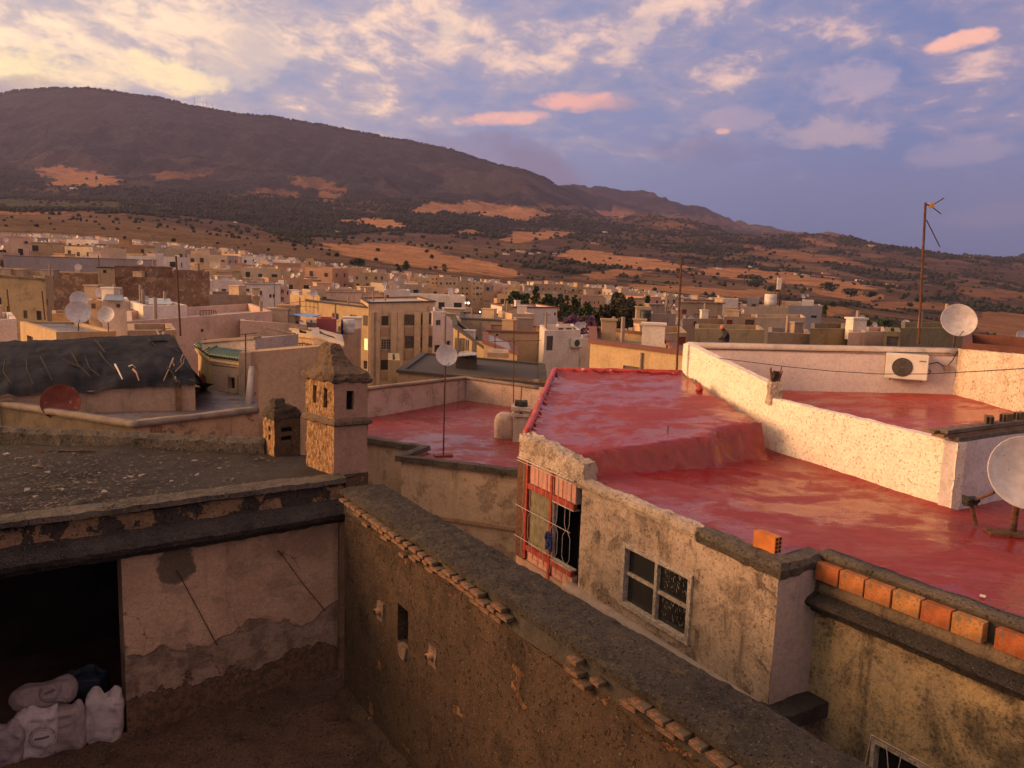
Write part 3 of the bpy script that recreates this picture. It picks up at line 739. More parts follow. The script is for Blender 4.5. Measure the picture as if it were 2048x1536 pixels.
WIRE = plain('cable_black', (.02, .018, .018), .7)
WOODR = plain('red_painted_wood', (.33, .045, .03), .6, var=.4, nscale=9, bump=.3)
WOODW = plain('peeling_white_wood', (.48, .40, .34), .7, var=.35, nscale=14, bump=.5, rust=(.12, .08, .06), rusta=.3)
GLASSD = plain('dark_window_glass', (.018, .020, .020), .12, var=.3, nscale=5, spec=.6)
GLASSG = plain('dusty_green_glass', (.22, .20, .13), .25, var=.35, nscale=6, spec=.5)
PINKT = plain('pink_tile', (.52, .26, .20), .7, var=.15, nscale=12)

# ------------------------------------------------------------------ old house at the lower left (dark roof, room with sacks)
ZR = -3.16
K = onz(691, 956, ZR); L0 = onz(0, 1047, ZR); eL = (L0 - K).normalized(); LL = K + eL * 9.5
wl = WF(LL, K)
house = thing('old_house', 'old low house with black gritty flat roof and an open store room of sacks', 'house', (LL.x, LL.y, -12))
bk_l = onz(-260, 880, ZR); bk_0 = onz(0, 882, ZR); bk_r = onz(528, 906, ZR); tw_l = onz(612, 932, ZR); tw_p = onz(668, 950, ZR); tw_r = onz(737, 944, ZR)
ROOFP = [tuple(LL)[:2], tuple(K)[:2], tuple(tw_r)[:2], tuple(onz(700, 912, ZR))[:2], tuple(onz(610, 908, ZR))[:2], tuple(bk_r)[:2], tuple(bk_0)[:2], tuple(bk_l)[:2]]
deck_mb(ROOFP, lambda x, y: ZR - .03 + .05 * fbm((x, y, 0), .5) + .02 * fbm((x, y, 3), 2.2), .16).build('roof', DARKR, house, True)
m = MB().sweep([LL + Vector((0, 0, ZR - LL.z)), Vector((K.x, K.y, ZR))], [(-.28, .03), (.04, .015), (.045, -.06), (-.28, -.07)], .07, .014, 7)
m.build('roof_lip', COPE, house)
MB().sweep([(LL.x, LL.y, ZR), (K.x, K.y, ZR)], [(-.2, -.08), (-.02, -.085), (.0, -.33), (-.2, -.33)], .1, .022, 5).build('parapet_band', BAND, house)
MB().sweep([(LL.x, LL.y, ZR), (K.x + .0, K.y, ZR)], [(-.2, -.30), (.02, -.31), (.26, -.40), (.31, -.46), (.29, -.53), (.16, -.56), (.14, -.63), (.04, -.66), (-.2, -.66)], .06, .016, 8, pstep=.045).build('cornice', CORN, house)
# back parapet
MB().sweep([(bk_l.x, bk_l.y, ZR), (bk_0.x, bk_0.y, ZR), (bk_r.x, bk_r.y, ZR)], [(-.3, -.1), (-.3, .20), (-.05, .24), (.02, .16), (.04, -.1)], .09, .026, 5).build('back_parapet', COPE, house)
# front wall with the doorway
ZF = -6.22
uj, _ = wl.uz(249, 1300); _, zdt = wl.uz(249, 1114)
_, zsill = wl.uz(252, 1484)
holes = [(.6, uj, zsill, zdt)]
m = MB(); facade_mb(m, wl, -7.2, ZR - .62, ZR - .62, holes, .32, cut=.22)
# lower coat has fallen off: grey undercoat and brick, with its own outline
mm, N, bs = new_mat('cream_wall_with_fallen_coat')
pos = N.node('ShaderNodeNewGeometry').outputs['Position']; sp = N.node('ShaderNodeSeparateXYZ', i_0=pos)
fine = N.noise(pos, 12, 6, .65); mid = N.noise(pos, 1.6, 6, .6, .3); big = N.noise(pos, .8, 3, .5)
c = N.mix(N.smooth(mid, .35, .65), (.52, .35, .24), (.41, .27, .18))
c = N.mix(N.math('MULTIPLY', N.smooth(N.noise(N.scale(pos, (1, 1, 1.6)), 1.3, 6, .6, .5), .52, .62), .55), c, (.24, .165, .125))
c = N.mix(N.math('MULTIPLY', N.smooth(N.noise(N.scale(pos, (3, 3, .3)), 1.6, 5, .6), .55, .75), .35), c, (.12, .08, .055))
e1 = N.math('ADD', sp.outputs[2], N.math('ADD', N.math('MULTIPLY', N.math('SUBTRACT', big, .5), 1.9), N.math('MULTIPLY', N.math('SUBTRACT', mid, .5), .8)))
g1 = N.math('SUBTRACT', 1.0, N.smooth(e1, -5.20, -5.12)); c = N.mix(g1, c, N.mix(N.smooth(N.noise(pos, 3.2, 7, .7), .36, .64), (.15, .10, .075), (.34, .24, .175)))
e2 = N.math('ADD', sp.outputs[2], N.math('ADD', N.math('MULTIPLY', N.math('SUBTRACT', N.noise(pos, 1.1, 4, .6), .5), 1.3), N.math('MULTIPLY', N.math('SUBTRACT', mid, .5), .9)))
g2 = N.math('SUBTRACT', 1.0, N.smooth(e2, -5.78, -5.75)); c = N.mix(g2, c, N.mix(N.smooth(fine, .35, .65), (.075, .045, .03), (.17, .095, .055)))
sx, sz = wl.uz(352, 1128); sc_ = wl.p(sx, sz)
dv = N.vmath('SUBTRACT', pos, tuple(sc_)); dl = N.node('ShaderNodeVectorMath', operation='LENGTH', i_0=N.vmath('MULTIPLY', dv, (1, 1, .9))).outputs['Value']
st = N.math('SUBTRACT', 1.0, N.smooth(N.math('ADD', dl, N.math('MULTIPLY', N.math('SUBTRACT', N.noise(pos, 6, 4, .6), .5), .22)), .22, .27))
c = N.mix(N.math('MULTIPLY', st, .85), c, (.075, .06, .05))
c = N.mix(N.math('MULTIPLY', N.smooth(fine, .55, .72), .25), c, (.10, .07, .05))
wv = N.vmath('ADD', pos, N.vmath('MULTIPLY', N.noise(pos, 3.0, 4, .6, out=1), (.4, .4, .4))); ce = N.node('ShaderNodeTexVoronoi', feature='DISTANCE_TO_EDGE', i_Vector=wv); ce.inputs['Scale'].default_value = 1.1
c = N.mix(N.math('MULTIPLY', N.math('SUBTRACT', 1.0, N.smooth(ce.outputs[0], .002, .009)), N.math('MULTIPLY', N.smooth(N.noise(pos, .9, 3, .6), .50, .58), .7)), c, (.05, .035, .028))
c = N.mix(1.0, c, N.ramp(N.noise(pos, 34, 4, .7), [(.35, .82), (.65, 1.14)]), 'MULTIPLY')
N.put(bs.inputs['Base Color'], c); bs.inputs['Roughness'].default_value = .92
b = N.node('ShaderNodeBump', i_Height=N.math('SUBTRACT', N.math('ADD', mid, fine), N.math('ADD', N.math('MULTIPLY', g1, .7), g2))); b.inputs['Strength'].default_value = .8; b.inputs['Distance'].default_value = .03
N.put(bs.inputs['Normal'], b.outputs[0])
o = m.build('wall', mm, house); rough_up(o, .012, 2.2)
# store room behind the doorway
rm = MB(); a = wl
def wp(u, z, o): return a.p(u, z, o)
rm.quad(wp(.3, zsill, -.3), wp(uj + .6, zsill, -.3), wp(uj + .6, zsill, -3.4), wp(.3, zsill, -3.4))
rm.build('room_floor', plain('dusty_floor', (.12, .08, .06), .95, nscale=2), house)
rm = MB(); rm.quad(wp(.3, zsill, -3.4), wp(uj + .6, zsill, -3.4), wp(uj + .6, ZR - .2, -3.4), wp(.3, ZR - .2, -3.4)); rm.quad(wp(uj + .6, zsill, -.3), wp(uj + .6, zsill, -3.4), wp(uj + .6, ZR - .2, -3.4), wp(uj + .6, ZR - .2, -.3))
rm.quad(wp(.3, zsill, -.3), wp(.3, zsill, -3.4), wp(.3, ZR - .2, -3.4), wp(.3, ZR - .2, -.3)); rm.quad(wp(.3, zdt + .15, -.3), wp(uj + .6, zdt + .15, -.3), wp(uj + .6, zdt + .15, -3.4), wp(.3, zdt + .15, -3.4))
rm.build('room_wall', plain('near_black_wall', (.03, .025, .022), .95, nscale=2), house)  # store room walls in one even near-black
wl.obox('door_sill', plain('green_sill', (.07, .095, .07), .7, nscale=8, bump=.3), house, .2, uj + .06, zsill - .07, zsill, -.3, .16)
# timber jamb strip at the far corner and hook with wire
uc, _ = wl.uz(683, 1200); rub(wl.box(MB(), uc - .06, wl.L, -6.9, ZR - .66, -.05, .055), 'corner_strip', plaster('worn_corner', (.26, .16, .10), (.18, .11, .07), streak=.3, grime=.5, sc=2), house, .012, 6, .12)
hu, hz = wl.uz(556, 1102); a0 = wl.p(hu, hz, .0)
MB().tube([a0, wl.p(hu, hz, .07), wl.p(hu + .03, hz - .05, .08), wl.p(hu + .06, hz + .0, .05)], .012).build('hook', IRON, house)
u2, z2 = wl.uz(650, 1222); MB().tube([wl.p(hu + .02, hz - .02, .06), wl.p((hu + u2) / 2, (hz + z2) / 2 - .02, .05), wl.p(u2, z2, .015)], .006, 5).build('wire', WIRE, house)
u3, z3 = wl.uz(352, 1140); u4, z4 = wl.uz(434, 1290); MB().tube([wl.p(u3, z3, .01), wl.p(u3 + .05, z3 - .1, .04), wl.p(u4, z4, .012)], .006, 5).build('wire', WIRE, house)
# side walls down
m = MB(); sidep = [(K.x, K.y), tuple(tw_r)[:2], tuple(onz(700, 912, ZR))[:2], tuple(onz(610, 908, ZR))[:2], tuple(bk_r)[:2], tuple(bk_0)[:2], tuple(bk_l)[:2], (LL.x, LL.y)]
for p, q in zip(sidep, sidep[1:]): m.quad((p[0], p[1], -12), (q[0], q[1], -12), (q[0], q[1], ZR - .02), (p[0], p[1], ZR - .02))
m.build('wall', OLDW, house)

# courtyard floor
cf = [tuple(wl.p(-.5, 0, .02))[:2], tuple(wl.p(wl.L - .02, 0, .02))[:2]]
cf += [tuple(onz(840, 1536, ZF))[:2], tuple(onz(1000, 1850, ZF))[:2], tuple(onz(-500, 1800, ZF))[:2]]
o = deck_mb(cf, lambda x, y: ZF + .10 * fbm((x, y, 0), .8) + .05 * fbm((x, y, 7), 3.0), .12).build('courtyard_floor', plaster('rubble_strewn_floor', (.15, .085, .06), (.10, .06, .045), dirt=(.03, .02, .016), streak=0, grime=.7, bump=1.6, sc=1.8, speck=.7, pit=1), None, True); tag(o, kind='structure')

# added wing, out of view on the left, put there to shade the courtyard
cw = thing('added_shade_wing', 'added unseen brown rendered wing shading the courtyard beside the sack room', 'house', (-9.5, .5, -12))
m = MB(); m.prism([(-13.5, -5.0), (-5.7, -5.0), (-5.7, 5.0), (-13.5, 5.0)], -12, -.9); rub(m, 'wall', OLDW, cw, .03, 1.0, .8)
m = MB(); m.box(-13.7, -5.2, -.9, -5.55, 5.2, -.75); m.build('coping', COPE, cw)
# ------------------------------------------------------------------ sacks in the doorway
def sack(w, h, t, seed, mat, flop=.0):
    "a full woven sack: rounded slab, pinched top with ears"
    bm = bmesh.new(); bmesh.ops.create_uvsphere(bm, u_segments=56, v_segments=40, radius=1)
    for v in bm.verts:
        x, y, z = v.co
        e = lambda q, k: math.copysign(abs(q) ** k, q)
        X_, Y_, Z_ = e(x, .55) * w / 2, e(y, .8) * t / 2, e(z, .6) * h / 2
        top = max(0, (Z_ / (h / 2) - .62) / .38)
        Y_ *= 1 - .88 * top; X_ *= 1 + .10 * top
        if top > .5: Z_ += .09 * h * (math.cos(X_ / w * 11 + seed) * .6 + abs(X_) / w * 1.4 - .3)
        q = Vector((X_, Y_, Z_)); q += noise.noise_vector(q * 7 + Vector((seed, 0, 0))) * .024 + Vector((0, 1, .3)) * (abs(noise.noise(q * 9 + Vector((seed, 0, 0)))) * .05 + abs(noise.noise(q * 21 + Vector((seed, 0, 0)))) * .022)
        v.co = q + Vector((0, flop * max(0, Z_), h / 2))
    me = bpy.data.meshes.new('sack'); bm.to_mesh(me); bm.free(); me.materials.append(mat)
    me.polygons.foreach_set('use_smooth', [True] * len(me.polygons))
    return me
def sackmat(name, base, ring, ringc, bar=True, stain=None):
    m, N, bs = new_mat(name); pos = N.node('ShaderNodeTexCoord').outputs['Object']; sx = N.node('ShaderNodeSeparateXYZ', i_0=pos)
    f = N.noise(pos, 9, 5, .6); c = N.mix(N.smooth(f, .3, .7), tuple(k * .75 for k in base), base)
    if ring:
        u = N.math('SUBTRACT', sx.outputs[0], ring[0]); v = N.math('SUBTRACT', sx.outputs[2], ring[1])
        r = N.math('SQRT', N.math('ADD', N.math('MULTIPLY', u, u), N.math('MULTIPLY', v, v)))
        for rr, th in ((ring[2], .006), (ring[2] * .82, .003), (ring[2] * 1.12, .003)):
            k = N.math('SUBTRACT', 1.0, N.smooth(N.math('ABSOLUTE', N.math('SUBTRACT', r, rr)), th, th + .004)); c = N.mix(N.math('MULTIPLY', N.math('MULTIPLY', k, N.smooth(f, .38, .55)), .8), c, ringc)
        inside = N.math('LESS_THAN', r, ring[2] * .62); barm = N.math('MULTIPLY', inside, N.math('LESS_THAN', N.math('ABSOLUTE', N.math('ADD', v, N.math('MULTIPLY', u, -.15))), .015))
        c = N.mix(N.math('MULTIPLY', barm, .9), c, ringc)
        ln = N.math('MULTIPLY', N.math('LESS_THAN', N.math('FRACT', N.math('MULTIPLY', sx.outputs[2], 34)), .28), N.math('MULTIPLY', N.math('LESS_THAN', sx.outputs[2], ring[1] - ring[2] * 1.3), N.math('GREATER_THAN', N.noise(N.scale(pos, (30, 1, 34)), 1, 2), .5)))
        ln = N.math('MULTIPLY', ln, N.math('LESS_THAN', N.math('ABSOLUTE', u), .11)); c = N.mix(N.math('MULTIPLY', ln, .5), c, ringc)
    if stain: c = N.mix(N.math('MULTIPLY', N.smooth(N.math('ADD', N.noise(pos, 3, 3), N.math('MULTIPLY', sx.outputs[2], -.8)), .42, .55), .8), c, stain)
    N.put(bs.inputs['Base Color'], c); bs.inputs['Roughness'].default_value = .65
    wv = N.node('ShaderNodeTexChecker', i_Vector=pos); wv.inputs['Scale'].default_value = 160
    c = N.mix(N.math('MULTIPLY', N.smooth(N.noise(pos, 2.4, 6, .7, .6), .52, .66), .6), c, (.13, .10, .09)); N.put(bs.inputs['Base Color'], c)
    b = N.node('ShaderNodeBump', i_Height=N.math('ADD', N.noise(pos, 11, 6, .68, 1.6), N.math('MULTIPLY', wv.outputs['Fac'], .04))); b.inputs['Strength'].default_value = 1.0; b.inputs['Distance'].default_value = .02; N.put(bs.inputs['Normal'], b.outputs[0])
    return m
SB = (.52, .45, .48)
sacks = [  # px, py of base centre, width, height, thickness, offset inside, lean, label, material
 (62, 1500, .52, .74, .26, .10, 'white woven sack with a dark printed arc, standing beside the pink-striped one', sackmat('sack_arc', SB, (.10, .36, .13), (.05, .04, .09)), 1, .0, 6),
 (130, 1490, .46, .68, .26, .06, 'white woven sack with a faint oval print, standing in the middle of the doorway row', sackmat('sack_oval', (.33, .27, .27), (.02, .42, .12), (.16, .14, .18)), 2, .05, -5),
 (203, 1484, .47, .76, .30, .02, 'crumpled white sack with torn ragged top beside the doorway jamb', sackmat('sack_torn', (.48, .42, .43), None, None), 3, .0, 3),
 (-4, 1515, .50, .62, .28, .12, 'white sack with a pink stripe at the edge of the doorway row', sackmat('sack_pink', (.30, .24, .27), None, None, stain=(.38, .05, .12)), 4, .0, 8),
]
for (px, py, w, h, t, inn, lab, mt_, sd, flop, rr) in sacks:
    p = onz(px, py, zsill); u = (Vector((p.x, p.y, 0)) - wl.A).dot(wl.e)
    q = wl.p(u, zsill, -.02 - inn)
    o = bpy.data.objects.new('sack', sack(w, h, t, sd, mt_, flop)); C.objects.link(o); o.location = q
    o.rotation_euler = (R(-8), R(rr * .6), math.atan2(wl.e.y, wl.e.x) - R(22)); tag(o, lab, 'sack', 'sacks stored in the doorway')
u, _ = wl.uz(112, 1330); o = bpy.data.objects.new('sack', sack(.78, .36, .34, 9, sackmat('sack_ring', (.30, .24, .25), (.12, .19, .115), (.10, .07, .10)), 0)); C.objects.link(o)
us_ = (Vector(tuple(onz(92, 1500, zsill))[:2] + (0,)) - wl.A).dot(wl.e); o.location = wl.p(us_, zsill + .62, -.24); o.rotation_euler = (R(-30), R(-10), math.atan2(wl.e.y, wl.e.x) - R(22))
tag(o, 'white sack with a large ring emblem lying across the top of the other sacks', 'sack', 'sacks stored in the doorway')
o = bpy.data.objects.new('sack', sack(.55, .8, .4, 12, plain('blue_sack', (.010, .02, .04), .6, nscale=5, bump=.5), 0)); C.objects.link(o); o.location = wl.p(us_ + .55, zsill, -.75); o.rotation_euler = (R(-6), 0, math.atan2(wl.e.y, wl.e.x) - R(15))
tag(o, 'dark blue plastic bag barely visible in the dark behind the sacks', 'bag')

# ------------------------------------------------------------------ chimney tower and small chimney
def square_tower(nm, label, pl, p0, pr, zb, zs, ze, zt, slotsL, slotsR, matL, matR, capmat, over=.04, cat='chimney', camp=.034):
    t = thing(nm, label, cat, (p0.x, p0.y, zb))
    P0 = Vector((p0.x, p0.y, 0)); e1 = Vector((pl.x - p0.x, pl.y - p0.y, 0)); e2 = Vector((pr.x - p0.x, pr.y - p0.y, 0)); PB = P0 + e1 + e2
    wL = WF(P0 + e1, P0); wR = WF(P0, P0 + e2)
    def hs(wf, sl):
        out = []
        for (x0, y0, x1, y1) in sl:
            a = wf.uz(x0, (y0 + y1) / 2)[0]; b = wf.uz(x1, (y0 + y1) / 2)[0]; za = wf.uz((x0 + x1) / 2, y1)[1]; zb_ = wf.uz((x0 + x1) / 2, y0)[1]
            out.append((max(.03, a), min(wf.L - .03, b), za, zb_))
        return out
    m = MB(); facade_mb(m, wL, zb - .1, ze, ze, hs(wL, slotsL), .09, cut=.09); o = m.build('wall', matL, t); rough_up(o, .016, 8, seed=2)
    m = MB(); facade_mb(m, wR, zb - .1, ze, ze, hs(wR, slotsR), .09, cut=.12); o = m.build('wall', matR, t); rough_up(o, .006, 6)
    m = MB(); wf = WF(P0 + e2, PB); facade_mb(m, wf, zb - .1, ze, ze); wf = WF(PB, P0 + e1); facade_mb(m, wf, zb - .1, ze, ze); m.build('wall', matR, t)
    m = MB(); cc = (P0 + PB) / 2; f = lambda k: [tuple(cc + (p - cc) * k)[:2] for p in (P0, P0 + e2, PB, P0 + e1)]
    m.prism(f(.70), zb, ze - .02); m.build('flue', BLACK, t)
    def ring(k, z, off=0.0): return [(x - e2.x * off + e1.x * off * .4, y - e2.y * off + e1.y * off * .4, z) for x, y in f(k)]
    def loft(name, rings, mat, amp, cut):
        mb = MB(); vs = []; [vs.extend(r) for r in rings]; n = len(rings)
        fs = [(i * 4 + j, i * 4 + (j + 1) % 4, (i + 1) * 4 + (j + 1) % 4, (i + 1) * 4 + j) for i in range(n - 1) for j in range(4)]
        fs.append(tuple(range((n - 1) * 4, n * 4))); fs.append((3, 2, 1, 0)); mb.add(vs, fs); o = mb.build(name, mat, t); rough_up(o, amp, 7, cut); return o
    h = e2.length; k = 1 + 2 * over / h
    if zs: loft('string_course', [ring(1.0, zs - .05), ring(k, zs - .02), ring(k, zs + .03), ring(1.02, zs + .08)], capmat, .012, .08)
    H = zt - ze
    loft('cap', [ring(1.0, ze - .03), ring(k * .98, ze + .0), ring(k * 1.0, ze + .045), ring(k * .94, ze + .08), ring(k * .92, ze + .12), ring(.80, ze + .15 + H * .05), ring(.66, ze + H * .38, .04), ring(.60, ze + H * .42, .05), ring(.46, ze + H * .66, .09), ring(.42, ze + H * .70, .11), ring(.36, ze + H * .90, .13), ring(.24, zt, .12)], capmat, camp, .05)
    return t
zs = row_z(tw_p.x, tw_p.y, 848); ze = row_z(tw_p.x, tw_p.y, 764); zt = row_z(tw_p.x, tw_p.y, 692)
square_tower('chimney_tower', 'tall crumbling square chimney tower with curved stone cap at the corner of the dark roof', tw_l, tw_p, onz(734, 944, ZR), ZR, zs, ze, zt,
             [(626, 770, 633, 806), (647, 776, 654, 815)], [(693, 782, 707, 820)], STONE, PINKP, plaster('stone_cap', (.21, .145, .105), (.29, .20, .14), dirt=(.05, .038, .03), streak=.1, grime=.8, bump=2, sc=2.4, speck=.3, pit=1.5))
sl_ = onz(527, 903, ZR); sp_ = onz(549, 912, ZR); sr_ = onz(601, 905, ZR)
square_tower('small_chimney', 'stubby eroded stone chimney with domed cap and two vent slots on the dark roof', sl_, sp_, sr_, ZR, None, row_z(sp_.x, sp_.y, 838), row_z(sp_.x, sp_.y, 803),
             [(536, 852, 541, 862), (536, 870, 541, 880)], [(562, 855, 584, 864), (562, 872, 584, 881)], STONE, plaster('eroded_stone', (.16, .10, .06), (.22, .14, .08), dirt=(.04, .03, .02), streak=.1, grime=.9, bump=2.5, sc=2.6, moss=(.10, .08, .03), moss_at=.55, pit=2), plaster('mossy_cap', (.11, .085, .06), (.075, .06, .045), streak=0, grime=.8, bump=2, sc=2.5), .02, camp=.03)

# debris on the dark roof
rr = random.Random(11)
flat = []
mbs = MB()
def chip(mb, c, s, rz, tilt, n=5):
    M = Matrix.Translation(c) @ Matrix.Rotation(rz, 4, 'Z') @ Matrix.Rotation(tilt, 4, 'X')
    ang = sorted(rr.uniform(0, 6.28) for _ in range(n)); pts = [Vector((math.cos(a) * s, math.sin(a) * s * .7, 0)) for a in ang]
    vs = [M @ p for p in pts] + [M @ (p + Vector((0, 0, s * .22))) for p in pts]
    mb.add(vs, [tuple(range(n - 1, -1, -1)), tuple(range(n, 2 * n))] + [(i, (i + 1) % n, (i + 1) % n + n, i + n) for i in range(n)])
cnt = 0
while cnt < 1500:
    px, py = rr.uniform(-30, 600) ** 1.0, rr.uniform(895, 1020)
    if rr.random() > (1.15 - px / 520) * (1 if py > 915 else .5): continue
    p = onz(px, py, ZR)
    if not in_poly(p.x, p.y, ROOFP): continue
    chip(mbs, Vector((p.x, p.y, ZR - .01 + .05 * fbm((p.x, p.y, 0), .5) + .02)), rr.uniform(.010, .045), rr.uniform(0, 6.3), rr.uniform(-.25, .25)); cnt += 1
tag(mbs.build('roof_debris', plaster('grey_chips', (.13, .105, .095), (.09, .072, .065), streak=0, grime=.4, sc=5, speck=.4)), 'loose shards and grit scattered over the dark roof', None, None, 'stuff')
pal = MB()
for px, py in [(155, 970), (75, 936), (96, 949), (197, 950), (150, 911), (40, 921), (250, 960), (262, 958), (268, 966), (283, 955), (395, 953), (343, 967), (388, 926), (440, 940), (55, 985), (72, 998), (2, 940), (180, 970), (120, 983), (125, 984), (320, 930), (210, 988), (455, 928), (100, 935), (14, 912)]:
    p = onz(px, py, ZR); chip(pal, Vector((p.x, p.y, ZR + .03)), rr.uniform(.035, .085), rr.uniform(0, 6), rr.uniform(-.3, .3), 6)
tag(pal.build('broken_tile_debris', plaster('pale_shards', (.28, .24, .22), (.20, .17, .16), streak=0, grime=.3, sc=4)), 'pale broken tile pieces lying on the dark roof', None, None, 'stuff')
p = onz(158, 1010, ZR); bm = bmesh.new(); bmesh.ops.create_icosphere(bm, subdivisions=3, radius=1)
for v in bm.verts: v.co = Vector((v.co.x * .12, v.co.y * .11, max(-.02, v.co.z * .075))) * (1 + .12 * noise.noise(v.co * 1.4))
me = bpy.data.meshes.new('round_stone'); bm.to_mesh(me); bm.free(); me.polygons.foreach_set('use_smooth', [True] * len(me.polygons)); me.materials.append(plain('dark_stone', (.04, .04, .035), .9, bump=.5))
o = bpy.data.objects.new('round_stone', me); C.objects.link(o); o.location = (p.x, p.y, ZR); tag(o, 'rounded dark stone sitting near the edge of the dark roof', 'stone')
p1, p2 = onz(70, 905, ZR), onz(190, 906, ZR); tag(MB().tube([p1 + Vector((0, 0, .03)), p2 + Vector((0, 0, .03))], .014).build('iron_rod', IRON), 'thin iron rod lying along the back of the dark roof', 'rod')

# ------------------------------------------------------------------ big boundary wall with lichen coping
NW = [onz(690, 981, ZR), onz(1076, 1228, ZR), onz(1400, 1454, ZR)]; FW = [onz(733, 951, ZR), onz(1134, 1174, ZR), onz(1397, 1334, ZR)]
dn = (NW[2] - NW[0]).normalized(); df = (FW[2] - FW[0]).normalized()
dW = (dn + df).normalized(); n0 = NW[0]; endn = n0 + dW * 11.5
wmid = Vector((-dW.y, dW.x, 0))      # to the far side (left of travel)
wid = (FW[0] - n0).dot(wmid) * .5 + (FW[2] - n0).dot(wmid) * .5
print('wall width', wid, 'dirs', dn, df, 'K', K, 'ZDT', zdt, zsill)
bw = thing('boundary_wall', 'massive stained boundary wall with lichen-covered coping running toward the viewer', 'wall', (n0.x, n0.y, -9))
WN = WF(n0, endn)        # near face looks to the left/camera: right of travel
zc = ZR
prof = [(.02, -.015), (.03, -.075), (-.05, -.10), (-wid + .05, -.11), (-wid - .03, -.08), (-wid - .02, -.01), (-wid * .8, .01), (-wid * .4, .018), (-.10, .01)]
MB().sweep([Vector((n0.x, n0.y, zc)) - dW * .12, Vector((endn.x, endn.y, zc))], prof, .05, .014, 9, pstep=.045).build('coping', plaster('dark_lichen_coping', (.078, .062, .048), (.045, .037, .031), dirt=(.02, .018, .016), streak=0, grime=.85, bump=1.5, sc=1.8, moss=(.11, .085, .045), moss_at=.56, speck=.45, pit=1.5), bw, False)
nich = []
a, za = WN.uz(795, 1280); b_, zb = WN.uz(818, 1225); nich.append((a, b_, za, zb))
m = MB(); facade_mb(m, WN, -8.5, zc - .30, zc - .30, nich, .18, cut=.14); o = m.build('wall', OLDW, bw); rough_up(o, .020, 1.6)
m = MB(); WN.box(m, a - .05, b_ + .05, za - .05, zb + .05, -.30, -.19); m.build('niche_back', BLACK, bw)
m = MB(); mw = WF(n0 + wmid * wid + (endn - n0), n0 + wmid * wid); facade_mb(m, mw, -12, zc - .08, zc - .08); wq = WF(n0 + wmid * wid, n0); facade_mb(m, wq, -12, zc - .08, zc - .08); m.build('wall', OLDW, bw)
# recessed course behind the bricks
WN.obox('mortar_bed', MORT, bw, -.05, WN.L, zc - .31, zc - .09, -.4, -.010)
bme = {}
def brick_mesh(nm, l, h, t, seed, mat, amp=.004):
    m = MB(); m.box(-l / 2, -t, -h / 2, l / 2, 0, h / 2); me = bpy.data.meshes.new(nm); me.from_pydata(m.v, [], m.f); bm = bmesh.new(); bm.from_mesh(me)
    bmesh.ops.bevel(bm, geom=bm.edges[:], offset=min(.006, h * .15), segments=1, affect='EDGES')
    for v in bm.verts: v.co += noise.noise_vector(v.co * 14 + Vector((seed, 0, 0))) * amp
    bm.to_mesh(me); bm.free(); me.materials.append(mat); return me
BMS = [brick_mesh('brick', .19, .040, .10, k * 3.1, BRICKO, .008) for k in range(4)] + [brick_mesh('brick', .13, .038, .10, k * 5.1, BRICKO, .009) for k in range(2)]
RZW = math.atan2(WN.e.y, WN.e.x); rr = random.Random(4); nb = 0
for row in range(4):
    u = .02 + .11 * (row % 2)
    while u < 8.6:
        zz = zc - .112 - row * .053
        pq = proj(WN.p(u, zz)); far_ = pq[0] < 1010
        pr_ = [.93, .8, .42, .14][row] if far_ else [.50, .26, .20, .06][row]
        pr_ *= (.25 + 1.4 * vnoise(np.array([u * 1.1]), np.array([row * .3 + 7.]), 5)[0]) if row > 0 or not far_ else 1
        if rr.random() < min(1, pr_) and nb < 200:
            o = bpy.data.objects.new('brick', BMS[rr.randrange(6)]); C.objects.link(o); o.parent = bw
            o.location = WN.p(u + .1, zz, rr.uniform(-.006, .006)) - origin(bw); o.rotation_euler = (rr.uniform(-.04, .04), rr.uniform(-.05, .05), RZW + rr.uniform(-.03, .03)); nb += 1
            ORG[o.name] = Vector()
        u += .205
# plaster between the loose bricks (rough lip below the coping)
MB().sweep([Vector((n0.x, n0.y, zc)), Vector((endn.x, endn.y, zc))], [(-.06, -.27), (.0, -.275), (.012, -.33), (-.06, -.34)], .09, .03, 4, pstep=.05).build('broken_render_edge', OLDW, bw, True)
for (px, py, r_) in ((762, 1222, .045), (866, 1311, .04)):
    u, z = WN.uz(px, py); q = WN.p(u, z, 0)
    MB().tube([q - WN.n * .2, q + WN.n * .09], r_, 14).build('pipe_end', plain('clay_pipe', (.30, .16, .10), .8, bump=.3), bw, True)
    MB().tube([q + WN.n * .085, q + WN.n * .095], r_ * .75, 14).build('pipe_hole', BLACK, bw)
    m = MB(); WN.box(m, u - .09, u + .1, z - .13, z + .12, -.05, .022); rub(m, 'mortar_patch', plaster('pale_patch', (.24, .17, .13), (.18, .12, .09), sc=3, streak=.2, grime=.4), bw, .02, 8, .05)
u, z = WN.uz(808, 1300); m = MB(); WN.box(m, u - .09, u + .09, z - .1, z + .06, -.05, .03); rub(m, 'mortar_patch', plaster('pale_patch', (.24, .17, .13), (.18, .12, .09), sc=3), bw, .02, 8, .05)
# thick base ledge along the foot of the wall
MB().sweep([Vector((n0.x, n0.y, ZF)), Vector((endn.x, endn.y, ZF))], [(-.1, .14), (.06, .10), (.16, .0), (.18, -.3), (-.1, -.3)], .12, .035, 3).build('base_ledge', OLDW, bw, True)

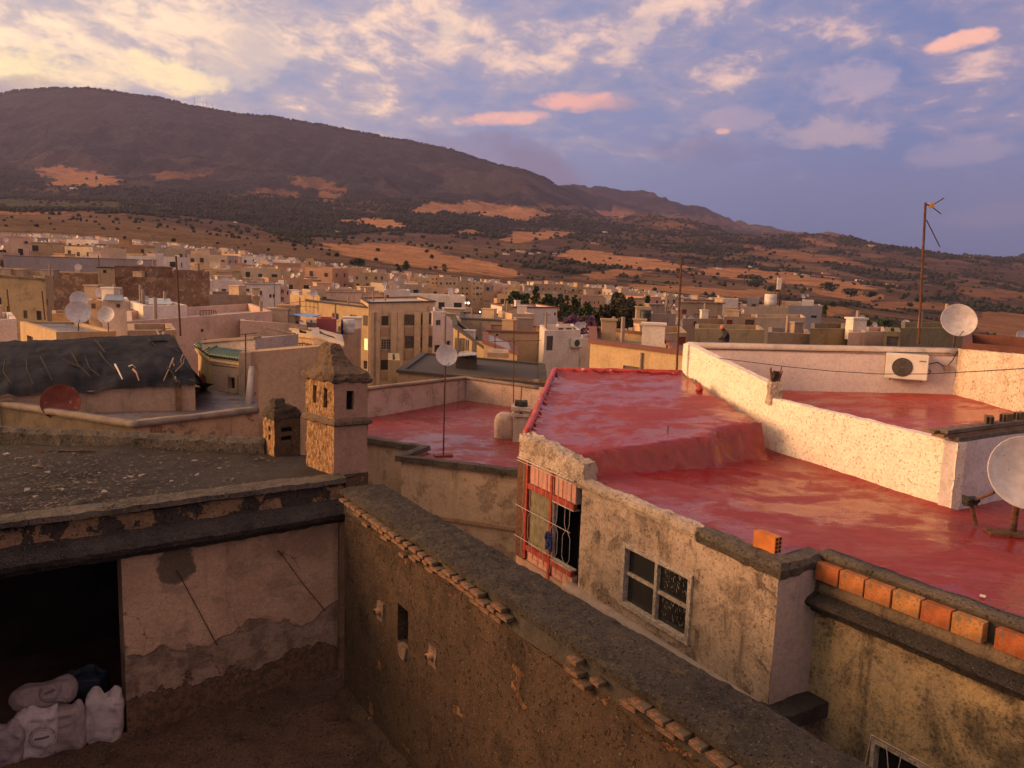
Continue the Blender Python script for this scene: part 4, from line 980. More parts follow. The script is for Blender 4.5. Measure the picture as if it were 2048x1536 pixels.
# ------------------------------------------------------------------ red-roofed house on the right
fl = at(1110, 743, 21.5); fr = at(1367, 748, 20.8); nl = onz(1055, 868, -3.15)
PU = plane3(fl, fr, nl); ZL = -3.55
nr = onpl(1532, 850, PU)
A = onz(1165, 963, ZL); B = onz(1560, 1130, ZL); Cc = onz(1640, 1111, ZL); E = onz(2048, 1258, ZL); E2 = Cc + (E - Cc) * 1.7
p1 = onz(1537, 905, ZL); p2 = onz(1901, 1023, ZL); p3 = onz(1992, 1003, ZL); p3 = p2 + (p3 - p2) * 3.2
V0 = A + (A - B).normalized() * ((A - onz(1040, 915, -3.6)).length)
print('nr', nr, 'p1', p1, 'A', A, 'B', B, 'C', Cc, 'E', E, 'p2', p2, 'V0', V0, 'fl', fl, 'fr', fr)
rh = thing('red_roof_house', 'house with wet red-painted roof on two levels, stained wall and white four-pane window', 'house', (A.x, A.y, -12))
kn = [onpl(*q, PU) for q in ((1150, 916), (1230, 903), (1300, 894), (1400, 881), (1452, 872), (1442, 861), (1533, 849))]
upper = [tuple(fl)[:2], tuple(fr)[:2], tuple(nr)[:2]] + [tuple(k)[:2] for k in kn[::-1]] + [tuple(onpl(1120, 925, PU))[:2], tuple(nl)[:2]]
edge = [tuple(k)[:2] for k in kn]
vA = Vector((V0.x, V0.y)); 
deckp = [tuple(fl)[:2], tuple(fr)[:2], tuple(p1)[:2], tuple(p2)[:2], tuple(p3)[:2], (E2.x + 1.5, E2.y + 3), (E2.x, E2.y), (E.x, E.y), (Cc.x, Cc.y), (B.x, B.y), (A.x, A.y), (A.x + (V0.x - A.x) * .25, A.y + (V0.y - A.y) * .25), tuple(nl)[:2]]
def zdeck(x, y):
    d = seg_dist(x, y, edge); ins = in_poly(x, y, upper)
    zu = PU[2](x, y); s = d if ins else -d
    k = (s + .05) / .17; k = max(0, min(1, k)); k = k * k * (3 - 2 * k)
    z = ZL + (zu - ZL) * k
    w = .018 * fbm((x, y, 0), .7) + .006 * fbm((x, y, 5), 3)
    # a low rounded rise along the free edges
    de = seg_dist(x, y, [tuple(nl)[:2], tuple(fl)[:2], tuple(fr)[:2]])
    z += .10 * max(0, 1 - de / .28) ** 1.5
    dw = seg_dist(x, y, [tuple(fr)[:2], tuple(p1)[:2], tuple(p2)[:2]]); z += .07 * max(0, 1 - dw / .22) ** 1.6
    return z + w
deck_mb(deckp, zdeck, .13, .2).build('roof', RED1, rh, True)
# curb along the far and left side
MB().sweep([nl + Vector((0, 0, .02)), fl + Vector((0, 0, .03)), fr + Vector((0, 0, .03))], [(.06, .07), (.05, -.2), (-.07, -.3), (-.08, .04), (-.01, .08)], .12, .014, 4).build('roof_curb', plain('red_curb_paint', (.34, .035, .03), .45, var=.3, nscale=3, rust=(.55, .42, .38), rusta=.1), rh, True)
fw = WF(Vector((A.x, A.y, 0)), Vector((B.x, B.y, 0)))
# window opening from the picture, squared up on the wall
tl, tr, br, bl = fw.uz(1249, 1085), fw.uz(1387, 1149), fw.uz(1378, 1294), fw.uz(1241, 1205)
print('win', tl, tr, br, bl)
wu0, wu1 = (tl[0] + bl[0]) / 2, (tr[0] + br[0]) / 2
wz1, wz0 = (tl[1] + tr[1]) / 2, (bl[1] + br[1]) / 2
m = MB(); facade_mb(m, fw, -12, ZL - .02, ZL - .02, [(wu0 + .03, wu1 - .03, wz0 + .03, wz1 - .03)], .14, cut=.2); o = m.build('wall', FACADE, rh); rough_up(o, .010, 2.5)
# side and hidden walls
m = MB(); ws = WF(B, Cc); facade_mb(m, ws, -12, ZL - .02, ZL - .02, cut=.3); o = m.build('wall', FACSIDE, rh); rough_up(o, .008, 2)
m = MB()
for p, q in ((nl, fl), (fl, fr), (fr, p1)): m.quad((q.x, q.y, -12), (p.x, p.y, -12), (p.x, p.y, p.z - .05), (q.x, q.y, q.z - .05))
m.build('wall', plaster('side_render', (.40, .33, .31), (.34, .27, .25), dirt=(.12, .09, .08), streak=.3, grime=.2), rh)
# edge slabs
cutu = fw.uz(1395, 1075)[0]
MB().sweep([fw.p(-.1, ZL), fw.p(cutu, ZL)], [(-.14, .05), (.035, .03), (.045, -.06), (.02, -.13), (-.14, -.13)], .09, .018, 7, pstep=.04).build('roof_edge', RUBB, rh)
MB().sweep([fw.p(cutu, ZL), Vector((B.x, B.y, ZL)), Vector((Cc.x, Cc.y, ZL)) + ws.e * .05], [(-.20, .04), (.03, .03), (.06, -.05), (.02, -.17), (-.20, -.14)], .09, .02, 7, pstep=.04).build('roof_edge', COPE, rh)
# window: frame, mullion, rails, four panes
win = WF(fw.p(0, 0, .02), fw.p(fw.L, 0, .02)); fr_ = bpy.data.objects.new('window', None); C.objects.link(fr_); fr_.parent = rh; ORG[fr_.name] = fw.p(wu0, wz0) - origin(rh); fr_.location = ORG[fr_.name]
m = MB(); um = (wu0 + wu1) / 2; t_ = .075
for (a_, b2, c_, d_) in ((wu0, wu1, wz1 - t_, wz1), (wu0, wu1, wz0, wz0 + t_), (wu0, wu0 + t_, wz0 + t_, wz1 - t_), (wu1 - t_, wu1, wz0 + t_, wz1 - t_)): fw.box(m, a_, b2, c_, d_, -.10, .035)
rub(m, 'frame', WOODW, fr_, .003, 9, .08)
m = MB(); fw.box(m, um - .03, um + .03, wz0 + t_, wz1 - t_, -.09, .005)
zm = (wz0 + wz1) / 2 + .02; fw.box(m, wu0 + t_, um - .03, zm - .022, zm + .022, -.08, -.02); fw.box(m, um + .03, wu1 - t_, zm - .05, zm - .005, -.08, -.02)
m.build('glazing_bar', WOODW, fr_)
GLS = plain('spattered_glass', (.022, .022, .022), .12, var=.3, nscale=5, spec=.6, rust=(.42, .40, .36), rusta=.02)
for i, (a_, b2, c_, d_) in enumerate(((wu0 + t_, um - .03, zm + .022, wz1 - t_), (wu0 + t_, um - .03, wz0 + t_, zm - .022), (um + .03, wu1 - t_, zm - .005, wz1 - t_), (um + .03, wu1 - t_, wz0 + t_, zm - .05))):
    m = MB(); m.quad(fw.p(a_, c_, -.07), fw.p(b2, c_, -.07), fw.p(b2, d_, -.07), fw.p(a_, d_, -.07)); m.build('pane', GLASSD if i < 2 else GLS, fr_)
m = MB(); r5 = random.Random(8)
for k in range(120):
    u = r5.uniform(um + .1, wu1 - t_ - .03); z = r5.uniform(wz0 + t_ + .02, wz1 - t_ - .05)
    if abs(z - zm) < .06: continue
    h = r5.uniform(.008, .05); m.quad(fw.p(u, z, -.067), fw.p(u + .006, z, -.067), fw.p(u + .005, z + h, -.067), fw.p(u, z + h, -.067))
o = m.build('paint_drips', plain('drip_white', (.45, .42, .38), .7), fr_)
m = MB(); fw.box(m, wu0 - .2, wu1, -12, -12, 0, 0)
# narrow pale ledge at the foot of the wall, above the boundary wall
zl1 = fw.uz(1394, 1322)[1]; zl0 = fw.uz(1160, 1186)[1]
print('ledge', zl0, zl1)
MB().sweep([fw.p(-.3, (zl0 + zl1) / 2), fw.p(fw.L - .15, (zl0 + zl1) / 2)], [(-.1, .05), (.14, .02), (.15, -.12), (-.1, -.12)], .12, .008, 4).build('ledge', plaster('pale_ledge', (.40, .31, .27), (.33, .26, .22), streak=.1, grime=.3, sc=2), rh, True)
# crumbling white parapet over the veranda
vf = WF(Vector((V0.x, V0.y, 0)), Vector((A.x, A.y, 0)))
MB().sweep([vf.p(-.02, -3.13), vf.p(vf.L * .55, -3.17), vf.p(vf.L + .05, -3.26)], [(-.24, .02), (.02, .0), (.03, -.16), (.02, -.44), (-.1, -.48), (-.3, -.4)], .045, .035, 6.5, pstep=.04).build('crumbling_parapet', RUBB, rh)
# veranda
vz1 = -3.60; vz0 = vf.uz(1042, 1112)[1]; vL = vf.uz(1147, 1080)[0]
ver = vf
def vu(px, py): return vf.uz(px, py)
uA = .02; uP = vf.uz(1055, 1000)[0]; uM0 = vf.uz(1100, 1060)[0]; uM1 = uM0 + .07; uE = vL
zt0 = vz1 - .05; zt1 = vz1 - .42
def vbox(nm, mat, u0, u1, z0, z1, o0, o1, **k): return vf.obox(nm, mat, rh, u0, u1, z0, z1, o0, o1, **k)
vbox('veranda_post', IRON, uA - .03, uP - .04, vz0 - .02, vz1, -.12, .03, label='dark rusty corner post of the veranda')
for u in (uP - .04, uM0, ): vbox('veranda_frame', WOODR, u, u + .07, vz0 + (.02 if u != uM0 else -.12), vz1, -.06, .04)
for (a_, b2) in ((uP + .03, uM0), (uM1, uE)):
    zb0 = vz0 + .30
    vbox('veranda_rail', WOODR, a_, b2, zt1 - .10, zt1, -.05, .03); vbox('veranda_rail', WOODR, a_, b2, zb0 - .10, zb0, -.05, .03)
    n = 5
    for k in range(n):
        w_ = (b2 - a_) / n; vbox('tile', PINKT, a_ + k * w_ + .008, a_ + (k + 1) * w_ - .008, zt1 + .01, zt0, -.04, -.012 + .004 * (k % 2))
    for k in range(4):
        w_ = (b2 - a_) / 4
        for j in range(2): vbox('tile', PINKT, a_ + k * w_ + .006, a_ + (k + 1) * w_ - .006, vz0 + .0 + j * .095, vz0 + .088 + j * .095, -.04, -.014 + .004 * ((k + j) % 2))
vbox('tile_grout', plain('pale_grout', (.5, .38, .32), .9), uP, uE, vz0 - .02, vz1, -.16, -.05 + .02) if False else None
GRT = plain('pale_grout', (.50, .36, .30), .9)
vbox('tile_backing', GRT, uP, uE, zt1, zt0 + .03, -.12, -.03); vbox('tile_backing', GRT, uP, uE, vz0 - .15, vz0 + .2, -.12, -.03)
zb0 = vz0 + .30
vbox('window_pane', GLASSG, uP + .03, uM0, zb0, zt1 - .1, -.045, -.035, label='dusty greenish veranda glass')
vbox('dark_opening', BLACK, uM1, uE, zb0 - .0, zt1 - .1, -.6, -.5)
vbox('pale_jamb', WOODW, uM1, uM1 + .03, zb0, zt1 - .1, -.06, .0); vbox('pale_jamb', WOODW, uM1, uE, zb0, zb0 + .025, -.1, .03); vbox('pale_jamb', WOODW, uM1, uE, zt1 - .125, zt1 - .1, -.1, .03)
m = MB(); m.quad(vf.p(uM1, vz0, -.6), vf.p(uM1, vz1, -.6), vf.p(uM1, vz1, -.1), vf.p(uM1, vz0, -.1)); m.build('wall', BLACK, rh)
vbox('veranda_base', plaster('pink_base', (.40, .27, .22), (.34, .22, .18), streak=.2, grime=.4, sc=2), uA, vf.L + .05, -12, vz0 - .02, -.3, .02)
# wire grille with the lozenge pattern
g = MB(); zz = [zt0, zt1 - .05, zt1 - .45, zt1 - .55, zt1 - .62, zt1 - 1.0, zt1 - 1.07, zt1 - 1.15, vz0 + .05]
us_ = [uP - .02 + (uE - uP + .0) * k / 8 for k in range(9)]
for k, u in enumerate(us_):
    sgn = 1 if k % 2 else -1; w_ = .06 * sgn
    pts = [(u + w_ * .4, zt0), (u + w_ * .4, zt1 - .38), (u + w_ * 1.2, zt1 - .50), (u - w_ * .3, zt1 - .62), (u - w_ * .3, zt1 - 1.0), (u + w_ * 1.0, zt1 - 1.12), (u + w_ * .2, vz0 + .08)]
    g.tube([vf.p(a_, b2, .075) for a_, b2 in pts], .0055, 5)
for zq in (zt1 - .50, zt1 - 1.12, zt0 + .02): g.tube([vf.p(uA, zq, .082), vf.p(uE, zq, .082)], .006, 5)
g.build('window_grille', plain('painted_wire', (.52, .44, .42), .5, var=.3, nscale=20, rust=(.2, .06, .04), rusta=.2), rh)
vbox('conduit', WOODW, uA - .02, uE, vz1 + .0, vz1 + .025, .03, .055)
# blue cloth tied to the grille
u, z = vf.uz(1106, 1080); m = MB(); rows = []
for i in range(7):
    f = i / 6; wd = (.035 + .085 * math.sin(min(1, f * 1.4) * 1.9)) ; rows.append([(u - .04 + wd * (j / 5 - .35) * 1.9, z + .16 - .34 * f, .10 + .025 * math.sin(j * 2.1 + i)) for j in range(6)])
for i in range(6):
    for j in range(5): m.quad(vf.p(*rows[i][j]), vf.p(*rows[i + 1][j]), vf.p(*rows[i + 1][j + 1]), vf.p(*rows[i][j + 1]))
o = m.build('cloth', plain('navy_cloth', (.02, .035, .16), .85, nscale=10), None, True); tag(o, 'navy blue cloth tied to the veranda grille', 'cloth')
md = o.modifiers.new('thick', 'SOLIDIFY'); md.thickness = .012
# small dark canopy slab at the foot of the side wall
u0, z0 = ws.uz(1545, 1415); m = MB(); ws.box(m, -.12, ws.L + .03, z0 - .16, z0 + .06, -.1, .32); rub(m, 'canopy_slab', CORN, rh, .02, 4, .08)
# wall below the red roof's right-hand edge: bricks, stained band, cornice, yellow render
we = WF(Cc, E2); zb1 = ZL - .03; BH = .235
EDGE = [(-.14, .07), (.03, .05), (.04, -.02), (-.14, -.03)]
MB().sweep([we.p(.0, ZL), we.p(we.L, ZL)], EDGE, .1, .014, 5, pstep=.06).build('roof_edge', COPE, rh, True)
HB = [brick_mesh('brick', .335, BH, .12, k * 2.3, mt_, .003) for k, mt_ in enumerate((BRICK, plain('fired_clay_red', (.35, .10, .035), .92, var=.4, nscale=6, bump=.5, rust=(.14, .10, .07), rusta=.3), plain('fired_clay_yellow', (.42, .19, .065), .92, var=.4, nscale=6, bump=.5, rust=(.16, .12, .08), rusta=.4)))]
rze = math.atan2(we.e.y, we.e.x); seq = [1, 0, 0, 2, 1, 2, 1, 0, 2, 1, 0]
for k in range(11):
    o = bpy.data.objects.new('brick', HB[seq[k]]); C.objects.link(o); o.parent = rh; ORG[o.name] = Vector()
    u = .16 + k * .355 + (.10 if k > 5 else 0); o.location = we.p(u + .05, zb1 - BH / 2 - .012, .018 + .006 * (k % 3)) - origin(rh); o.rotation_euler = (0, rr.uniform(-.012, .012), rze + rr.uniform(-.01, .01))
we.obox('mortar_bed', MORT, rh, 0, we.L, zb1 - BH - .03, zb1 + .01, -.3, -.012)
zk = zb1 - BH - .02
MB().sweep([we.p(.0, 0), we.p(we.L, 0)], [(-.2, zk + .01), (.03, zk), (.045, zk - .20), (-.2, zk - .22)], .1, .02, 4, pstep=.08).build('stained_band', plaster('mould_band', (.30, .22, .15), (.20, .15, .11), dirt=(.03, .027, .025), streak=.9, grime=.85, sc=1.4, bump=1.2), rh, True)
MB().sweep([we.p(-.12, 0), we.p(we.L, 0)], [(-.2, zk - .18), (.04, zk - .18), (.20, zk - .25), (.24, zk - .30), (.20, zk - .35), (.11, zk - .37), (.10, zk - .44), (.04, zk - .46), (-.2, zk - .46)], .08, .010, 8, pstep=.045).build('cornice', CORN, rh)
wy0 = we.uz(1740, 1470); wy1 = we.uz(1860, 1600)
u0, zt_ = we.uz(1745, 1475); u1, _ = we.uz(1875, 1530)
hole = [(u0, u1, zt_ - 1.1, zt_)]
m = MB(); facade_mb(m, we, -12, zk - .44, zk - .44, hole, .12, cut=.3); o = m.build('wall', YELW, rh); rough_up(o, .012, 1.5)
we.obox('window_frame', WOODW, rh, u0, u0 + .05, zt_ - 1.1, zt_, -.1, .02); we.obox('window_frame', WOODW, rh, u0 + .05, u1, zt_ - .05, zt_, -.1, .02)
we.obox('window_pane', GLASSD, rh, u0, u1, zt_ - 1.1, zt_, -.12, -.11)
g = MB()
for k in range(5):
    a_ = u0 + (u1 - u0) * k / 4; g.tube([we.p(a_, zt_ - 1.1, .04), we.p(a_ + (.12 if k % 2 else -.05), zt_ - .55, .05), we.p(a_, zt_ + .05, .04)], .006, 5)
g.tube([we.p(u0, zt_ + .05, .04), we.p(u1, zt_ + .05, .04)], .007, 5); g.build('window_grille', plain('painted_wire', (.5, .4, .4), .5), rh)

# hollow brick standing on the roof edge, bits of litter
def hollow_brick(nm, loc, rz, l=.30, h=.185, t=.10, mat=BRICK, label=None, group=None, lay=False):
    t_ = thing(nm, label, 'brick', loc, rz, group)
    m = MB(); m.box(-l / 2 + .004, -t / 2, 0, l / 2 - .004, t / 2, h); m.build('clay_body', mat, t_, local=True)
    m = MB()
    for i in range(2):
        for j in range(4):
            for s in (-1, 1):
                x = s * l / 2; y = -t / 2 + t * (i + .5) / 2; z = h * (j + .5) / 4
                m.box(x - .004, y - .016, z - .015, x + .0015, y + .016, z + .015)
    m.build('hole', BLACK, t_, local=True)['kind'] = 'stuff'; return t_
p = onz(1533, 1103, ZL); hollow_brick('hollow_brick', (p.x, p.y, ZL + .03), math.atan2(fw.e.y, fw.e.x) + .05, .36, .22, .13, plain('bright_clay', (.46, .15, .035), .85, var=.3, bump=.4), 'orange hollow brick standing alone on the corner of the red roof')
for px, py, s in ((1545, 1104, .02), (1965, 1196, .05), (1620, 965, .03), (1512, 960, .02)):
    p = onz(px, py, ZL); m = MB(); rr = random.Random(px); chip(m, Vector((p.x, p.y, ZL + .02)), s, 1.0, .1, 6)
    tag(m.build('litter_scrap', plain('pale_litter' if s > .015 and px in (1545, 1965) else 'dark_litter', (.6, .55, .5) if px in (1545, 1965) else (.05, .03, .03), .8)), {1545: 'tiny white scrap lying beside the orange brick', 1965: 'pale chip of rubbish alone on the lower red roof', 1620: 'dark crumb of dirt on the red roof near the white wall', 1512: 'small dark flake on the red roof below the step'}[px], 'litter')
p = onpl(1335, 862, PU); tag(MB().tube([p + Vector((0, 0, -.05)), p + Vector((.01, 0, .10))], .012).build('iron_stub', IRON), 'short iron stub standing in the puddle near the front of the upper red roof', 'rod')
p = onpl(1398, 782, PU); tag(MB().tube([p + Vector((.0, -.1, .05)), p + Vector((.05, .3, .10))], .07, 12).build('drain_pipe', plain('red_pipe', (.30, .04, .03), .6), None, True), 'stubby red drain pipe poking from the foot of the white wall', 'pipe')

# ------------------------------------------------------------------ white dividing wall
dw_ = thing('white_wall', 'rough whitewashed dividing wall glowing in the evening sun between the red roofs', 'wall', (p1.x, p1.y, -12))
def thick_wall(a, b, zb, zta, ztb, th, mat, nm, parent, amp=.014, cut=.12, freq=3.5):
    a = Vector((a[0], a[1], 0)); b = Vector((b[0], b[1], 0)); e = (b - a).normalized(); n = Vector((-e.y, e.x, 0)) * th
    m = MB(); vs = [a + Vector((0, 0, zb)), b + Vector((0, 0, zb)), b + n + Vector((0, 0, zb)), a + n + Vector((0, 0, zb)), a + Vector((0, 0, zta)), b + Vector((0, 0, ztb)), b + n + Vector((0, 0, ztb)), a + n + Vector((0, 0, zta))]
    k = max(1, int(e.length and (b - a).length / .25))
    m.add(vs, [(0, 1, 5, 4), (1, 2, 6, 5), (2, 3, 7, 6), (3, 0, 4, 7), (4, 5, 6, 7)])
    return rub(m, nm, mat, parent, amp, freq, cut)
TH = .20
zt_a = row_z(fr.x, fr.y, 686); st_p = p1 + (p2 - p1) * .03
zt_b = row_z(p1.x, p1.y, 772); zt_c = row_z(p1.x, p1.y, 797); zt_d = row_z(p2.x, p2.y, 886)
print('tops', zt_a, zt_b, zt_c, zt_d)
thick_wall(fr, p1, -4.2, zt_a, zt_b, TH, WHITEW, 'wall', dw_); thick_wall(p1, p2, -4.2, zt_c, zt_d, TH, WHITEW, 'wall', dw_)
thick_wall(p2 + Vector((.004, -.0, 0)), p3, -4.2, zt_d - .0, zt_d + .03, .22, plaster('shaded_white_end', (.62, .56, .58), (.52, .46, .46), dirt=(.2, .15, .12), streak=.25, grime=.3, bump=.6, sc=1.2), 'end_wall', dw_, .012)  # end face in a greyer white: its shade is put into the colour
# pilaster at the far end
e_ = (p1 - fr).normalized(); n_ = Vector((e_.y, -e_.x, 0)); w3 = WF(fr, p1); rub(w3.box(MB(), -.02, .30, -3.2, zt_a - .02, -.02, .05), 'pilaster', WHITEW, dw_, .01, 4, .12)
# stub of broken post with reinforcing bars on the wall
bp = thing('broken_post', 'broken concrete post stub with rusty reinforcing bars on top of the white wall', 'post', (p1.x + .05, p1.y + .1, zt_c - .05))
m = MB(); m.box(p1.x - .06, p1.y - .0, zt_c - .15, p1.x + .19, p1.y + .24, zt_b + .08); rub(m, 'concrete_stub', RUBB, bp, .035, 6, .05)
m = MB(); m.box(p1.x - .0, p1.y + .05, zt_b + .0, p1.x + .13, p1.y + .2, zt_b + .30); rub(m, 'rubble_core', plaster('rubble_core', (.16, .10, .07), (.1, .07, .05), sc=4, pit=2, bump=2), bp, .05, 7, .04)
for dx_, dy_, hh, tl_ in ((-.02, .06, .38, -.03), (.10, .05, .40, .03), (.14, .18, .30, .05), (.02, .2, .34, -.04)):
    q = Vector((p1.x + dx_, p1.y + dy_, zt_b - .1)); MB().tube([q, q + Vector((tl_ * .5, 0, hh * .6)), q + Vector((tl_ * 1.5, 0, hh + .1))], .011, 5).build('reinforcing_bar', IRON, bp)

# ------------------------------------------------------------------ terrace behind the white wall
ta = at(1385, 789, 21.0); tb = at(1906, 788, 19.0); tc = at(2048, 829, 16.2)
PT = plane3(at(1567, 784, 20.3), tb, tc); tc2 = tb + (tc - tb) * 1.8
q0 = at(1372, 690, 21.6); q1 = tb
terr = thing('terrace_house', 'neighbouring house with red terrace enclosed by pinkish white parapet walls', 'house', (q1.x, q1.y, -12))
wb = WF(q0, q1)
e_ = (q1 - q0); poly = [tuple(fr)[:2], (q0.x, q0.y), tuple(q1)[:2], tuple(tc2)[:2], tuple(p3 + Vector((0, .3, 0)))[:2], tuple(p2)[:2], tuple(p1)[:2]]
deck_mb([(x, y) for x, y in poly], lambda x, y: PT[2](x, y) + .02 * fbm((x, y, 2), .8), .25).build('roof', RED3, terr, True)
za_ = row_z(q0.x, q0.y, 687); zb_ = row_z(q1.x, q1.y, 700)
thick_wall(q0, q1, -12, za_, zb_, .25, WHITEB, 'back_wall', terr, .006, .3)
MB().sweep([wb.p(0, za_), wb.p(wb.L, zb_)], [(-.28, .03), (.035, .02), (.035, -.14), (-.28, -.14)], .3, .006, 3).build('wall_cap', plaster('cap_render', (.50, .42, .40), (.42, .35, .33), streak=.1, grime=.35, sc=2), terr, True)
zc_ = row_z(tc.x, tc.y, 712)
ww = WF(q1, tc2); zc2 = zb_ + (zc_ - zb_) * 1.8
o = thick_wall(q1, tc2, -12, zb_ + .02, zc2, .24, plaster('ragged_limewash', (.74, .62, .50), (.62, .50, .39), dirt=(.20, .14, .09), streak=.2, grime=.45, sc=1.4, bump=1.2, pit=1), 'side_wall', terr, .028, .10)
# AC unit
def ac_unit(nm, label, cx, cy, W_, H_, D_, wf, fan_side=1, detail=True):
    u, z = wf.uz(cx, cy); q = wf.p(u, z - H_ / 2, .06); t = thing(nm, label, 'air conditioner', q, math.atan2(wf.e.y, wf.e.x))
    wht = plain('ac_casing', (.62, .58, .52), .5, var=.1)
    m = MB(); m.box(-W_ / 2, -D_, 0, W_ / 2, 0, H_); o = m.build('casing', wht, t, local=True)
    bm = bmesh.new(); bm.from_mesh(o.data); bmesh.ops.bevel(bm, geom=bm.edges[:], offset=.018, segments=2, affect='EDGES'); bm.to_mesh(o.data); bm.free()
    fx = -W_ * .10; r_ = H_ * .36; M = Matrix.Translation((fx, -D_ - .002, H_ * .48)) @ Matrix.Rotation(R(90), 4, 'X')
    MB().lathe([(0, .0), (r_, .0), (r_, .012), (r_ * 1.04, .012), (r_ * 1.06, -.01)], 24, M).build('fan_opening', plain('fan_dark', (.07, .06, .055), .6), t, local=True)
    m = MB()
    for k in range(1, 8): rr_ = r_ * k / 8; m.tube([M @ Vector((rr_ * math.cos(a), rr_ * math.sin(a), .02)) for a in np.linspace(0, 2 * math.pi, 25)], .003, 4, False)
    for k in range(8): a = k * math.pi / 4; m.tube([M @ Vector((0, 0, .022)), M @ Vector((r_ * math.cos(a), r_ * math.sin(a), .018))], .004, 4)
    m.build('fan_grille', plain('grille_grey', (.16, .14, .13), .5), t, local=True)
    m = MB()
    for s in (-1, 1): m.box(s * W_ * .36 - .02, -D_ - .02, -.04, s * W_ * .36 + .02, .06, -.002)
    m.build('bracket', IRON, t, local=True)
    if detail:
        m = MB(); m.box(-W_ / 2 - .004, -D_ + .03, .05, -W_ / 2 + .0, -.05, H_ - .05); m.build('side_coil', plain('coil_dark', (.045, .04, .04), .6), t, local=True)
        m = MB(); m.box(W_ * .28, -D_ - .004, H_ * .74, W_ * .44, -D_ - .0005, H_ * .79); m.build('badge', plain('badge_grey', (.2, .19, .18), .4), t, local=True)
        m = MB(); m.tube([(W_ / 2, -.1, H_ * .3), (W_ / 2 + .06, -.1, H_ * .28), (W_ / 2 + .07, -.08, H_ * .36), (W_ / 2 + .01, -.06, H_ * .42)], .014, 6); m.build('pipe', WIRE, t, local=True)
    return t
ac_unit('air_conditioner', 'white air conditioner with round fan grille hung on the terrace wall', 1812, 731, .93, .60, .34, wb)
# cable loop from the AC
def wirething(pts, r, label, nm='cable', cat='cable', mat=WIRE):
    o = MB().tube(pts, r, 5).build(nm, mat); tag(o, label, cat); return o
u, z = wb.uz(1892, 735); bx = wb.p(u, z, .05)
wirething([wb.p(wb.uz(1856, 728)[0], wb.uz(1856, 728)[1], .06), wb.p(wb.uz(1875, 724)[0], wb.uz(1875, 724)[1], .05), bx, wb.p(wb.uz(1905, 720)[0], wb.uz(1905, 720)[1], .05), wb.p(wb.uz(1915, 702)[0], wb.uz(1915, 702)[1], .05)], .013, 'grey cable looping from the air conditioner to a junction box')
o = MB().box(bx.x - .05, bx.y - .08, bx.z - .06, bx.x + .05, bx.y + .02, bx.z + .06).build('junction_box', plain('box_brown', (.25, .17, .14), .7)); rough_up(o, .015, 9, .05); tag(o, 'small weathered junction box on the terrace wall beside the air conditioner', 'junction box')
wu, wz = wb.uz(1723, 705); wirething([wb.p(0.1, wb.uz(1380, 697)[1], .05)] + [wb.p(wb.uz(x, y)[0], wb.uz(x, y)[1], .05) for x, y in ((1500, 699), (1640, 702), (1780, 704), (1900, 706))], .008, 'thin cable running straight along the top of the terrace wall')
a_ = at(1432, 716, 19.0); b2 = at(2100, 737, 12.5)
def sag(a, b, s, n=24): return [a.lerp(b, k / n) - Vector((0, 0, s * 4 * (k / n) * (1 - k / n))) for k in range(n + 1)]
wirething([at(x, y, 19 - (x - 1432) / 668 * 6.5) for x, y in ((1432, 716), (1500, 724), (1570, 733), (1660, 742), (1760, 748), (1850, 748), (1950, 743), (2048, 737), (2120, 732))], .008, 'long washing line sagging across the red terrace')
# plank stack with bricks at the end of the white wall
e3 = (p3 - p2).normalized(); n3 = Vector((-e3.y, e3.x, 0)); zp = zt_d + .06
pk = [(.0, 0.0, 2.9, .16, .05, .02), (-.25, .10, 2.9, .20, .045, .07), (-.18, .05, 2.8, .12, .06, .13), (-.30, .22, 2.6, .18, .04, .12)]
rz3 = math.atan2(e3.y, e3.x)
woods = [plain('grey_plank', (.12, .095, .08), .85, var=.4, nscale=6, bump=.4), plain('brown_plank', (.20, .11, .06), .85, var=.4, nscale=6, bump=.4)]
labs = ['long weathered grey plank lying on the end of the white wall', 'wider brown plank laid behind the grey one on the wall end', 'narrow plank resting on top of the plank pile beside the white wall', 'short dark board at the back of the plank pile']
for (sx_, oy, ln, wd, tk, zz_), lb in zip(pk, labs):
    m = MB(); M = Matrix.Translation(p2 + e3 * (ln / 2 + sx_) + n3 * (oy + .08) + Vector((0, 0, zp - p2.z + zz_ - .05))) @ Matrix.Rotation(rz3 + sx_ * .05, 4, 'Z')
    m.box(-ln / 2, -wd / 2, 0, ln / 2, wd / 2, tk, M); tag(rub(m, 'plank', woods[labs.index(lb) % 2], None, .006, 5, .15), lb, 'plank', 'planks piled at the end of the white wall')
for k, (px, py, rot, lb) in enumerate([(1975, 866, .6, 'tilted hollow brick lying loose on the plank pile'), (2008, 872, .1, 'hollow brick set flat on the planks next to the tilted one'), (2036, 870, .0, 'last hollow brick on the planks, above the big dish')]):
    u, z = on_wall(px, py, p2 + n3 * .2, p3 + n3 * .2); q = p2 + n3 * .2 + e3 * u
    hollow_brick('hollow_brick', (q.x, q.y, zp + .13), rz3 + rot, .26, .13, .12, BRICKO, lb, 'hollow bricks on the plank pile')

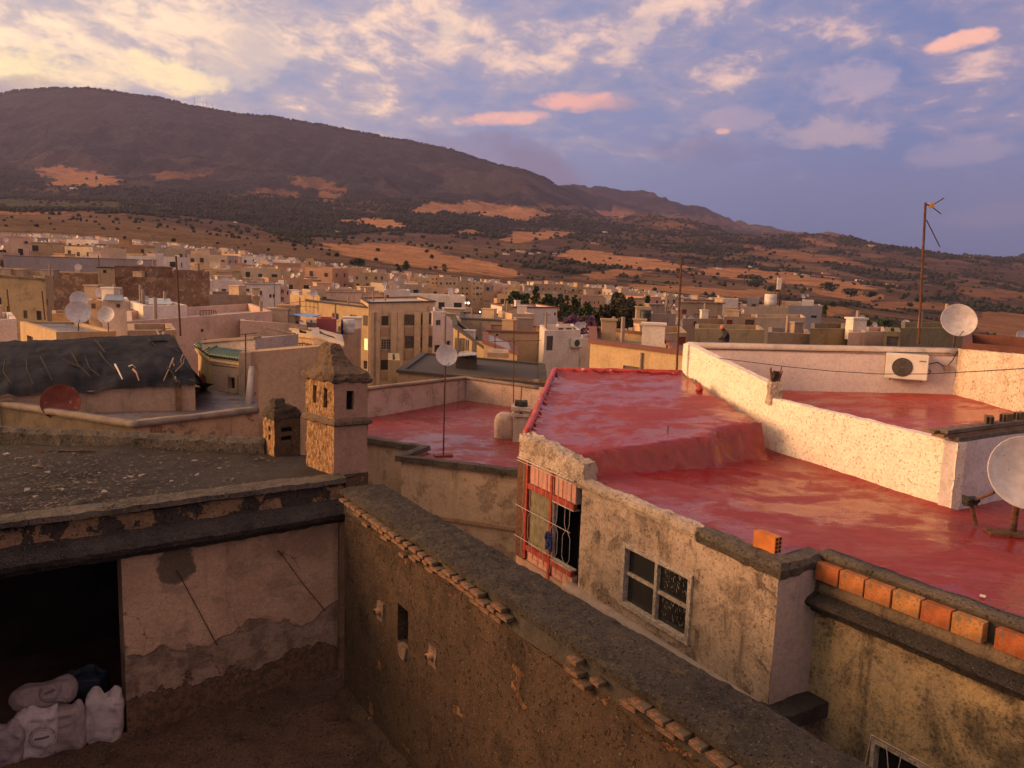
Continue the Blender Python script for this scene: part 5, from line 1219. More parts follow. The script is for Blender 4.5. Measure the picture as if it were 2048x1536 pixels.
# ------------------------------------------------------------------ small red terrace in the middle
Z0 = -5.7
r_in = [onz(738, 836, Z0), onz(930, 801, Z0), onz(1075, 822, Z0), onz(1075, 955, Z0), onz(1045, 951, Z0), onz(803, 922, Z0), onz(850, 903, Z0), onz(733, 884, Z0)]
mid = thing('middle_terrace_house', 'lower house with small wet red terrace, mossy coping and patchy tan wall', 'house', (r_in[5].x, r_in[5].y, -12))
deck_mb([tuple(q)[:2] for q in r_in], lambda x, y: Z0 + .03 * fbm((x, y, 4), .4), .4).build('roof', RED2, mid, True)
cp = [q for q in (onz(1075, 955, Z0), onz(1045, 951, Z0), onz(803, 922, Z0), onz(850, 903, Z0), onz(700, 878, Z0))]
MB().sweep([Vector((q.x, q.y, Z0 + .12)) for q in cp], [(-.14, .05), (.12, .05), (.14, -.10), (-.14, -.12)], .2, .02, 2.5).build('coping', COPE, mid)
m = MB()
for a_, b2 in zip(cp, cp[1:]):
    w_ = WF(b2, a_); facade_mb(m, w_, -12, Z0 + .08, Z0 + .08)
    wi = WF(a_ + (w_.n * -.0), b2)
    m.quad(w_.p(0, Z0 - .1, -.10), w_.p(w_.L, Z0 - .1, -.10), w_.p(w_.L, Z0 + .1, -.10), w_.p(0, Z0 + .1, -.10))
m.build('wall', plaster('patchy_tan', (.64, .46, .33), (.55, .39, .27), dirt=(.10, .07, .05), streak=.45, grime=.22, bare=(.40, .28, .20), bare_at=.535, bump=.5, sc=.9), mid)
w_ = WF(cp[2], cp[1]); zz_ = w_.uz(960, 1043)[1]; w_.obox('ledge', TAN, mid, -1.0, w_.L + .5, zz_ - .10, zz_, -.02, .10)
# back parapets
PB_ = plaster('streaked_pink_parapet', (.50, .37, .32), (.42, .30, .25), dirt=(.14, .10, .075), streak=.65, grime=.45, bare=(.36, .26, .20), bare_at=.57, bump=.5, sc=.9)
t0, t1, t2 = r_in[0], r_in[1], r_in[2]; t0 = t0 + (t0 - t1).normalized() * .3
ztp0, ztp1, ztp2 = row_z(t0.x, t0.y, 778), row_z(t1.x, t1.y, 755), row_z(t2.x, t2.y, 775)
thick_wall(t0, t1, -12, ztp0, ztp1, .22, PB_, 'parapet_wall', mid, .012, .4, 1.5); thick_wall(t1, t2 + (t2 - t1) * .25, -12, ztp1, ztp2, .22, PB_, 'parapet_wall', mid, .012, .4, 1.5)
MB().sweep([Vector((t0.x, t0.y, ztp0)), Vector((t1.x, t1.y, ztp1)), Vector((t2.x, t2.y, ztp2))], [(-.28, .03), (.05, .02), (.05, -.07), (-.28, -.06)], .3, .014, 2).build('coping', plaster('grey_cope', (.26, .19, .15), (.18, .13, .10), streak=0, grime=.6, sc=1.5), mid, True)
# white vent chimney and its rounded block
vc = onz(1040, 884, Z0); vt = thing('vent_chimney', 'small whitewashed vent chimney with a round hole and tile cap beside the red terrace', 'chimney', (vc.x, vc.y, Z0))
VW = plaster('vent_white', (.56, .44, .36), (.46, .35, .28), dirt=(.16, .11, .08), streak=.4, grime=.4, sc=1.6)
zt_v = row_z(vc.x, vc.y, 812)
m = MB(); m.box(vc.x - .24, vc.y, Z0 - .1, vc.x + .24, vc.y + .48, zt_v - .15); rub(m, 'shaft', VW, vt, .012, 3, .12)
m = MB(); m.box(vc.x - .31, vc.y - .06, zt_v - .36, vc.x + .31, vc.y + .55, zt_v - .26); m.box(vc.x - .33, vc.y - .08, zt_v - .16, vc.x + .33, vc.y + .57, zt_v - .04); rub(m, 'collar', VW, vt, .02, 4, .1)
m = MB(); m.box(vc.x - .22, vc.y + .04, zt_v - .04, vc.x + .2, vc.y + .4, zt_v + .13); rub(m, 'cap', CORN, vt, .035, 4, .1)
zh = row_z(vc.x, vc.y, 828); MB().tube([(vc.x, vc.y - .02, zh), (vc.x, vc.y + .1, zh)], .06, 14).build('hole', BLACK, vt)
MB().tube([(vc.x - .02, vc.y + .2, zt_v + .1), (vc.x + .0, vc.y + .2, zt_v + .62)], .018).build('rod', IRON, vt)
bm = bmesh.new(); bmesh.ops.create_uvsphere(bm, u_segments=20, v_segments=12, radius=1)
bc_ = onz(1008, 876, Z0)
for v in bm.verts:
    q = v.co; v.co = Vector((math.copysign(abs(q.x) ** .6, q.x) * .36, math.copysign(abs(q.y) ** .6, q.y) * .42, math.copysign(abs(q.z) ** .5, q.z) * .62 + .22))
me = bpy.data.meshes.new('oven_block'); bm.to_mesh(me); bm.free(); me.polygons.foreach_set('use_smooth', [True] * len(me.polygons)); me.materials.append(PB_)
o = bpy.data.objects.new('oven_block', me); C.objects.link(o); o.location = (bc_.x, bc_.y + .3, Z0); rough_up(o, .02, 3); tag(o, 'rounded plastered block standing against the small vent chimney', 'oven')
# ------------------------------------------------------------------ generic building
def P_(n, c, c2=None, **k):
    c2 = c2 or tuple(x * .84 for x in c); kw = dict(dirt=(.08, .055, .042), streak=.45, grime=.3, bump=.3, sc=.7); kw.update(k)
    return plaster(n, c, c2, **kw)
M_ = dict(cream=P_('cream_render', (.60, .43, .28)), yellow=P_('yellow_render', (.52, .365, .205)), ochre=P_('ochre_render', (.42, .30, .17), grime=.5), pink=P_('pink_render', (.60, .42, .33), streak=.25), white=P_('white_render', (.74, .63, .55), streak=.2, grime=.15),
          tan=P_('tan_block', (.46, .31, .20)), brown=P_('rammed_earth', (.29, .165, .105), (.20, .11, .07), grime=.6, sc=.8, bare=(.40, .25, .17), bare_at=.54, crack=.6), grey=P_('grey_block', (.34, .255, .20)), paleg=P_('pale_grey_render', (.40, .345, .32), streak=.25, grime=.15),
          orange=P_('orange_render', (.42, .13, .06), streak=.2), mould=P_('mouldy_block', (.24, .19, .11), grime=.8, streak=.7), redp=P_('raspberry_wall', (.36, .10, .11), streak=.3), blue=plain('pale_blue_sheet', (.20, .30, .46), .5), darkr=P_('dark_flat_roof', (.085, .072, .066), grime=.5, streak=0), rgrey=P_('dusty_flat_roof', (.22, .18, .165), streak=0), rwet=GREYR, rpink=P_('pale_flat_roof', (.42, .35, .36), streak=0), rred=P_('red_flat_roof', (.20, .085, .065), streak=0))
FR_W = plain('window_frame_pale', (.42, .36, .32), .7); SHUT = plain('shutter_grey_brown', (.095, .075, .065), .8, var=.3, nscale=4); DOORR = plain('oxide_red_door', (.20, .035, .025), .6); PANE = plain('window_dark', (.03, .024, .022), .3, spec=.5)
LITW = None
OCC = []
def window(parent, wf, u0, u1, z0, z1, kind='w'):
    if kind in 'wg' :
        o = bpy.data.objects.new('window', None); C.objects.link(o); o.parent = parent; ORG[o.name] = wf.p(u0, z0) - origin(parent); o.location = ORG[o.name]
        m = MB(); t = min(.06, (u1 - u0) * .09)
        for a, b, c, d in ((u0, u1, z1 - t, z1), (u0, u1, z0, z0 + t), (u0, u0 + t, z0 + t, z1 - t), (u1 - t, u1, z0 + t, z1 - t), ((u0 + u1) / 2 - t / 2, (u0 + u1) / 2 + t / 2, z0 + t, z1 - t)): wf.box(m, a, b, c, d, -.12, -.03)
        if kind == 'g':
            for k in (1, 2, 3): zz = z0 + (z1 - z0) * k / 4; wf.box(m, u0 + t, u1 - t, zz - .02, zz + .02, -.11, -.04)
            for k in (1, 3): uu = u0 + (u1 - u0) * k / 4; wf.box(m, uu - .02, uu + .02, z0 + t, z1 - t, -.10, -.05)
        m.build('frame', FR_W, o); m = MB(); m.quad(wf.p(u0, z0, -.11), wf.p(u1, z0, -.11), wf.p(u1, z1, -.11), wf.p(u0, z1, -.11)); m.build('pane', PANE, o)
        m = MB(); wf.box(m, u0 - .06, u1 + .06, z0 - .06, z0, -.05, .06); m.build('sill', FR_W, o)
    elif kind == 'o': wf.obox('window', PANE, parent, u0, u1, z0, z1, -.16, -.12)
    elif kind == 's': wf.obox('shutter', SHUT, parent, u0, u1, z0, z1, -.10, .05)
    elif kind == 'd': wf.obox('door', DOORR, parent, u0, u1, z0, z1, -.10, -.05)
    elif kind == 'k': wf.obox('door', SHUT, parent, u0, u1, z0, z1, -.10, -.05)
    elif kind == 'y':
        m = MB(); m.quad(wf.p(u0, z0, -.08), wf.p(u1, z0, -.08), wf.p(u1, z1, -.08), wf.p(u0, z1, -.08)); m.build('lit_window', LITM, parent)
def emis(name, c, s):
    m, N, bs = new_mat(name); bs.inputs['Base Color'].default_value = tuple(c) + (1,); bs.inputs['Emission Color'].default_value = tuple(c) + (1,); bs.inputs['Emission Strength'].default_value = s; return m
LITM = emis('lit_room', (.75, .80, .35), .55)
def bld(label, pa, pb, top, dep, wall, roof='rgrey', nm='house', par=.5, wins=(), z0=None, h=None, lean=0.0, cat='house', group=None, cap=None, skew=0.0, roofz=None):
    """pa, pb = (picture column, distance) of the front wall's two ends, top = picture row of the roof edge at pa"""
    A_ = at(pa[0], top, pa[1]); zt = A_.z; B_ = at(pb[0], top, pb[1])
    a = Vector((A_.x, A_.y, 0)); d = ray(pb[0], top + (0)); k = pb[1] / d.y; b = Vector((d.x * k, pb[1], 0))
    e = (b - a).normalized(); n = a.normalized(); c = b + n * dep + e * skew; dd_ = a + n * dep + e * skew
    if z0 is None: z0 = min(land(a.x, a.y), land(b.x, b.y), land(c.x, c.y)) - 1.5
    if h: z0 = zt - h
    t = thing(nm, label, cat, (a.x, a.y, z0), group=group); wm = M_[wall] if isinstance(wall, str) else wall; rm = M_[roof]
    F = {'F': WF(a, b), 'R': WF(b, c), 'K': WF(c, dd_), 'L': WF(dd_, a)}; H = {k: [] for k in F}; WL = []
    ztb = zt + lean
    for w in wins:
        f, x0, y0, x1, y1 = w[:5]; kd = w[5] if len(w) > 5 else 'w'; wf = F[f]
        ua, _ = wf.uz(x0, (y0 + y1) / 2); ub, _ = wf.uz(x1, (y0 + y1) / 2); xm = (x0 + x1) / 2; za, zb = wf.uz(xm, y1)[1], wf.uz(xm, y0)[1]
        ua, ub = max(.05, min(ua, ub)), min(wf.L - .05, max(ua, ub)); zb = min(zb, zt - .1); za = max(za, z0 + .05)
        if ub - ua < .1 or zb - za < .1: continue
        H[f].append((ua, ub, za, zb)); WL.append((wf, ua, ub, za, zb, kd))
    m = MB()
    tops = {'F': (zt, ztb), 'R': (ztb, ztb), 'K': (ztb, zt), 'L': (zt, zt)}
    for k, wf in F.items(): facade_mb(m, wf, z0, tops[k][0], tops[k][1], H[k], .16)
    ct = (a + b + c + dd_) / 4; th = .28
    outer = [a, b, c, dd_]; zz = [zt, ztb, ztb, zt]; dg = (b - a).length; inner = []
    gs = e * skew / dep * th; ins = [a + e * th + n * th + gs, b - e * th + n * th + gs, c - e * th - n * th - gs, dd_ + e * th - n * th - gs]
    for i in range(4):
        j = (i + 1) % 4; v = lambda p, z: (p.x, p.y, z)
        m.quad(v(outer[i], zz[i]), v(outer[j], zz[j]), v(ins[j], zz[j]), v(ins[i], zz[i])); m.quad(v(ins[i], zz[i]), v(ins[j], zz[j]), v(ins[j], zz[j] - par), v(ins[i], zz[i] - par))
    m.build('wall', wm, t)
    m = MB(); m.add([(p.x, p.y, z - par + .02) for p, z in zip(ins, zz)], [(0, 1, 2, 3)]); m.build('roof', rm, t)
    if cap:
        m = MB(); q = [Vector((p.x, p.y, z)) for p, z in zip(outer, zz)]
        m.sweep([q[3], q[0], q[1], q[2], q[3]], [(-.30, .06), (.10, .04), (.10, -.10), (-.30, -.06)], 3, .0); m.build('coping', M_[cap] if isinstance(cap, str) else cap, t)
    for w in WL: window(t, *w)
    rc = random.Random(int(abs(a.x) * 31 + a.y * 7)); Dm = a.y if pa[0] < 1380 or rc.random() < .4 else 999
    if par > .15 and dep > 4.5 and 30 < Dm < 130:
        for _ in range(rc.choice((1, 2, 2, 3))):
            fu, fv = rc.uniform(.12, .85), rc.uniform(.25, .8); s_ = rc.uniform(.3, .75); q_ = a + e * (fu * dg) + n * (fv * dep) + e * skew * fv; hz = rc.uniform(.35, 1.0) + par; mb_ = MB()
            Mx = Matrix.Translation((q_.x, q_.y, min(zt, ztb) - par)) @ Matrix.Rotation(rc.uniform(-.5, .5), 4, 'Z')
            if rc.random() < .6:
                mb_.box(-s_, -s_ * .7, 0, s_, s_ * .7, hz, Mx); mb_.box(-s_ - .06, -s_ * .7 - .06, hz + .001, s_ + .06, s_ * .7 + .06, hz + .09, Mx); mb_.build('stair_hood', M_[rc.choice(('cream', 'white', 'tan', 'grey'))], t)
            else:
                mb_.tube([Mx @ Vector((0, 0, 0)), Mx @ Vector((0, 0, hz + .3))], .10, 7); mb_.build('flue', M_['grey'], t)
        if rc.random() < .5 and len(F['F'].A) and F['F'].L > 4:
            u_ = rc.uniform(.4, F['F'].L - .4); m_ = MB(); m_.tube([F['F'].p(u_, z0, .07), F['F'].p(u_, zt - .25, .07)], .05, 6); m_.build('downpipe', M_['grey'], t)
    OCC.append((ct.x, ct.y, max(dg, dep) * .62)); return t, F, zt
def rowwins(f, xs, ys, w, h, kd='w'): return [(f, x - w / 2, y - h / 2, x + w / 2, y + h / 2, kd) for y in ys for x in xs]

# --- left side, mid distance
bld('tall ochre house in evening sun with worn upper band and dark doorway', (-70, 66), (90, 66), 545, 9, 'ochre', wins=[('F', 73, 622, 83, 640, 'o'), ('F', 47, 621, 55, 637, 'k'), ('F', 14, 612, 20, 637, 'k'), ('F', -4, 595, 3, 615, 'o')], cap='mould', lean=-.3)
bld('ruined ochre block with broken stonework beside the tall ochre house', (88, 80), (106, 84), 552, 7, 'ochre', wins=[('F', 92, 598, 96, 612, 'o')])
bld('long ruined rammed-earth building with a single small window', (105, 108), (420, 112), 549, 16, 'brown', 'darkr', wins=[('F', 157, 614, 165, 628, 'k')])
bld('upper storey of bare earth walls with a shuttered window above the ruin', (229, 118), (345, 121), 531, 9, 'brown', 'darkr', wins=[('F', 276, 543, 294, 560, 's')], cap='brown')
bld('eroded earthen wing at the end of the ruined building', (344, 112), (419, 116), 541, 12, 'brown', 'darkr')
bld('little sunlit yellow roof hut on top of the earthen building', (195, 106), (229, 107), 534, 3, 'yellow', 'darkr', h=3.2, wins=[('F', 206, 540, 213, 546, 'o')], cap='darkr')
bld('long blank pale grey building running behind the earthen ruin', (6, 150), (312, 172), 510, 20, 'paleg', cap='grey')
bld('short grey tower block at the end of the long grey wall', (310, 172), (327, 174), 505, 8, 'white')
bld('yellow-fronted block under the slope with one dark square window', (60, 215), (138, 222), 487, 10, 'yellow', wins=[('F', 64, 491, 77, 502, 'o')])
bld('orange-red painted block beside the yellow one', (137, 221), (164, 223), 490, 9, 'orange')
bld('pale block with a row of four little windows beside the orange one', (163, 224), (186, 226), 489, 9, 'pink', wins=rowwins('F', (167, 172, 177), (505,), 2.6, 5, 'o'))
bld('grey-pink stepped house with recessed dark bays at the edge of town', (4, 208), (60, 213), 486, 10, 'paleg', wins=[('F', 10, 495, 16, 520, 'o'), ('F', 47, 492, 55, 505, 'o')])
bld('mauve house with shallow steps and dark doors below the slope', (186, 230), (232, 232), 494, 9, 'pink', wins=[('F', 196, 502, 201, 508, 'o'), ('F', 220, 500, 224, 510, 'o')])
bld('white cubic house behind the cluster of dishes with a lone vent', (203, 50), (259, 51), 602, 6, 'white', wins=[('F', 233, 608, 240, 615, 's')])
bld('round-shouldered cream house with a brown shutter behind the big dishes', (176, 54), (203, 54.5), 600, 6, 'cream', wins=[('F', 183, 607, 191, 617, 's')])
bld('pink box house with a bright yellow sunlit end wall', (286, 47), (374, 49), 611, 6, 'white', wins=[('L', 264, 619, 273, 630, 's')], skew=-1.0)
o, F_, z_ = bld('long pink terrace building with plain wall and dark vent', (254, 40), (545, 47), 643, 9, 'pink', 'rpink', wins=[('F', 402, 658, 407, 664, 'o')], lean=.35)
bld('pink continuation wall with recessed terrace behind the timber beams', (480, 44), (614, 46), 641, 5, 'pink', 'rpink', lean=-.25, z0=-10)
bld('grey block terrace house standing behind the pink terrace', (419, 74), (506, 76), 589, 9, 'grey', 'darkr')
bld('tan sunlit end block beside the grey terrace house', (504, 70), (520, 71), 592, 8, 'tan')
bld('low yellow house with broad wet flat roof under the dishes', (112, 33), (232, 36.5), 664, 8, 'yellow', 'rwet', par=.12, skew=-2.2, wins=[('L', 54, 672, 66, 684, 'o')], lean=-.2)
bld('white wall and low roof at the edge of the yellow house', (-60, 40), (33, 42), 641, 6, 'white')
bld('small sunlit orange wall below the earthen ruin', (104, 58), (140, 59), 627, 4, 'yellow', wins=[], h=6)
bld('low beige shed roof behind the black sheeting', (255, 33), (352, 34), 661, 4, 'tan', 'rgrey', h=5)
bld('white house with arched paired windows overlooking the terraces', (490, 118), (560, 121), 567, 10, 'white', wins=rowwins('F', (513, 522), (586,), 5, 9) + rowwins('F', (541, 548), (592,), 5, 7, 'o') + [('F', 486, 577, 499, 586)], cap='paleg')
bld('narrow house with red-framed arches next to the white arched house', (560, 122), (578, 123), 572, 9, 'pink', wins=rowwins('F', (565,), (583, 598), 6, 8) + [('F', 574, 582, 577, 590, 'o')])
bld('white tall house with two dark doors above the arched houses', (420, 140), (486, 143), 561, 10, 'white', wins=rowwins('F', (448, 470), (582,), 9, 9) + [('F', 440, 556, 446, 563, 'o')])
bld('sunlit yellow parapet wall stretching left of the pilastered building', (580, 100), (640, 96), 589, 6, 'yellow', z0=-13)
# --- the pilastered apartment block
o, F_, z_ = bld('cream apartment building with tall pilasters, grey shutters and a lit window', (737, 88), (870, 90), 605, 13, 'cream', 'rpink', par=.25, cap='darkr', lean=.3, skew=-1,
   wins=[('F', 763, 632, 777, 651, 'o'), ('F', 762, 678, 783, 699, 'g'), ('F', 795, 631, 806, 653, 's'), ('F', 809, 629, 831, 650, 's'), ('F', 810, 672, 828, 696, 's'), ('F', 796, 679, 806, 698, 's'), ('F', 838, 629, 846, 650, 's'), ('F', 856, 626, 865, 648, 's'), ('F', 838, 674, 846, 695, 's'), ('F', 761, 720, 777, 740, 'o'), ('F', 855, 672, 865, 694, 's')])
F1 = F_['F']
for k, x in enumerate((741, 753, 787, 800, 834, 850)):
    u = F1.uz(x, 660)[0]; u = max(.5, min(F1.L - .6, u)); F1.obox('pilaster', M_['cream'], o, u - .34, u + .34, -14.2, F1.uz(x, 624)[1], .003, .42)
for x0, x1 in ((762, 778), (795, 806), (809, 829), (838, 846), (856, 865)):
    for y0, y1 in ((655, 671), (701, 718), (742, 760)):
        F1.obox('spandrel', M_['tan'], o, F1.uz(x0, y0)[0], min(F1.L - .05, F1.uz(x1, y0)[0]), F1.uz(x0, y1)[1], F1.uz(x0, y0)[1], .003, .08)
bld('yellow west wing of the pilastered building with small shaded windows', (612, 96), (738, 88.5), 600, 10, 'yellow', 'rpink', par=.25, cap='darkr', lean=-.25,
   wins=[('F', 664, 626, 678, 640, 'w'), ('F', 700, 629, 714, 648, 'w'), ('F', 727, 631, 739, 651, 's'), ('F', 727, 677, 739, 700, 'y'), ('F', 727, 722, 739, 738, 'o')])
bld('long mauve rooftop parapet house above the pilastered building', (653, 116), (768, 119), 583, 8, 'pink', 'rpink', cap='grey')
bld('white stair block with a red strip beside the mauve rooftop house', (768, 112), (820, 114), 580, 7, 'white', wins=[('F', 773, 590, 778, 600, 'd')])
bld('red-roofed low building behind the mauve rooftop house', (618, 150), (705, 152), 574, 9, 'pink', 'rred', wins=[('F', 645, 578, 649, 584, 'o')])
bld('square cream house with three windows on the town crest', (708, 225), (776, 228), 545, 11, 'yellow', wins=rowwins('F', (714, 733, 752, 764), (556,), 5, 7) + rowwins('F', (716, 735), (569,), 5, 4, 'o'), nm='house')
bld('slender square minaret with plain ochre shaft', (612, 285), (627, 285), 516, 3.0, 'ochre', nm='minaret', cat='minaret', wins=[('F', 618, 524, 621, 530, 'o')])
# --- apartments by the market square
AP = 'apartment_building'
bld('five-storey cream apartment building with four windows a floor and red shop fronts', (876, 255), (916, 257), 555, 14, 'cream', nm=AP, cat='apartment building', cap='cream', wins=rowwins('F', (882, 894, 901, 909), (567, 578), 4, 4, 'o') + rowwins('F', (882, 893, 901), (590,), 4, 6, 'd') + [('F', 879, 597, 886, 605, 'k'), ('F', 892, 597, 902, 605, 'k')])
bld('cream block joined behind the four-window apartment building', (860, 262), (877, 263), 550, 12, 'cream', nm=AP, cat='apartment building', wins=rowwins('F', (866, 873), (558, 566, 581), 3, 3, 'o'))
bld('four-storey tan apartment building with two windows a floor', (917, 256), (942, 257), 567, 12, 'yellow', nm=AP, cat='apartment building', wins=rowwins('F', (925, 934), (577, 588, 599), 3.5, 4, 'o') + rowwins('F', (917,), (588,), 2, 3, 'o'))
bld('cream apartment building with a central column of balconies', (942, 256), (968, 257), 563, 12, 'cream', nm=AP, cat='apartment building', wins=rowwins('F', (948, 962), (567, 577, 588, 599), 2.4, 3.4, 'o') + rowwins('F', (955,), (576, 588), 6, 5, 's'))
bld('low warehouse with a slanting grey roof at the edge of the square', (966, 250), (990, 251), 582, 10, 'tan', 'darkr', wins=rowwins('F', (970, 974, 978), (602,), 1.8, 4, 'o'))
bld('pink slab building with a few dark windows right of the warehouse', (988, 258), (1006, 259), 568, 12, 'pink', nm=AP, cat='apartment building', wins=rowwins('F', (997, 1000), (585, 594), 2, 3, 'o'))
bld('four-storey pinkish apartment building with dark bays near the trees', (1005, 250), (1032, 251), 573, 12, 'pink', nm=AP, cat='apartment building', wins=rowwins('F', (1012, 1017, 1026), (577, 586, 595), 2.6, 3.4, 'o'))
bld('broad ochre apartment building half hidden by the conifers', (1030, 244), (1066, 246), 572, 12, 'yellow', nm=AP, cat='apartment building', wins=rowwins('F', (1038, 1046, 1054), (585,), 2.6, 3.4, 'o'))
bld('long stepped tan building behind the conifers with a row of windows', (1066, 252), (1130, 258), 568, 12, 'tan', nm=AP, cat='apartment building', wins=rowwins('F', (1078, 1086, 1098, 1110, 1121), (578, 588), 2.6, 3.2, 'o'))
bld('ochre corner building with brown cornice and three windows', (1132, 200), (1164, 203), 585, 12, 'yellow', 'rred', nm=AP, cat='apartment building', wins=rowwins('F', (1139, 1148, 1160), (599, 612), 3.4, 4.4, 'o'), cap='brown')
bld('big tan apartment building with three rows of small dark windows', (1164, 198), (1212, 202), 594, 14, 'tan', nm=AP, cat='apartment building', wins=rowwins('F', (1172, 1180, 1189, 1197), (605, 617, 628), 3.2, 4, 'o'))
bld('ochre terrace block with two windows behind the tall dark trees', (1262, 196), (1295, 199), 598, 10, 'yellow', nm=AP, cat='apartment building', wins=rowwins('F', (1271, 1279, 1287), (614,), 3, 4, 'o'), cap='brown')
bld('low cream row with four tiny square windows beside the thin mast', (1296, 150), (1352, 153), 611, 10, 'cream', wins=rowwins('F', (1324, 1330, 1337, 1348), (617,), 2.6, 3, 'o'))
# --- centre, between the block and the red roof
bld('white house with a shuttered pair of windows and sloping grey parapet', (866, 72), (922, 76), 622, 8, 'white', 'rgrey', wins=[('F', 872, 640, 880, 650, 's'), ('F', 893, 682, 901, 692, 'o'), ('F', 869, 690, 880, 704, 'o')], lean=-1.1)
bld('yellow house with wide shuttered balcony windows under a dark roof', (907, 60), (972, 56), 651, 9, 'yellow', 'rgrey', wins=[('F', 911, 676, 921, 702, 's'), ('F', 922, 676, 929, 702, 's'), ('F', 930, 678, 938, 703, 'w'), ('F', 945, 684, 953, 704, 's')], cap='darkr', lean=-1.3)
bld('long low roof with dark weathered cement top behind the yellow house', (922, 84), (1040, 82), 636, 12, 'grey', 'rgrey', cap='darkr', par=.2)
bld('cream house with two stacked narrow windows and a sunlit end wall', (1024, 86), (1070, 88), 628, 7, 'cream', 'rred', wins=[('F', 1036, 642, 1048, 647, 'k')], skew=-2)
bld('pale house with red roof edge above the cream house', (1018, 104), (1115, 108), 614, 11, 'white', 'rred', wins=[('F', 1108, 625, 1112, 631, 'd')], cap='rred', skew=-3)
bld('ochre hut with sunlit front left of the pale red-edged house', (1004, 100), (1026, 101), 612, 6, 'yellow', 'rpink', wins=[('F', 1010, 620, 1013, 630, 'o')])
bld('low tan wall strip with red coping under the cream house', (975, 66), (1090, 66), 661, 7, 'tan', 'rpink', cap='rred', wins=[('F', 992, 668, 996, 672, 'o')])
bld('orange low house with mauve metal sheet roof', (968, 52), (1035, 50), 684, 8, 'tan', 'rpink', par=.05, cap='rred', lean=-.5)
bld('white cubic house with black door and red step', (1089, 58), (1161, 60), 661, 6.5, 'white', 'rgrey', wins=[('F', 1093, 672, 1106, 701, 'k')], skew=-.5, z0=-11)
bld('white cubic roof hut with two vents on the white house', (1112, 60), (1148, 61), 653, 3, 'white', 'rgrey', h=1.2, wins=[('F', 1117, 656, 1126, 660, 's'), ('F', 1132, 656, 1142, 660, 's')])
bld('low white wall beside the white cubic house', (1161, 62), (1182, 63), 677, 4, 'white', 'rpink', z0=-11)
bld('long low building with dark cement roof in front of the white house', (797, 40), (1092, 39), 741, 9, 'tan', 'darkr', wins=[('F', 1067, 757, 1077, 766, 'o')], par=.08, cap='darkr', lean=-.3, skew=1.5, z0=-12)
bld('yellow pillar house left of the low dark roof', (776, 47), (800, 47), 720, 4, 'yellow', 'rgrey', z0=-12)
bld('dark timber lean-to on the low cement roof', (912, 43), (954, 43), 713, 2.4, 'darkr', 'darkr', h=1.1, nm='shed', cat='shed')
bld('small roof shelter with thin posts on the low cement roof', (975, 41), (1018, 41), 705, 2.2, 'tan', 'grey', h=.25, nm='shelter', cat='shelter', par=.02)
bld('plain tan-yellow building wall with a dark slot behind the red roof', (1181, 34.5), (1368, 31), 681, 9, 'yellow', 'rgrey', wins=[('F', 1246, 733, 1286, 742, 'k')], cap='rred', lean=-.05, z0=-12)
bld('grey terrace walls behind the tan-yellow building', (1206, 46), (1258, 47), 669, 5, 'grey', 'rgrey', z0=-11)
bld('worn tan terrace house with a bright red door panel', (1256, 45), (1374, 46), 669, 6, 'tan', 'rgrey', wins=[('F', 1357, 666, 1375, 690, 'd')], z0=-11, lean=.15)
bld('dark grey block house under the crowd of dishes', (1300, 62), (1352, 63), 627, 7, 'grey', 'darkr', wins=[])
bld('ochre stepped house beside the dark grey block house', (1280, 58), (1300, 58.5), 645, 6, 'yellow', 'rgrey')
bld('long tan building with broken brown coping across the middle right', (1362, 90), (1482, 93), 604, 10, 'tan', 'rgrey', wins=[('F', 1364, 619, 1373, 628, 'd'), ('F', 1387, 627, 1399, 632, 'w')], cap='brown')
bld('tan house with dark openings below the long tan building', (1366, 72), (1446, 74), 637, 7, 'grey', 'rgrey', wins=[('F', 1387, 643, 1393, 652, 'o'), ('F', 1420, 629, 1434, 637, 'o')])
bld('long parapet house with a red door and a black door', (1449, 70), (1512, 71), 633, 6, 'tan', 'rgrey', wins=[('F', 1453, 640, 1465, 656, 'd'), ('F', 1490, 639, 1508, 657, 'k')])
bld('streaked ochre wall of the house in front of the doors', (1390, 56), (1530, 57), 657, 6, 'ochre', 'rgrey', z0=-10)
bld('mottled wall house stretching right of the black door', (1510, 70), (1612, 73), 635, 7, 'cream', 'rgrey', z0=-10)
bld('cream terrace building with two dark windows and yellow stripe', (1489, 92), (1578, 94), 613, 9, 'cream', 'rgrey', wins=[('F', 1558, 632, 1568, 637, 'o')])
bld('cream end building with dark windows on the far terrace', (1577, 94), (1645, 96), 611, 9, 'paleg', 'rgrey', wins=[('F', 1585, 629, 1598, 638, 'o'), ('F', 1622, 631, 1634, 636, 'o')])
bld('white-topped roof box on the long tan building', (1446, 92), (1477, 92.5), 597, 3, 'white', 'rgrey', h=2)
bld('square roof tank house with dark recess', (1495, 95), (1519, 95.5), 594, 3, 'paleg', 'rgrey', h=2.4, wins=[('F', 1503, 608, 1512, 614, 'k')])
bld('pale roof hut at the far end of the cream terrace', (1604, 97), (1628, 97), 600, 3, 'white', 'rgrey', h=1.8)
bld('flat roof hut with dark slab beside the telecom mast', (1565, 97), (1603, 97), 603, 3, 'cream', 'darkr', h=1.6)
bld('grey sloping wall house in front of the mottled wall', (1536, 45), (1622, 46), 664, 5, 'grey', 'rgrey', lean=-.1, z0=-9)
bld('mouldy olive block house with reddish roof', (1621, 40), (1697, 41), 657, 6, 'mould', 'rred', z0=-9)
bld('grey-pink small house with a pole in front', (1697, 38), (1731, 38.5), 665, 5, 'pink', 'rgrey', z0=-9)
bld('pink gable-walled house right of the small grey-pink house', (1731, 40), (1770, 41), 664, 5, 'pink', 'darkr', z0=-9)
bld('dark open shed with mossy roof on the right', (1769, 36), (1802, 36), 663, 4, 'mould', 'mould', wins=[('F', 1773, 673, 1800, 692, 'k')], z0=-9)
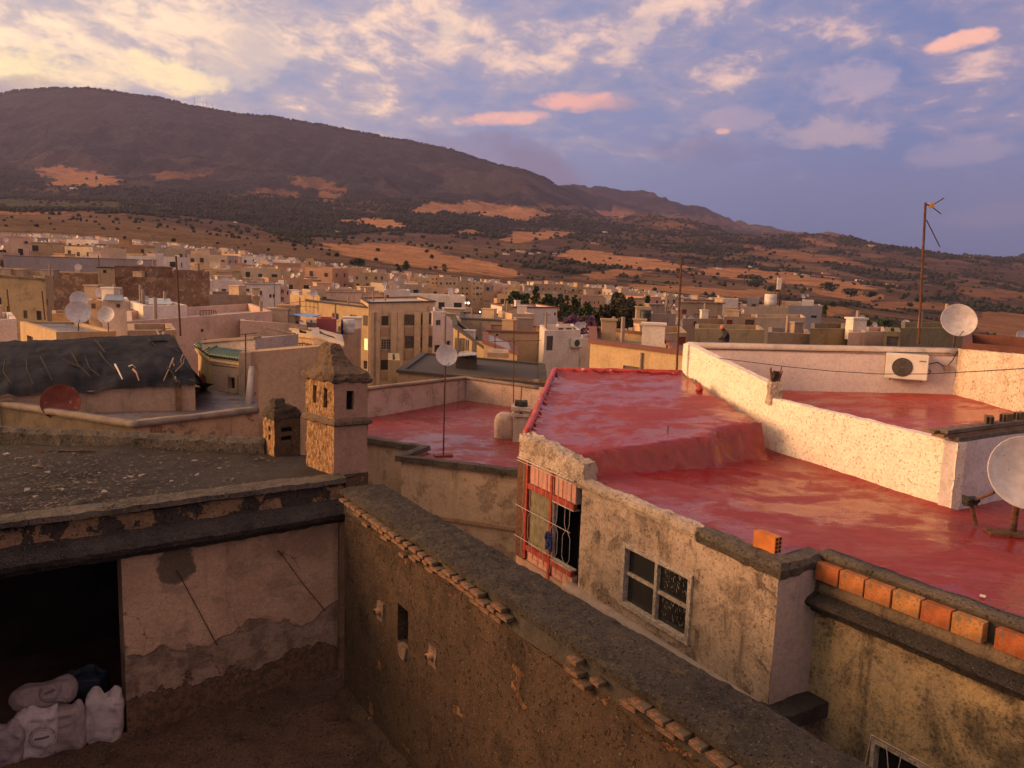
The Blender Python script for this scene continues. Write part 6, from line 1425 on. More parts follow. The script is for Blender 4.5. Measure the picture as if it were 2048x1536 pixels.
bld('long mouldy brown building behind the terrace wall', (1802, 38), (1935, 40), 656, 7, 'mould', 'rgrey', z0=-10)
bld('low dark-roofed house beyond the sunlit ragged wall', (1925, 24), (2140, 22), 686, 6, plaster('dark_red_shed', (.16, .06, .045), (.12, .045, .035), sc=1), 'darkr', z0=-9)
# --- tan wall behind the chimney tower and the house with green tiles
bld('plain tan house wall with brown upper band behind the chimney tower', (516, 19.8), (640, 20.6), 703, .5, 'tan', 'rgrey', cap=None, lean=.10, z0=-12, par=.02)
bld('sunlit yellow sign house with toothed cornice', (587, 41), (627, 40), 668, 3.5, 'yellow', 'rpink', z0=-12, wins=[('F', 612, 687, 624, 694, 'd')], cap='cream')
bld('grey shaded house with pale rim attached to the toothed-cornice house', (627, 40), (686, 36), 669, 4, 'grey', 'rpink', z0=-12, cap='paleg', par=.3)
bld('raspberry-red roof wall between two dishes', (633, 50), (673, 50), 637, 2, 'redp', 'rgrey', h=3)
bld('grey roof hut beside the raspberry-red wall', (612, 49), (634, 49), 645, 3, 'grey', 'rgrey', h=3)
bld('narrow grey and brown house beneath the pilastered building', (673, 52), (722, 56), 664, 5, 'tan', 'rgrey', z0=-12, par=.9)

g = thing('green_tiled_house', 'pinkish house with green glazed tile eave and white roof slab', 'house', at(440, 760, 24))
A_ = at(424, 712, 24.0); B_ = at(488, 712, 23.2); zt_ = row_z(A_.x, A_.y, 712)
ga = Vector((A_.x, A_.y, 0)); gb = Vector((B_.x, B_.y, 0)); ge = (gb - ga).normalized(); gn = Vector((-ge.y, ge.x, 0)); gl = at(396, 705, 26.8); gl = Vector((gl.x, gl.y, 0))
wf = WF(ga, gb); wl2 = WF(gl, ga)
def wpx(w, x0, y0, x1, y1): return (w.uz(x0, (y0 + y1) / 2)[0], w.uz(x1, (y0 + y1) / 2)[0], w.uz((x0 + x1) / 2, y1)[1], w.uz((x0 + x1) / 2, y0)[1])
m = MB(); hw = wpx(wf, 457, 755, 471, 778); facade_mb(m, wf, -8, zt_ - .02, zt_ - .02, [hw], .14); m.build('wall', P_('rose_render', (.46, .33, .26), sc=1.2), g)
m = MB(); hd = wpx(wl2, 398, 747, 412, 782); facade_mb(m, wl2, -8, zt_, zt_, [hd], .12); m.build('wall', M_['yellow'], g)  # left wall yellow: evening sun on that side put into the colour
window(g, wl2, *hd, 'd'); window(g, wf, *hw, 'o')
wf.obox('window_surround', M_['tan'], g, hw[0] - .12, hw[0] - .002, hw[2] - .1, hw[3] + .1, .002, .03); wf.obox('window_surround', M_['tan'], g, hw[1] + .002, hw[1] + .12, hw[2] - .1, hw[3] + .1, .002, .03)
TILE = plain('green_glazed_tile', (.025, .075, .045), .3, var=.5, nscale=8, spec=.6)
tm = None
for wfx, n_ in ((wf, 13), (wl2, 8)):
    for k in range(n_):
        u = (k + .5) * wfx.L / n_
        q0_ = wfx.p(u, zt_ + .22, -.25); q1_ = wfx.p(u, zt_ + .02, .14)
        o = MB().tube([q0_, q1_], .055, 7).build('tile', TILE, g, True)
for k, (d_, hz) in enumerate(((.06, .0), (.10, -.08), (.05, -.16))): wf.obox('moulding', M_['cream'], g, -.05, wf.L, zt_ - .07 + hz, zt_ + hz, .004, d_); wl2.obox('moulding', M_['yellow'], g, 0, wl2.L + .05, zt_ - .07 + hz, zt_ + hz, .004, d_)  # left mouldings repeat the painted-in sunlit yellow of that wall
m = MB(); sa, sb = at(404, 684, 25.0), at(510, 676, 24.3); slz = [row_z(sa.x, sa.y, 700), row_z(sb.x, sb.y, 698)]
thick_wall(sa, sb, min(slz) - .0, row_z(sa.x, sa.y, 685), row_z(sb.x, sb.y, 677), 2.2, M_['paleg'], 'roof_slab', g, .02, .5)
MB().sweep([Vector((sa.x, sa.y, row_z(sa.x, sa.y, 684))), Vector((sb.x, sb.y, row_z(sb.x, sb.y, 676)))], [(-.3, .05), (.06, .04), (.06, -.03), (-.3, -.03)], .5, .01).build('slab_coping', M_['grey'], g)
i_ = gn * .35; m = MB(); m.prism([(gl.x + .5, gl.y + .3), (ga.x + .3, ga.y + .5), (gb.x - .02, gb.y + .4), (gb.x + gn.x * 3, gb.y + gn.y * 3), (gl.x + gn.x + .5, gl.y + gn.y)], -8, zt_ + .2); m.build('body', M_['tan'], g)
qa, qb = at(503, 735, 22.6), at(496, 817, 21.6); tag(MB().tube([qa, qb], [.075, .10], 10).build('clay_chimney_pipe', M_['paleg'], None, True), 'leaning pale round flue pipe by the green-tiled house', 'pipe')
qa = at(489, 705, 23); m = MB(); m.box(qa.x - .17, qa.y, -5.5, qa.x + .17, qa.y + .3, qa.z); o = rub(m, 'gate_pillar', M_['grey'], None, .02, 3, .2); tag(o, 'rough grey pillar between the green-tiled house and the flue pipe', 'pillar')

# --- neighbour roof behind the dark roof
ZN = -3.55
nA, nB, nC = onz(-90, 791, ZN), onz(270, 847, ZN), onz(516, 818, ZN); nD = at(512, 792, 24); nE = at(-90, 772, 26)
nh = thing('walled_roof_house', 'house with bluish wet flat roof and flaking tan parapet behind the dark roof', 'house', (nB.x, nB.y, -12))
MB().sweep([nA, nB, nC], [(-.16, .04), (.05, .03), (.06, -.09), (-.16, -.08)], .15, .014, 3).build('coping', plaster('dusty_cope', (.24, .19, .16), (.16, .13, .11), streak=0, grime=.6, sc=1.8), nh, True)
for p_, q_, mt_ in ((nA, nB, plaster('dark_brown_wall', (.13, .10, .07), (.08, .065, .05), streak=.6, grime=.6, sc=1.5)), (nB, nC, plaster('flaking_sunlit_wall', (.46, .30, .19), (.38, .25, .16), dirt=(.04, .03, .025), streak=.8, grime=.5, sc=1.5, bare=(.24, .15, .10), bare_at=.56))):  # first wall darker brown, second lighter tan
    w_ = WF(p_, q_); m = MB(); facade_mb(m, w_, -12, ZN - .05, ZN - .05, cut=.3); m.quad(w_.p(0, ZN - .3, -.15), w_.p(w_.L, ZN - .3, -.15), w_.p(w_.L, ZN, -.15), w_.p(0, ZN, -.15)); o = m.build('wall', mt_, nh); rough_up(o, .012, 2)
deck_mb([(q.x, q.y) for q in (nA, nB, nC, nD, nE)], lambda x, y: ZN - .30 + .02 * fbm((x, y, 0), .6), .5).build('roof', GREYR, nh, True)
# --- black sheeted roof
ea, eb = at(-60, 797, 18.8), at(394, 768, 20.4); ra, rb = at(-60, 687, 25.0), at(336, 668, 25.6)
bh = thing('black_sheeted_house', 'low pink-walled house with sloping black tarpaulin roof and torn end', 'house', (eb.x, eb.y, -12))
mm2, N, bs = new_mat('black_sheeting'); pos = N.node('ShaderNodeNewGeometry').outputs['Position']
f = N.noise(pos, 2.2, 6, .65, .6); f2 = N.noise(pos, .8, 3, .5); c = N.mix(N.smooth(f2, .4, .62), (.020, .019, .026), (.008, .007, .010))
c = N.mix(N.math('MULTIPLY', N.smooth(N.noise(N.scale(pos, (1, 1, .4)), 1.4, 5, .7, 1.0), .58, .64), .7), c, (.008, .008, .009)); N.put(bs.inputs['Base Color'], c); bs.inputs['Specular IOR Level'].default_value = .035
N.put(bs.inputs['Roughness'], N.math('ADD', .45, N.math('MULTIPLY', f, .35))); b = N.node('ShaderNodeBump', i_Height=f); b.inputs['Strength'].default_value = .7; b.inputs['Distance'].default_value = .05; N.put(bs.inputs['Normal'], b.outputs[0])
m = MB(); nx_, ny_ = 90, 26; vs = []
for j in range(ny_ + 1):
    for i in range(nx_ + 1):
        s_, t_ = i / nx_, j / ny_; p = ea.lerp(eb, s_).lerp(ra.lerp(rb, s_), t_); w_ = .03 * noise.noise(Vector((s_ * 20, t_ * 5, 1))) + .09 * fbm((s_ * 5, t_ * 2.5, 2), 1) * (1 - .6 * t_)
        vs.append(p + Vector((0, 0, w_ + .26 * math.sin(t_ * math.pi) ** .8 * (1 - .3 * t_)))) 
m.add(vs, [(j * (nx_ + 1) + i, j * (nx_ + 1) + i + 1, (j + 1) * (nx_ + 1) + i + 1, (j + 1) * (nx_ + 1) + i) for j in range(ny_) for i in range(nx_)])
m.build('roof_sheet', mm2, bh, True)
m = MB(); eg = eb + Vector((.2, .6, -.05)); m.add([eb, rb, at(408, 775, 27), eg + Vector((0, 0, -.02))], [(0, 1, 2), (0, 2, 3)]); rub(m, 'torn_flap', mm2, bh, .08, 1.5, .25)
wa = Vector((ea.x, ea.y + .12, 0)); wb_ = Vector((eb.x - .1, eb.y + .12, 0)); w_ = WF(wa, wb_); m = MB(); facade_mb(m, w_, -12, ea.z - .02, eb.z - .02, cut=.3); o = m.build('wall', P_('rose_plaster', (.48, .33, .24), sc=1.4, grime=.35), bh); rough_up(o, .015, 2)
m = MB(); w2_ = WF(wb_, Vector((rb.x + .2, rb.y, 0))); facade_mb(m, w2_, -12, eb.z - .02, rb.z - .02); w2_ = WF(Vector((rb.x + .2, rb.y, 0)), Vector((ra.x, ra.y, 0))); facade_mb(m, w2_, -12, rb.z - .02, ra.z - .02); m.build('wall', M_['tan'], bh)
u_ = w_.uz(357, 790)[0]; w_.obox('wooden_post', woods[1], bh, u_ - .07, u_ + .07, -5.2, eb.z - .05, .01, .06)
rr = random.Random(21)
brn = [plain('bare_branch', (.20, .15, .11), .9, var=.4, nscale=9), plain('dark_branch', (.014, .011, .010), .95)]
BR = [((318, 668), (352, 738), .05), ((330, 672), (356, 770), .045), ((352, 725), (331, 768), .03), ((306, 692), (345, 690), .04), ((300, 686), (318, 700), .03), ((338, 700), (362, 712), .035), ((356, 752), (372, 720), .022), ((372, 715), (366, 735), .02), ((340, 742), (352, 768), .025), ((352, 768), (360, 780), .03), ((384, 768), (389, 778), .025), ((322, 672), (345, 662), .02), ((264, 742), (275, 742), .03), ((236, 738), (249, 765), .035), ((272, 748), (282, 768), .035), ((196, 688), (215, 712), .04), ((205, 712), (236, 748), .03), ((150, 712), (186, 760), .035), ((132, 728), (168, 742), .035), ((178, 726), (204, 758), .035), ((88, 722), (110, 768), .03), ((60, 728), (72, 775), .03), ((18, 730), (30, 775), .03)]
BL = ['pale forked branch slanting down the torn end of the black roof', 'long crooked pole across the torn end of the black roof', 'thin pale stick leaning below the forked branch', 'short dark beam jutting near the ridge of the black roof', 'stub of dark wood beside the jutting beam', 'curved dark batten over the gap in the sheeting', 'small pale stick inside the torn gap', 'tiny twig at the top of the torn gap', 'broken lath hanging below the crooked pole', 'end of a dark lath over the wooden post', 'hooked dark lath at the outer eave corner', 'thin twig sticking above the black roof ridge', 'short white strip lying on the black sheeting', 'white narrow strip of board slanting on the black sheeting', 'pinkish curled piece of sheet low on the black roof', 'dark lath near the middle of the black roof ridge', 'thin dark stick continuing from the middle lath', 'dark branch lying diagonally mid-roof', 'short dark branch crossing the diagonal one', 'forked dark twig lying right of the diagonal branch', 'dark stick low on the left half of the black roof', 'faint dark stick beside the low one', 'dark twig at the far left of the black roof']
sp0, sp1 = ea, eb
def onroof(px, py):
    h = 0.0
    for _ in range(4):
        sh = Vector((0, 0, h)); P = plane3(ea + sh, eb + sh, ra + sh); q = onpl(px, py, P)
        v_ = ra - ea; w2 = eb - ea; nn = w2.cross(v_).normalized().cross(w2).normalized(); t_ = max(0, min(1, (q - sh - ea).dot(nn) / v_.dot(nn))); h = .26 * math.sin(t_ * math.pi) ** .8 * (1 - .3 * t_) if 0 < t_ < 1 else 0.0
    return q
for i, ((x0, y0), (x1, y1), r_) in enumerate(BR):
    a_, b2 = onroof(x0, y0), onroof(x1, y1); up_ = Vector((0, 0, .12)) - CF * .15; md = a_.lerp(b2, .5) + noise.noise_vector(a_) * .15
    pale = i in (0, 1, 2, 6, 7, 12, 13, 14); mt_ = (plain('white_strip', (.5, .46, .42), .7) if i in (12, 13) else plain('pink_strip', (.32, .17, .13), .8)) if i in (12, 13, 14) else brn[0 if pale else 1]
    o = MB().tube([a_ + up_, md + up_, b2 + up_ * .7], [r_ * .8, r_ * .62, r_ * .4], 5).build('branch' if i not in (12, 13, 14) else 'debris_strip', mt_); tag(o, BL[i], 'branch' if i not in (12, 13, 14) else 'debris')
# metal sheets, tarp, beams
def sheet(lab, pts, mat, th=.04, nm='roof_sheet', cat='roof sheet'):
    m = MB(); n = len(pts); vs = list(pts) + [p - Vector((0, 0, th)) for p in pts]; m.add(vs, [tuple(range(n)), tuple(range(2 * n - 1, n - 1, -1))] + [(i, i + n, (i + 1) % n + n, (i + 1) % n) for i in range(n)]); o = m.build(nm, mat); return tag(o, lab, cat)
sheet('blue-grey corrugated sheet lying on the white cubic house', [at(206, 600, 49.5), at(247, 601, 49.8), at(245, 588, 53), at(212, 588, 53)], plain('blue_grey_metal', (.13, .15, .20), .4, spec=.5))
sheet('light metal sheet on the pink box house', [at(297, 608, 48), at(344, 608, 48.5), at(340, 597, 52), at(299, 596, 52)], plain('pale_metal', (.30, .32, .36), .35, spec=.5))
sheet('bright blue tarpaulin stretched over a terrace', [at(541, 619, 50), at(642, 630, 48.5), at(625, 633, 47.5), at(560, 625, 49)], plain('blue_tarp', (.16, .30, .62), .5), .06, 'tarpaulin', 'tarpaulin')
sheet('dirty striped awning sheet under the small roof shelter', [at(915, 712, 42.4), at(955, 709, 42.4), at(950, 704, 45), at(918, 705, 45)], plain('striped_sheet', (.35, .33, .32), .6, var=.6, nscale=5))
for (x0, y0, x1, y1, d0, d1, lb) in ((529, 655, 590, 668, 40, 38, 'long dark timber beam jutting from the pink terrace wall'), (583, 652, 640, 664, 44, 42, 'second dark timber beam, beside the white dish')):
    tag(MB().tube([at(x0, y0, d0), at(x1, y1, d1)], .055, 6).build('timber_beam', woods[0]), lb, 'beam')
def railing(lab, pts, D, h, mat=IRON):
    t = thing('railing', lab, 'railing', at(pts[0][0], pts[0][1], D)); q = [at(x, y, D) for x, y in pts]
    for f_ in (1.0, .5): MB().tube([p + Vector((0, 0, h * (f_ - 1))) for p in q], .03, 4).build('rail', mat, t)
    for k in range(7):
        i = k / 6 * (len(q) - 1); j = min(int(i), len(q) - 2); p = q[j].lerp(q[j + 1], i - j); MB().tube([p, p - Vector((0, 0, h))], .025, 4).build('post', mat, t)
    return t
railing('dark roof railing in front of the yellow wing', [(573, 607), (612, 602), (636, 606)], 80, 1.0)
railing('low rust railing in front of the sign house', [(577, 689), (595, 687), (610, 686)], 33, .5)
railing('thin railing on the roof below the grey block house', [(400, 622), (418, 621), (432, 622)], 46, .5)
railing('thin railing on the pink terrace roof', [(456, 634), (472, 633), (488, 633)], 46, .3)
ac_unit('air_conditioner', 'small air conditioner on the white cubic house with the black door', 1150, 685, .95, .68, .3, WF(at(1089, 661, 58), at(1161, 661, 60)), detail=False)
# person on the tan roof
# ------------------------------------------------------------------ town of many houses
TW = [plaster('town_' + n, c, tuple(k * .85 for k in c), dirt=(.08, .055, .045), streak=.4, grime=.25, bump=.2, sc=.5, tint=True) for n, c in (('cream', (.62, .44, .28)), ('pink', (.58, .38, .28)), ('white', (.78, .66, .55)), ('tan', (.48, .32, .205)), ('yellow', (.60, .41, .22)), ('grey', (.38, .27, .21)))]
TWN = ['cream', 'pinkish', 'whitewashed', 'tan', 'yellowish', 'grey-brown']
TR = [P_('town_roof_a', (.26, .20, .185), streak=0), P_('town_roof_b', (.34, .28, .27), streak=0), P_('town_roof_c', (.20, .09, .07), streak=0)]
WPM = plain('town_window', (.035, .027, .024), .4)
rt = random.Random(99)
def house_mesh(w, d, h, wi, ri, hut, seed, nwin):
    "local coordinates: front at y=0, base z=-3"
    r = random.Random(seed); m = MB(); p = .6; t = .3; a = [(-w/2, 0), (w/2, 0), (w/2, d), (-w/2, d)]; b = [(-w/2+t, t), (w/2-t, t), (w/2-t, d-t), (-w/2+t, d-t)]
    for i in range(4):
        j = (i + 1) % 4; m.quad((*a[i], -3), (*a[j], -3), (*a[j], h), (*a[i], h)); m.quad((*a[i], h), (*a[j], h), (*b[j], h), (*b[i], h)); m.quad((*b[i], h), (*b[j], h), (*b[j], h - p), (*b[i], h - p))
    if hut:
        hx = r.uniform(-w/2 + 2.2, w/2 - 2.2); hy = r.uniform(d*.45, d - 2.4); m.box(hx - 1.6, hy - 1.5, h - p, hx + 1.6, hy + 1.5, h + 1.7)
        m.box(hx - 1.75, hy - 1.65, h + 1.7, hx + 1.75, hy + 1.65, h + 1.85)
    if r.random() < .5: x = r.uniform(-w/2 + .8, w/2 - .8); m.box(x - .5, d*.7, h - p, x + .5, d*.7 + .9, h + .5)
    wm = m
    rm = MB(); rm.add([(*q, h - p + .02) for q in b], [(0, 1, 2, 3)])
    wins = []; fl = int(h // 3)
    for f_ in range(fl):
        z = h - 2.5 - f_ * 3.0
        for k in range(nwin):
            if r.random() < .25: continue
            x = -w/2 + (k + .5) * w / nwin + r.uniform(-.3, .3); ww = r.choice((.5, .55, .7)); wins.append(('f', x, z, ww, r.choice((1.1, 1.3, 1.5))))
        for k in range(2):
            if r.random() < .5: wins.append(('s', d * (k + .5) / 2, z, .5, 1.1))
    return wm, rm, wins
def win_quads(m, wins, w, o=.03):
    for k, x, z, ww, hh in wins:
        if k == 'f': m.box(x - ww, -o, z, x + ww, .06, z + hh)
        else: m.box(-w/2 - o, x - ww, z, -w/2 + .06, x + ww, z + hh); m.box(w/2 - .06, x - ww, z, w/2 + o, x + ww, z + hh)
VAR = []
for i in range(26):
    w, d, h = rt.uniform(7, 14), rt.uniform(8, 12), rt.choice((4.2, 6.5, 7, 7.6, 9.5, 10.2)); wi = rt.choices(range(6), (5, 5, 5, 4, 2, 3))[0]; hut = rt.random() < .6
    wm, rm, wins = house_mesh(w, d, h, wi, i, hut, i, max(2, int(w // 3)))
    me1 = bpy.data.meshes.new('house_wall'); me1.from_pydata(wm.v, [], wm.f); me1.materials.append(TW[wi]); me2 = bpy.data.meshes.new('house_roof'); me2.from_pydata(rm.v, [], rm.f); me2.materials.append(rt.choices(TR, (4, 4, 1))[0])
    mw_ = MB(); win_quads(mw_, wins, w); me3 = bpy.data.meshes.new('house_windows'); me3.from_pydata(mw_.v, [], mw_.f); me3.materials.append(WPM)
    VAR.append((w, d, h, wi, hut, me1, me2, me3, wins, wm, rm))
WQ = MB(); WQ.box(-.5, -.03, 0, .5, .06, 1.2); wq_me = bpy.data.meshes.new('window_pane'); wq_me.from_pydata(WQ.v, [], WQ.f); wq_me.materials.append(WPM)
TOPB = [(-300, 468), (0, 474), (120, 476), (300, 490), (450, 506), (600, 528), (750, 548), (880, 562), (1000, 570), (1200, 578), (1330, 592), (1420, 604), (1480, 612)]
def blocked(x, y, r):
    return any((x - a) ** 2 + (y - b) ** 2 < (r + c) ** 2 for a, b, c in OCC)
cand = []
for D in np.geomspace(112, 560, 54):
    n = int((tan_of(1500) - tan_of(-140)) * D / 9.0)
    for k in range(n):
        t = tan_of(-140) + (tan_of(1500) - tan_of(-140)) * (k + rt.random() * .9) / n; x = t * D; y = D * rt.uniform(.985, 1.015); z = land(x, y); px, py = proj((x, y, z))
        yb = np.interp(px, *zip(*TOPB))
        if py < yb + 4 or px > 1490: continue
        if 880 < px < 1030 and 165 < D < 262: continue          # the square
        if 1010 < px < 1320 and 118 < D < 192: continue         # the garden with tall trees
        if px > 1330 and D > 300 and rt.random() < .5: continue
        cand.append((D, x, y, z, px, py))
rt.shuffle(cand); cand.sort(key=lambda c: c[0]); placed = 0; farm = [MB() for _ in range(6)]; farr = MB(); farw = MB(); nfar = 0
houses = []; SEENL = set(); LASTC = 'cream'
ZN_ = [(90, 'under the brown slope'), (170, 'above the orange painted block'), (240, 'over the long grey wall'), (320, 'past the end of the long grey wall'), (400, 'above the earthen ruin'), (470, 'above the grey block terrace'), (540, 'behind the white arched house'), (610, 'just before the ochre minaret'), (690, 'just past the ochre minaret'), (770, 'by the square cream house'), (850, 'behind the pilastered building'), (930, 'by the five-storey apartments'), (1010, 'by the market square'), (1090, 'over the tall dark conifer'), (1180, 'over the ochre corner building'), (1270, 'over the big loose garden tree'), (1360, 'beside the thin mast'), (2000, 'at the edge of the dry fields')]
def zone(px, D): return next(s for k, s in ZN_ if px < k)
dist_w = lambda D: next(s for k, s in ((135, 'closest'), (165, 'close-built'), (200, 'middling'), (240, 'mid-town'), (290, 'distant'), (340, 'far'), (999, 'farthest')) if D < k)
for D, x, y, z, px, py in cand:
    v = VAR[rt.randrange(len(VAR))]; w, d, h = v[0], v[1], v[2]
    lim = np.interp(px, *zip(*TOPB)) - 3
    sc = 1.0
    if blocked(x, y, max(w, d) * .40): continue
    zt = z + h; pt = proj((x, y, zt))[1]
    if pt < lim:
        zt = row_z(x, y, lim + rt.uniform(0, 3)); h2 = zt - z
        if h2 < 2.0: continue
    OCC.append((x, y, max(w, d) * .34)); base = zt - h; rz = math.atan2(-x, y) * -0 + rt.choice((-.35, -.1, .15, .3, .5)) + rt.uniform(-.08, .08)
    if D < 385 and placed < 285:
        o = thing('house', None, None, (x, y, base), rz); hut = v[4]; fl = 'one-storey' if h < 5 else ('two-storey' if h < 8 else 'three-storey')
        tag(o, f"{dist_w(D)} {'broad' if w > 10.5 else 'narrow'} {fl} {TWN[v[3]]} {'hut-topped ' if hut else ''}house {zone(px, D)}", 'house', 'houses of the old town')
        if o['label'] in SEENL:
            lb2 = o['label'] + f' by a {LASTC} one'
            if lb2 not in SEENL and len(lb2.split()) <= 16: o['label'] = lb2
        SEENL.add(o['label']); LASTC = TWN[v[3]]
        a = bpy.data.objects.new('wall', v[5]); b = bpy.data.objects.new('roof', v[6]); C.objects.link(a); C.objects.link(b); a.parent = o; b.parent = o
        if D < 175:
            for k, xx, zz, ww, hh in v[8]:
                if k == 's' and (px < 900) != True: pass
                q = bpy.data.objects.new('window', wq_me); C.objects.link(q); q.parent = o; q.scale = (ww * 2, 1, hh / 1.2)
                if k == 'f': q.location = (xx, 0, zz)
                else:
                    s = 1 if x < 0 else -1; q.location = (s * w / 2, xx, zz); q.rotation_euler = (0, 0, s * math.pi / 2)
        else:
            c_ = bpy.data.objects.new('windows', v[7]); C.objects.link(c_); c_.parent = o; c_['kind'] = 'stuff'
        placed += 1; houses.append((x, y, base + h, w, d, D, px))
    else:
        M = Matrix.Translation((x, y, base)) @ Matrix.Rotation(rz, 4, 'Z'); nfar += 1
        tr = lambda mb: [tuple(M @ Vector(p)) for p in mb.v]
        farm[v[3]].add(tr(v[9]), v[9].f); farr.add(tr(v[10]), v[10].f); mw_ = MB(); win_quads(mw_, v[8], w); farw.add(tr(mw_), mw_.f); houses.append((x, y, base + h, w, d, D, px))
ft = bpy.data.objects.new('far_houses', None); C.objects.link(ft)
allm = MB(); [allm.add(f.v, f.f) for f in farm if f.v]
bpy.data.objects.remove(ft)
if nfar:
    me = bpy.data.meshes.new('far_houses'); vs = []; fs = []; mi = []
    for i, f in enumerate(farm + [farr, farw]):
        b = len(vs); vs += f.v; fs += [tuple(k + b for k in q) for q in f.f]; mi += [i] * len(f.f)
    me.from_pydata(vs, [], fs)
    for t_ in TW: me.materials.append(t_)
    me.materials.append(TR[0]); me.materials.append(WPM); me.polygons.foreach_set('material_index', mi)
    o = bpy.data.objects.new('far_houses', me); C.objects.link(o); tag(o, 'dense mass of tiny far houses at the upper edge of the town', None, None, 'stuff')
# tiny dishes on the far roofs
DW = plain('dish_white', (.50, .45, .45), .5, var=.18, nscale=6, rust=(.26, .16, .11), rusta=.03)
m = MB(); rd = random.Random(5)
for (x, y, z, w, d, D, px) in houses:
    for _ in range(rd.choice((0, 1, 1, 2, 3))):
        a, b = x + rd.uniform(-w * .35, w * .35), y + rd.uniform(1, d * .6); r_ = rd.uniform(.4, .62); q = Vector((a, b, z + rd.uniform(.4, 1.1))); M = Matrix.Translation(q) @ Matrix.Rotation(rd.uniform(-.5, .6), 4, 'Z') @ Matrix.Rotation(R(66), 4, 'X')
        n = 9; vs = [M @ Vector((r_ * math.cos(k * 2 * math.pi / n), r_ * math.sin(k * 2 * math.pi / n), .12)) for k in range(n)] + [M @ Vector((0, 0, 0))]
        m.add(vs, [(k, (k + 1) % n, n) for k in range(n)]); m.tube([q, q - Vector((0, 0, 1.4))], .04, 3)
tag(m.build('roof_dishes', DW), 'countless tiny satellite dishes over the roofs of the far town', None, None, 'stuff')
# low cluster of pale houses in the valley on the right
for i, (px, D, top, w, c) in enumerate([(1830, 150, 689, 14, 'white'), (1862, 152, 691, 9, 'cream'), (1955, 140, 694, 12, 'tan'), (1985, 142, 692, 9, 'cream'), (2020, 144, 694, 13, 'white'), (2060, 146, 693, 12, 'tan'), (1890, 158, 690, 10, 'tan'), (1920, 150, 688, 8, 'white')]):
    bld(['white valley house low behind the mouldy building', 'cream valley house beside the white one', 'tan valley shed between the big dish and the frame edge', 'cream valley house under the dry slope', 'wide white valley house near the grey dish', 'tan valley house at the frame edge', 'tan valley house in front of the shrubs', 'small white valley house behind the upper dish'][i], (px - w, D), (px + w, D + 1), top, 8, c, wins=rowwins('F', (px - w / 2, px + w / 2), (top + 7,), 3, 4, 'o'))

# ------------------------------------------------------------------ trees
def leaf_mat(nm, c, c2): 
    m, N, bs = new_mat(nm); pos = N.node('ShaderNodeNewGeometry').outputs['Position']; n = N.noise(pos, .9, 4, .6)
    N.put(bs.inputs['Base Color'], N.mix(N.smooth(n, .35, .65), c, c2)); bs.inputs['Roughness'].default_value = .8; bs.inputs['Specular IOR Level'].default_value = .15; return m
LM = dict(dark=leaf_mat('conifer_leaf', (.020, .032, .018), (.045, .055, .028)), euc=leaf_mat('eucalyptus_leaf', (.05, .045, .024), (.085, .07, .038)), jac=leaf_mat('jacaranda_flower', (.13, .06, .12), (.20, .09, .17)), green=leaf_mat('broad_leaf', (.022, .04, .014), (.05, .065, .025)))
BARK = plain('bark', (.10, .07, .05), .95)
def tree(nm, label, px, top, bot, D, wpx_, kind, mat, seed, n=1500):
    b = at(px, bot, D); zt = row_z(b.x, b.y, top); H = zt - b.z; Wd = wpx_ / FOC * D / 2; r = random.Random(seed); t = thing(nm, label, 'tree', b)
    m = MB(); m.tube([b, b + Vector((.1, 0, H * .4)), b + Vector((0, .1, H * .9))], [H * .03, H * .02, H * .006], 7)
    m.build('trunk', BARK, t); m = MB()
    cl = []
    for k in range(26 if kind != 'cone' else 40):
        if kind == 'cone': f = r.random() ** 1.0; rad = Wd * (1 - f) ** .85 * 1.0 + .15; a = r.uniform(0, 6.3); q = rad * r.uniform(.3, .95); cl.append((Vector((math.cos(a) * q, math.sin(a) * q, H * (.10 + .9 * f))), max(.3, rad * .42)))
        else:
            a = r.uniform(0, 6.3); f = r.random(); pr = math.sin(min(1, f * 1.05 + .12) * math.pi) ** .6; q = Wd * pr * r.uniform(.2, .85); cl.append((Vector((math.cos(a) * q, math.sin(a) * q, H * (.25 + .72 * f))), Wd * r.uniform(.22, .42)))
    if kind != 'cone':
        mb2 = MB()
        for c_, s_ in cl[:9]: mb2.tube([b + Vector((0, 0, H * .3)), b + c_ * .6 + Vector((0, 0, H * .08)), b + c_], [H * .014, H * .009, .02], 5)
        mb2.build('limbs', BARK, t)['kind'] = 'stuff'
    ls = max(.16, Wd * .10)
    for _ in range(n):
        c_, s_ = cl[r.randrange(len(cl))]; d = Vector((r.gauss(0, 1), r.gauss(0, 1), r.gauss(0, .8))).normalized() * s_ * r.random() ** .4; p = b + c_ + d
        u = Vector((r.gauss(0, 1), r.gauss(0, 1), r.gauss(0, 1))).normalized(); v = u.orthogonal(); s1 = ls * r.uniform(.6, 1.4)
        if p.z > zt + .2: continue
        m.add([p - u * s1, p + v * s1 * .6, p + u * s1, p - v * s1 * .6], [(0, 1, 2, 3)])
    m.build('crown', mat, t); return t
def T(nm, lb, px, top, bot, D, w, kind, mat, seed, n): return tree(nm, lb, px, top - (5 if seed < 16 else 0), bot, D, w * (1.3 if seed < 14 else 1.05), kind, mat, seed, n)
T('eucalyptus_tree', 'large loose olive-brown tree standing tallest in the town garden', 1232, 594, 672, 128, 62, 'b', LM['euc'], 1, 3200)
T('eucalyptus_tree', 'second heavy crown merged on the right of the large garden tree', 1257, 600, 672, 131, 38, 'b', LM['euc'], 2, 1800)
T('cypress_tree', 'tall dark conifer rising behind the low garden trees', 1071, 578, 632, 165, 26, 'cone', LM['dark'], 3, 1600)
T('cypress_tree', 'narrow dark conifer right behind the big loose tree', 1292, 598, 665, 140, 16, 'cone', LM['dark'], 4, 1200)
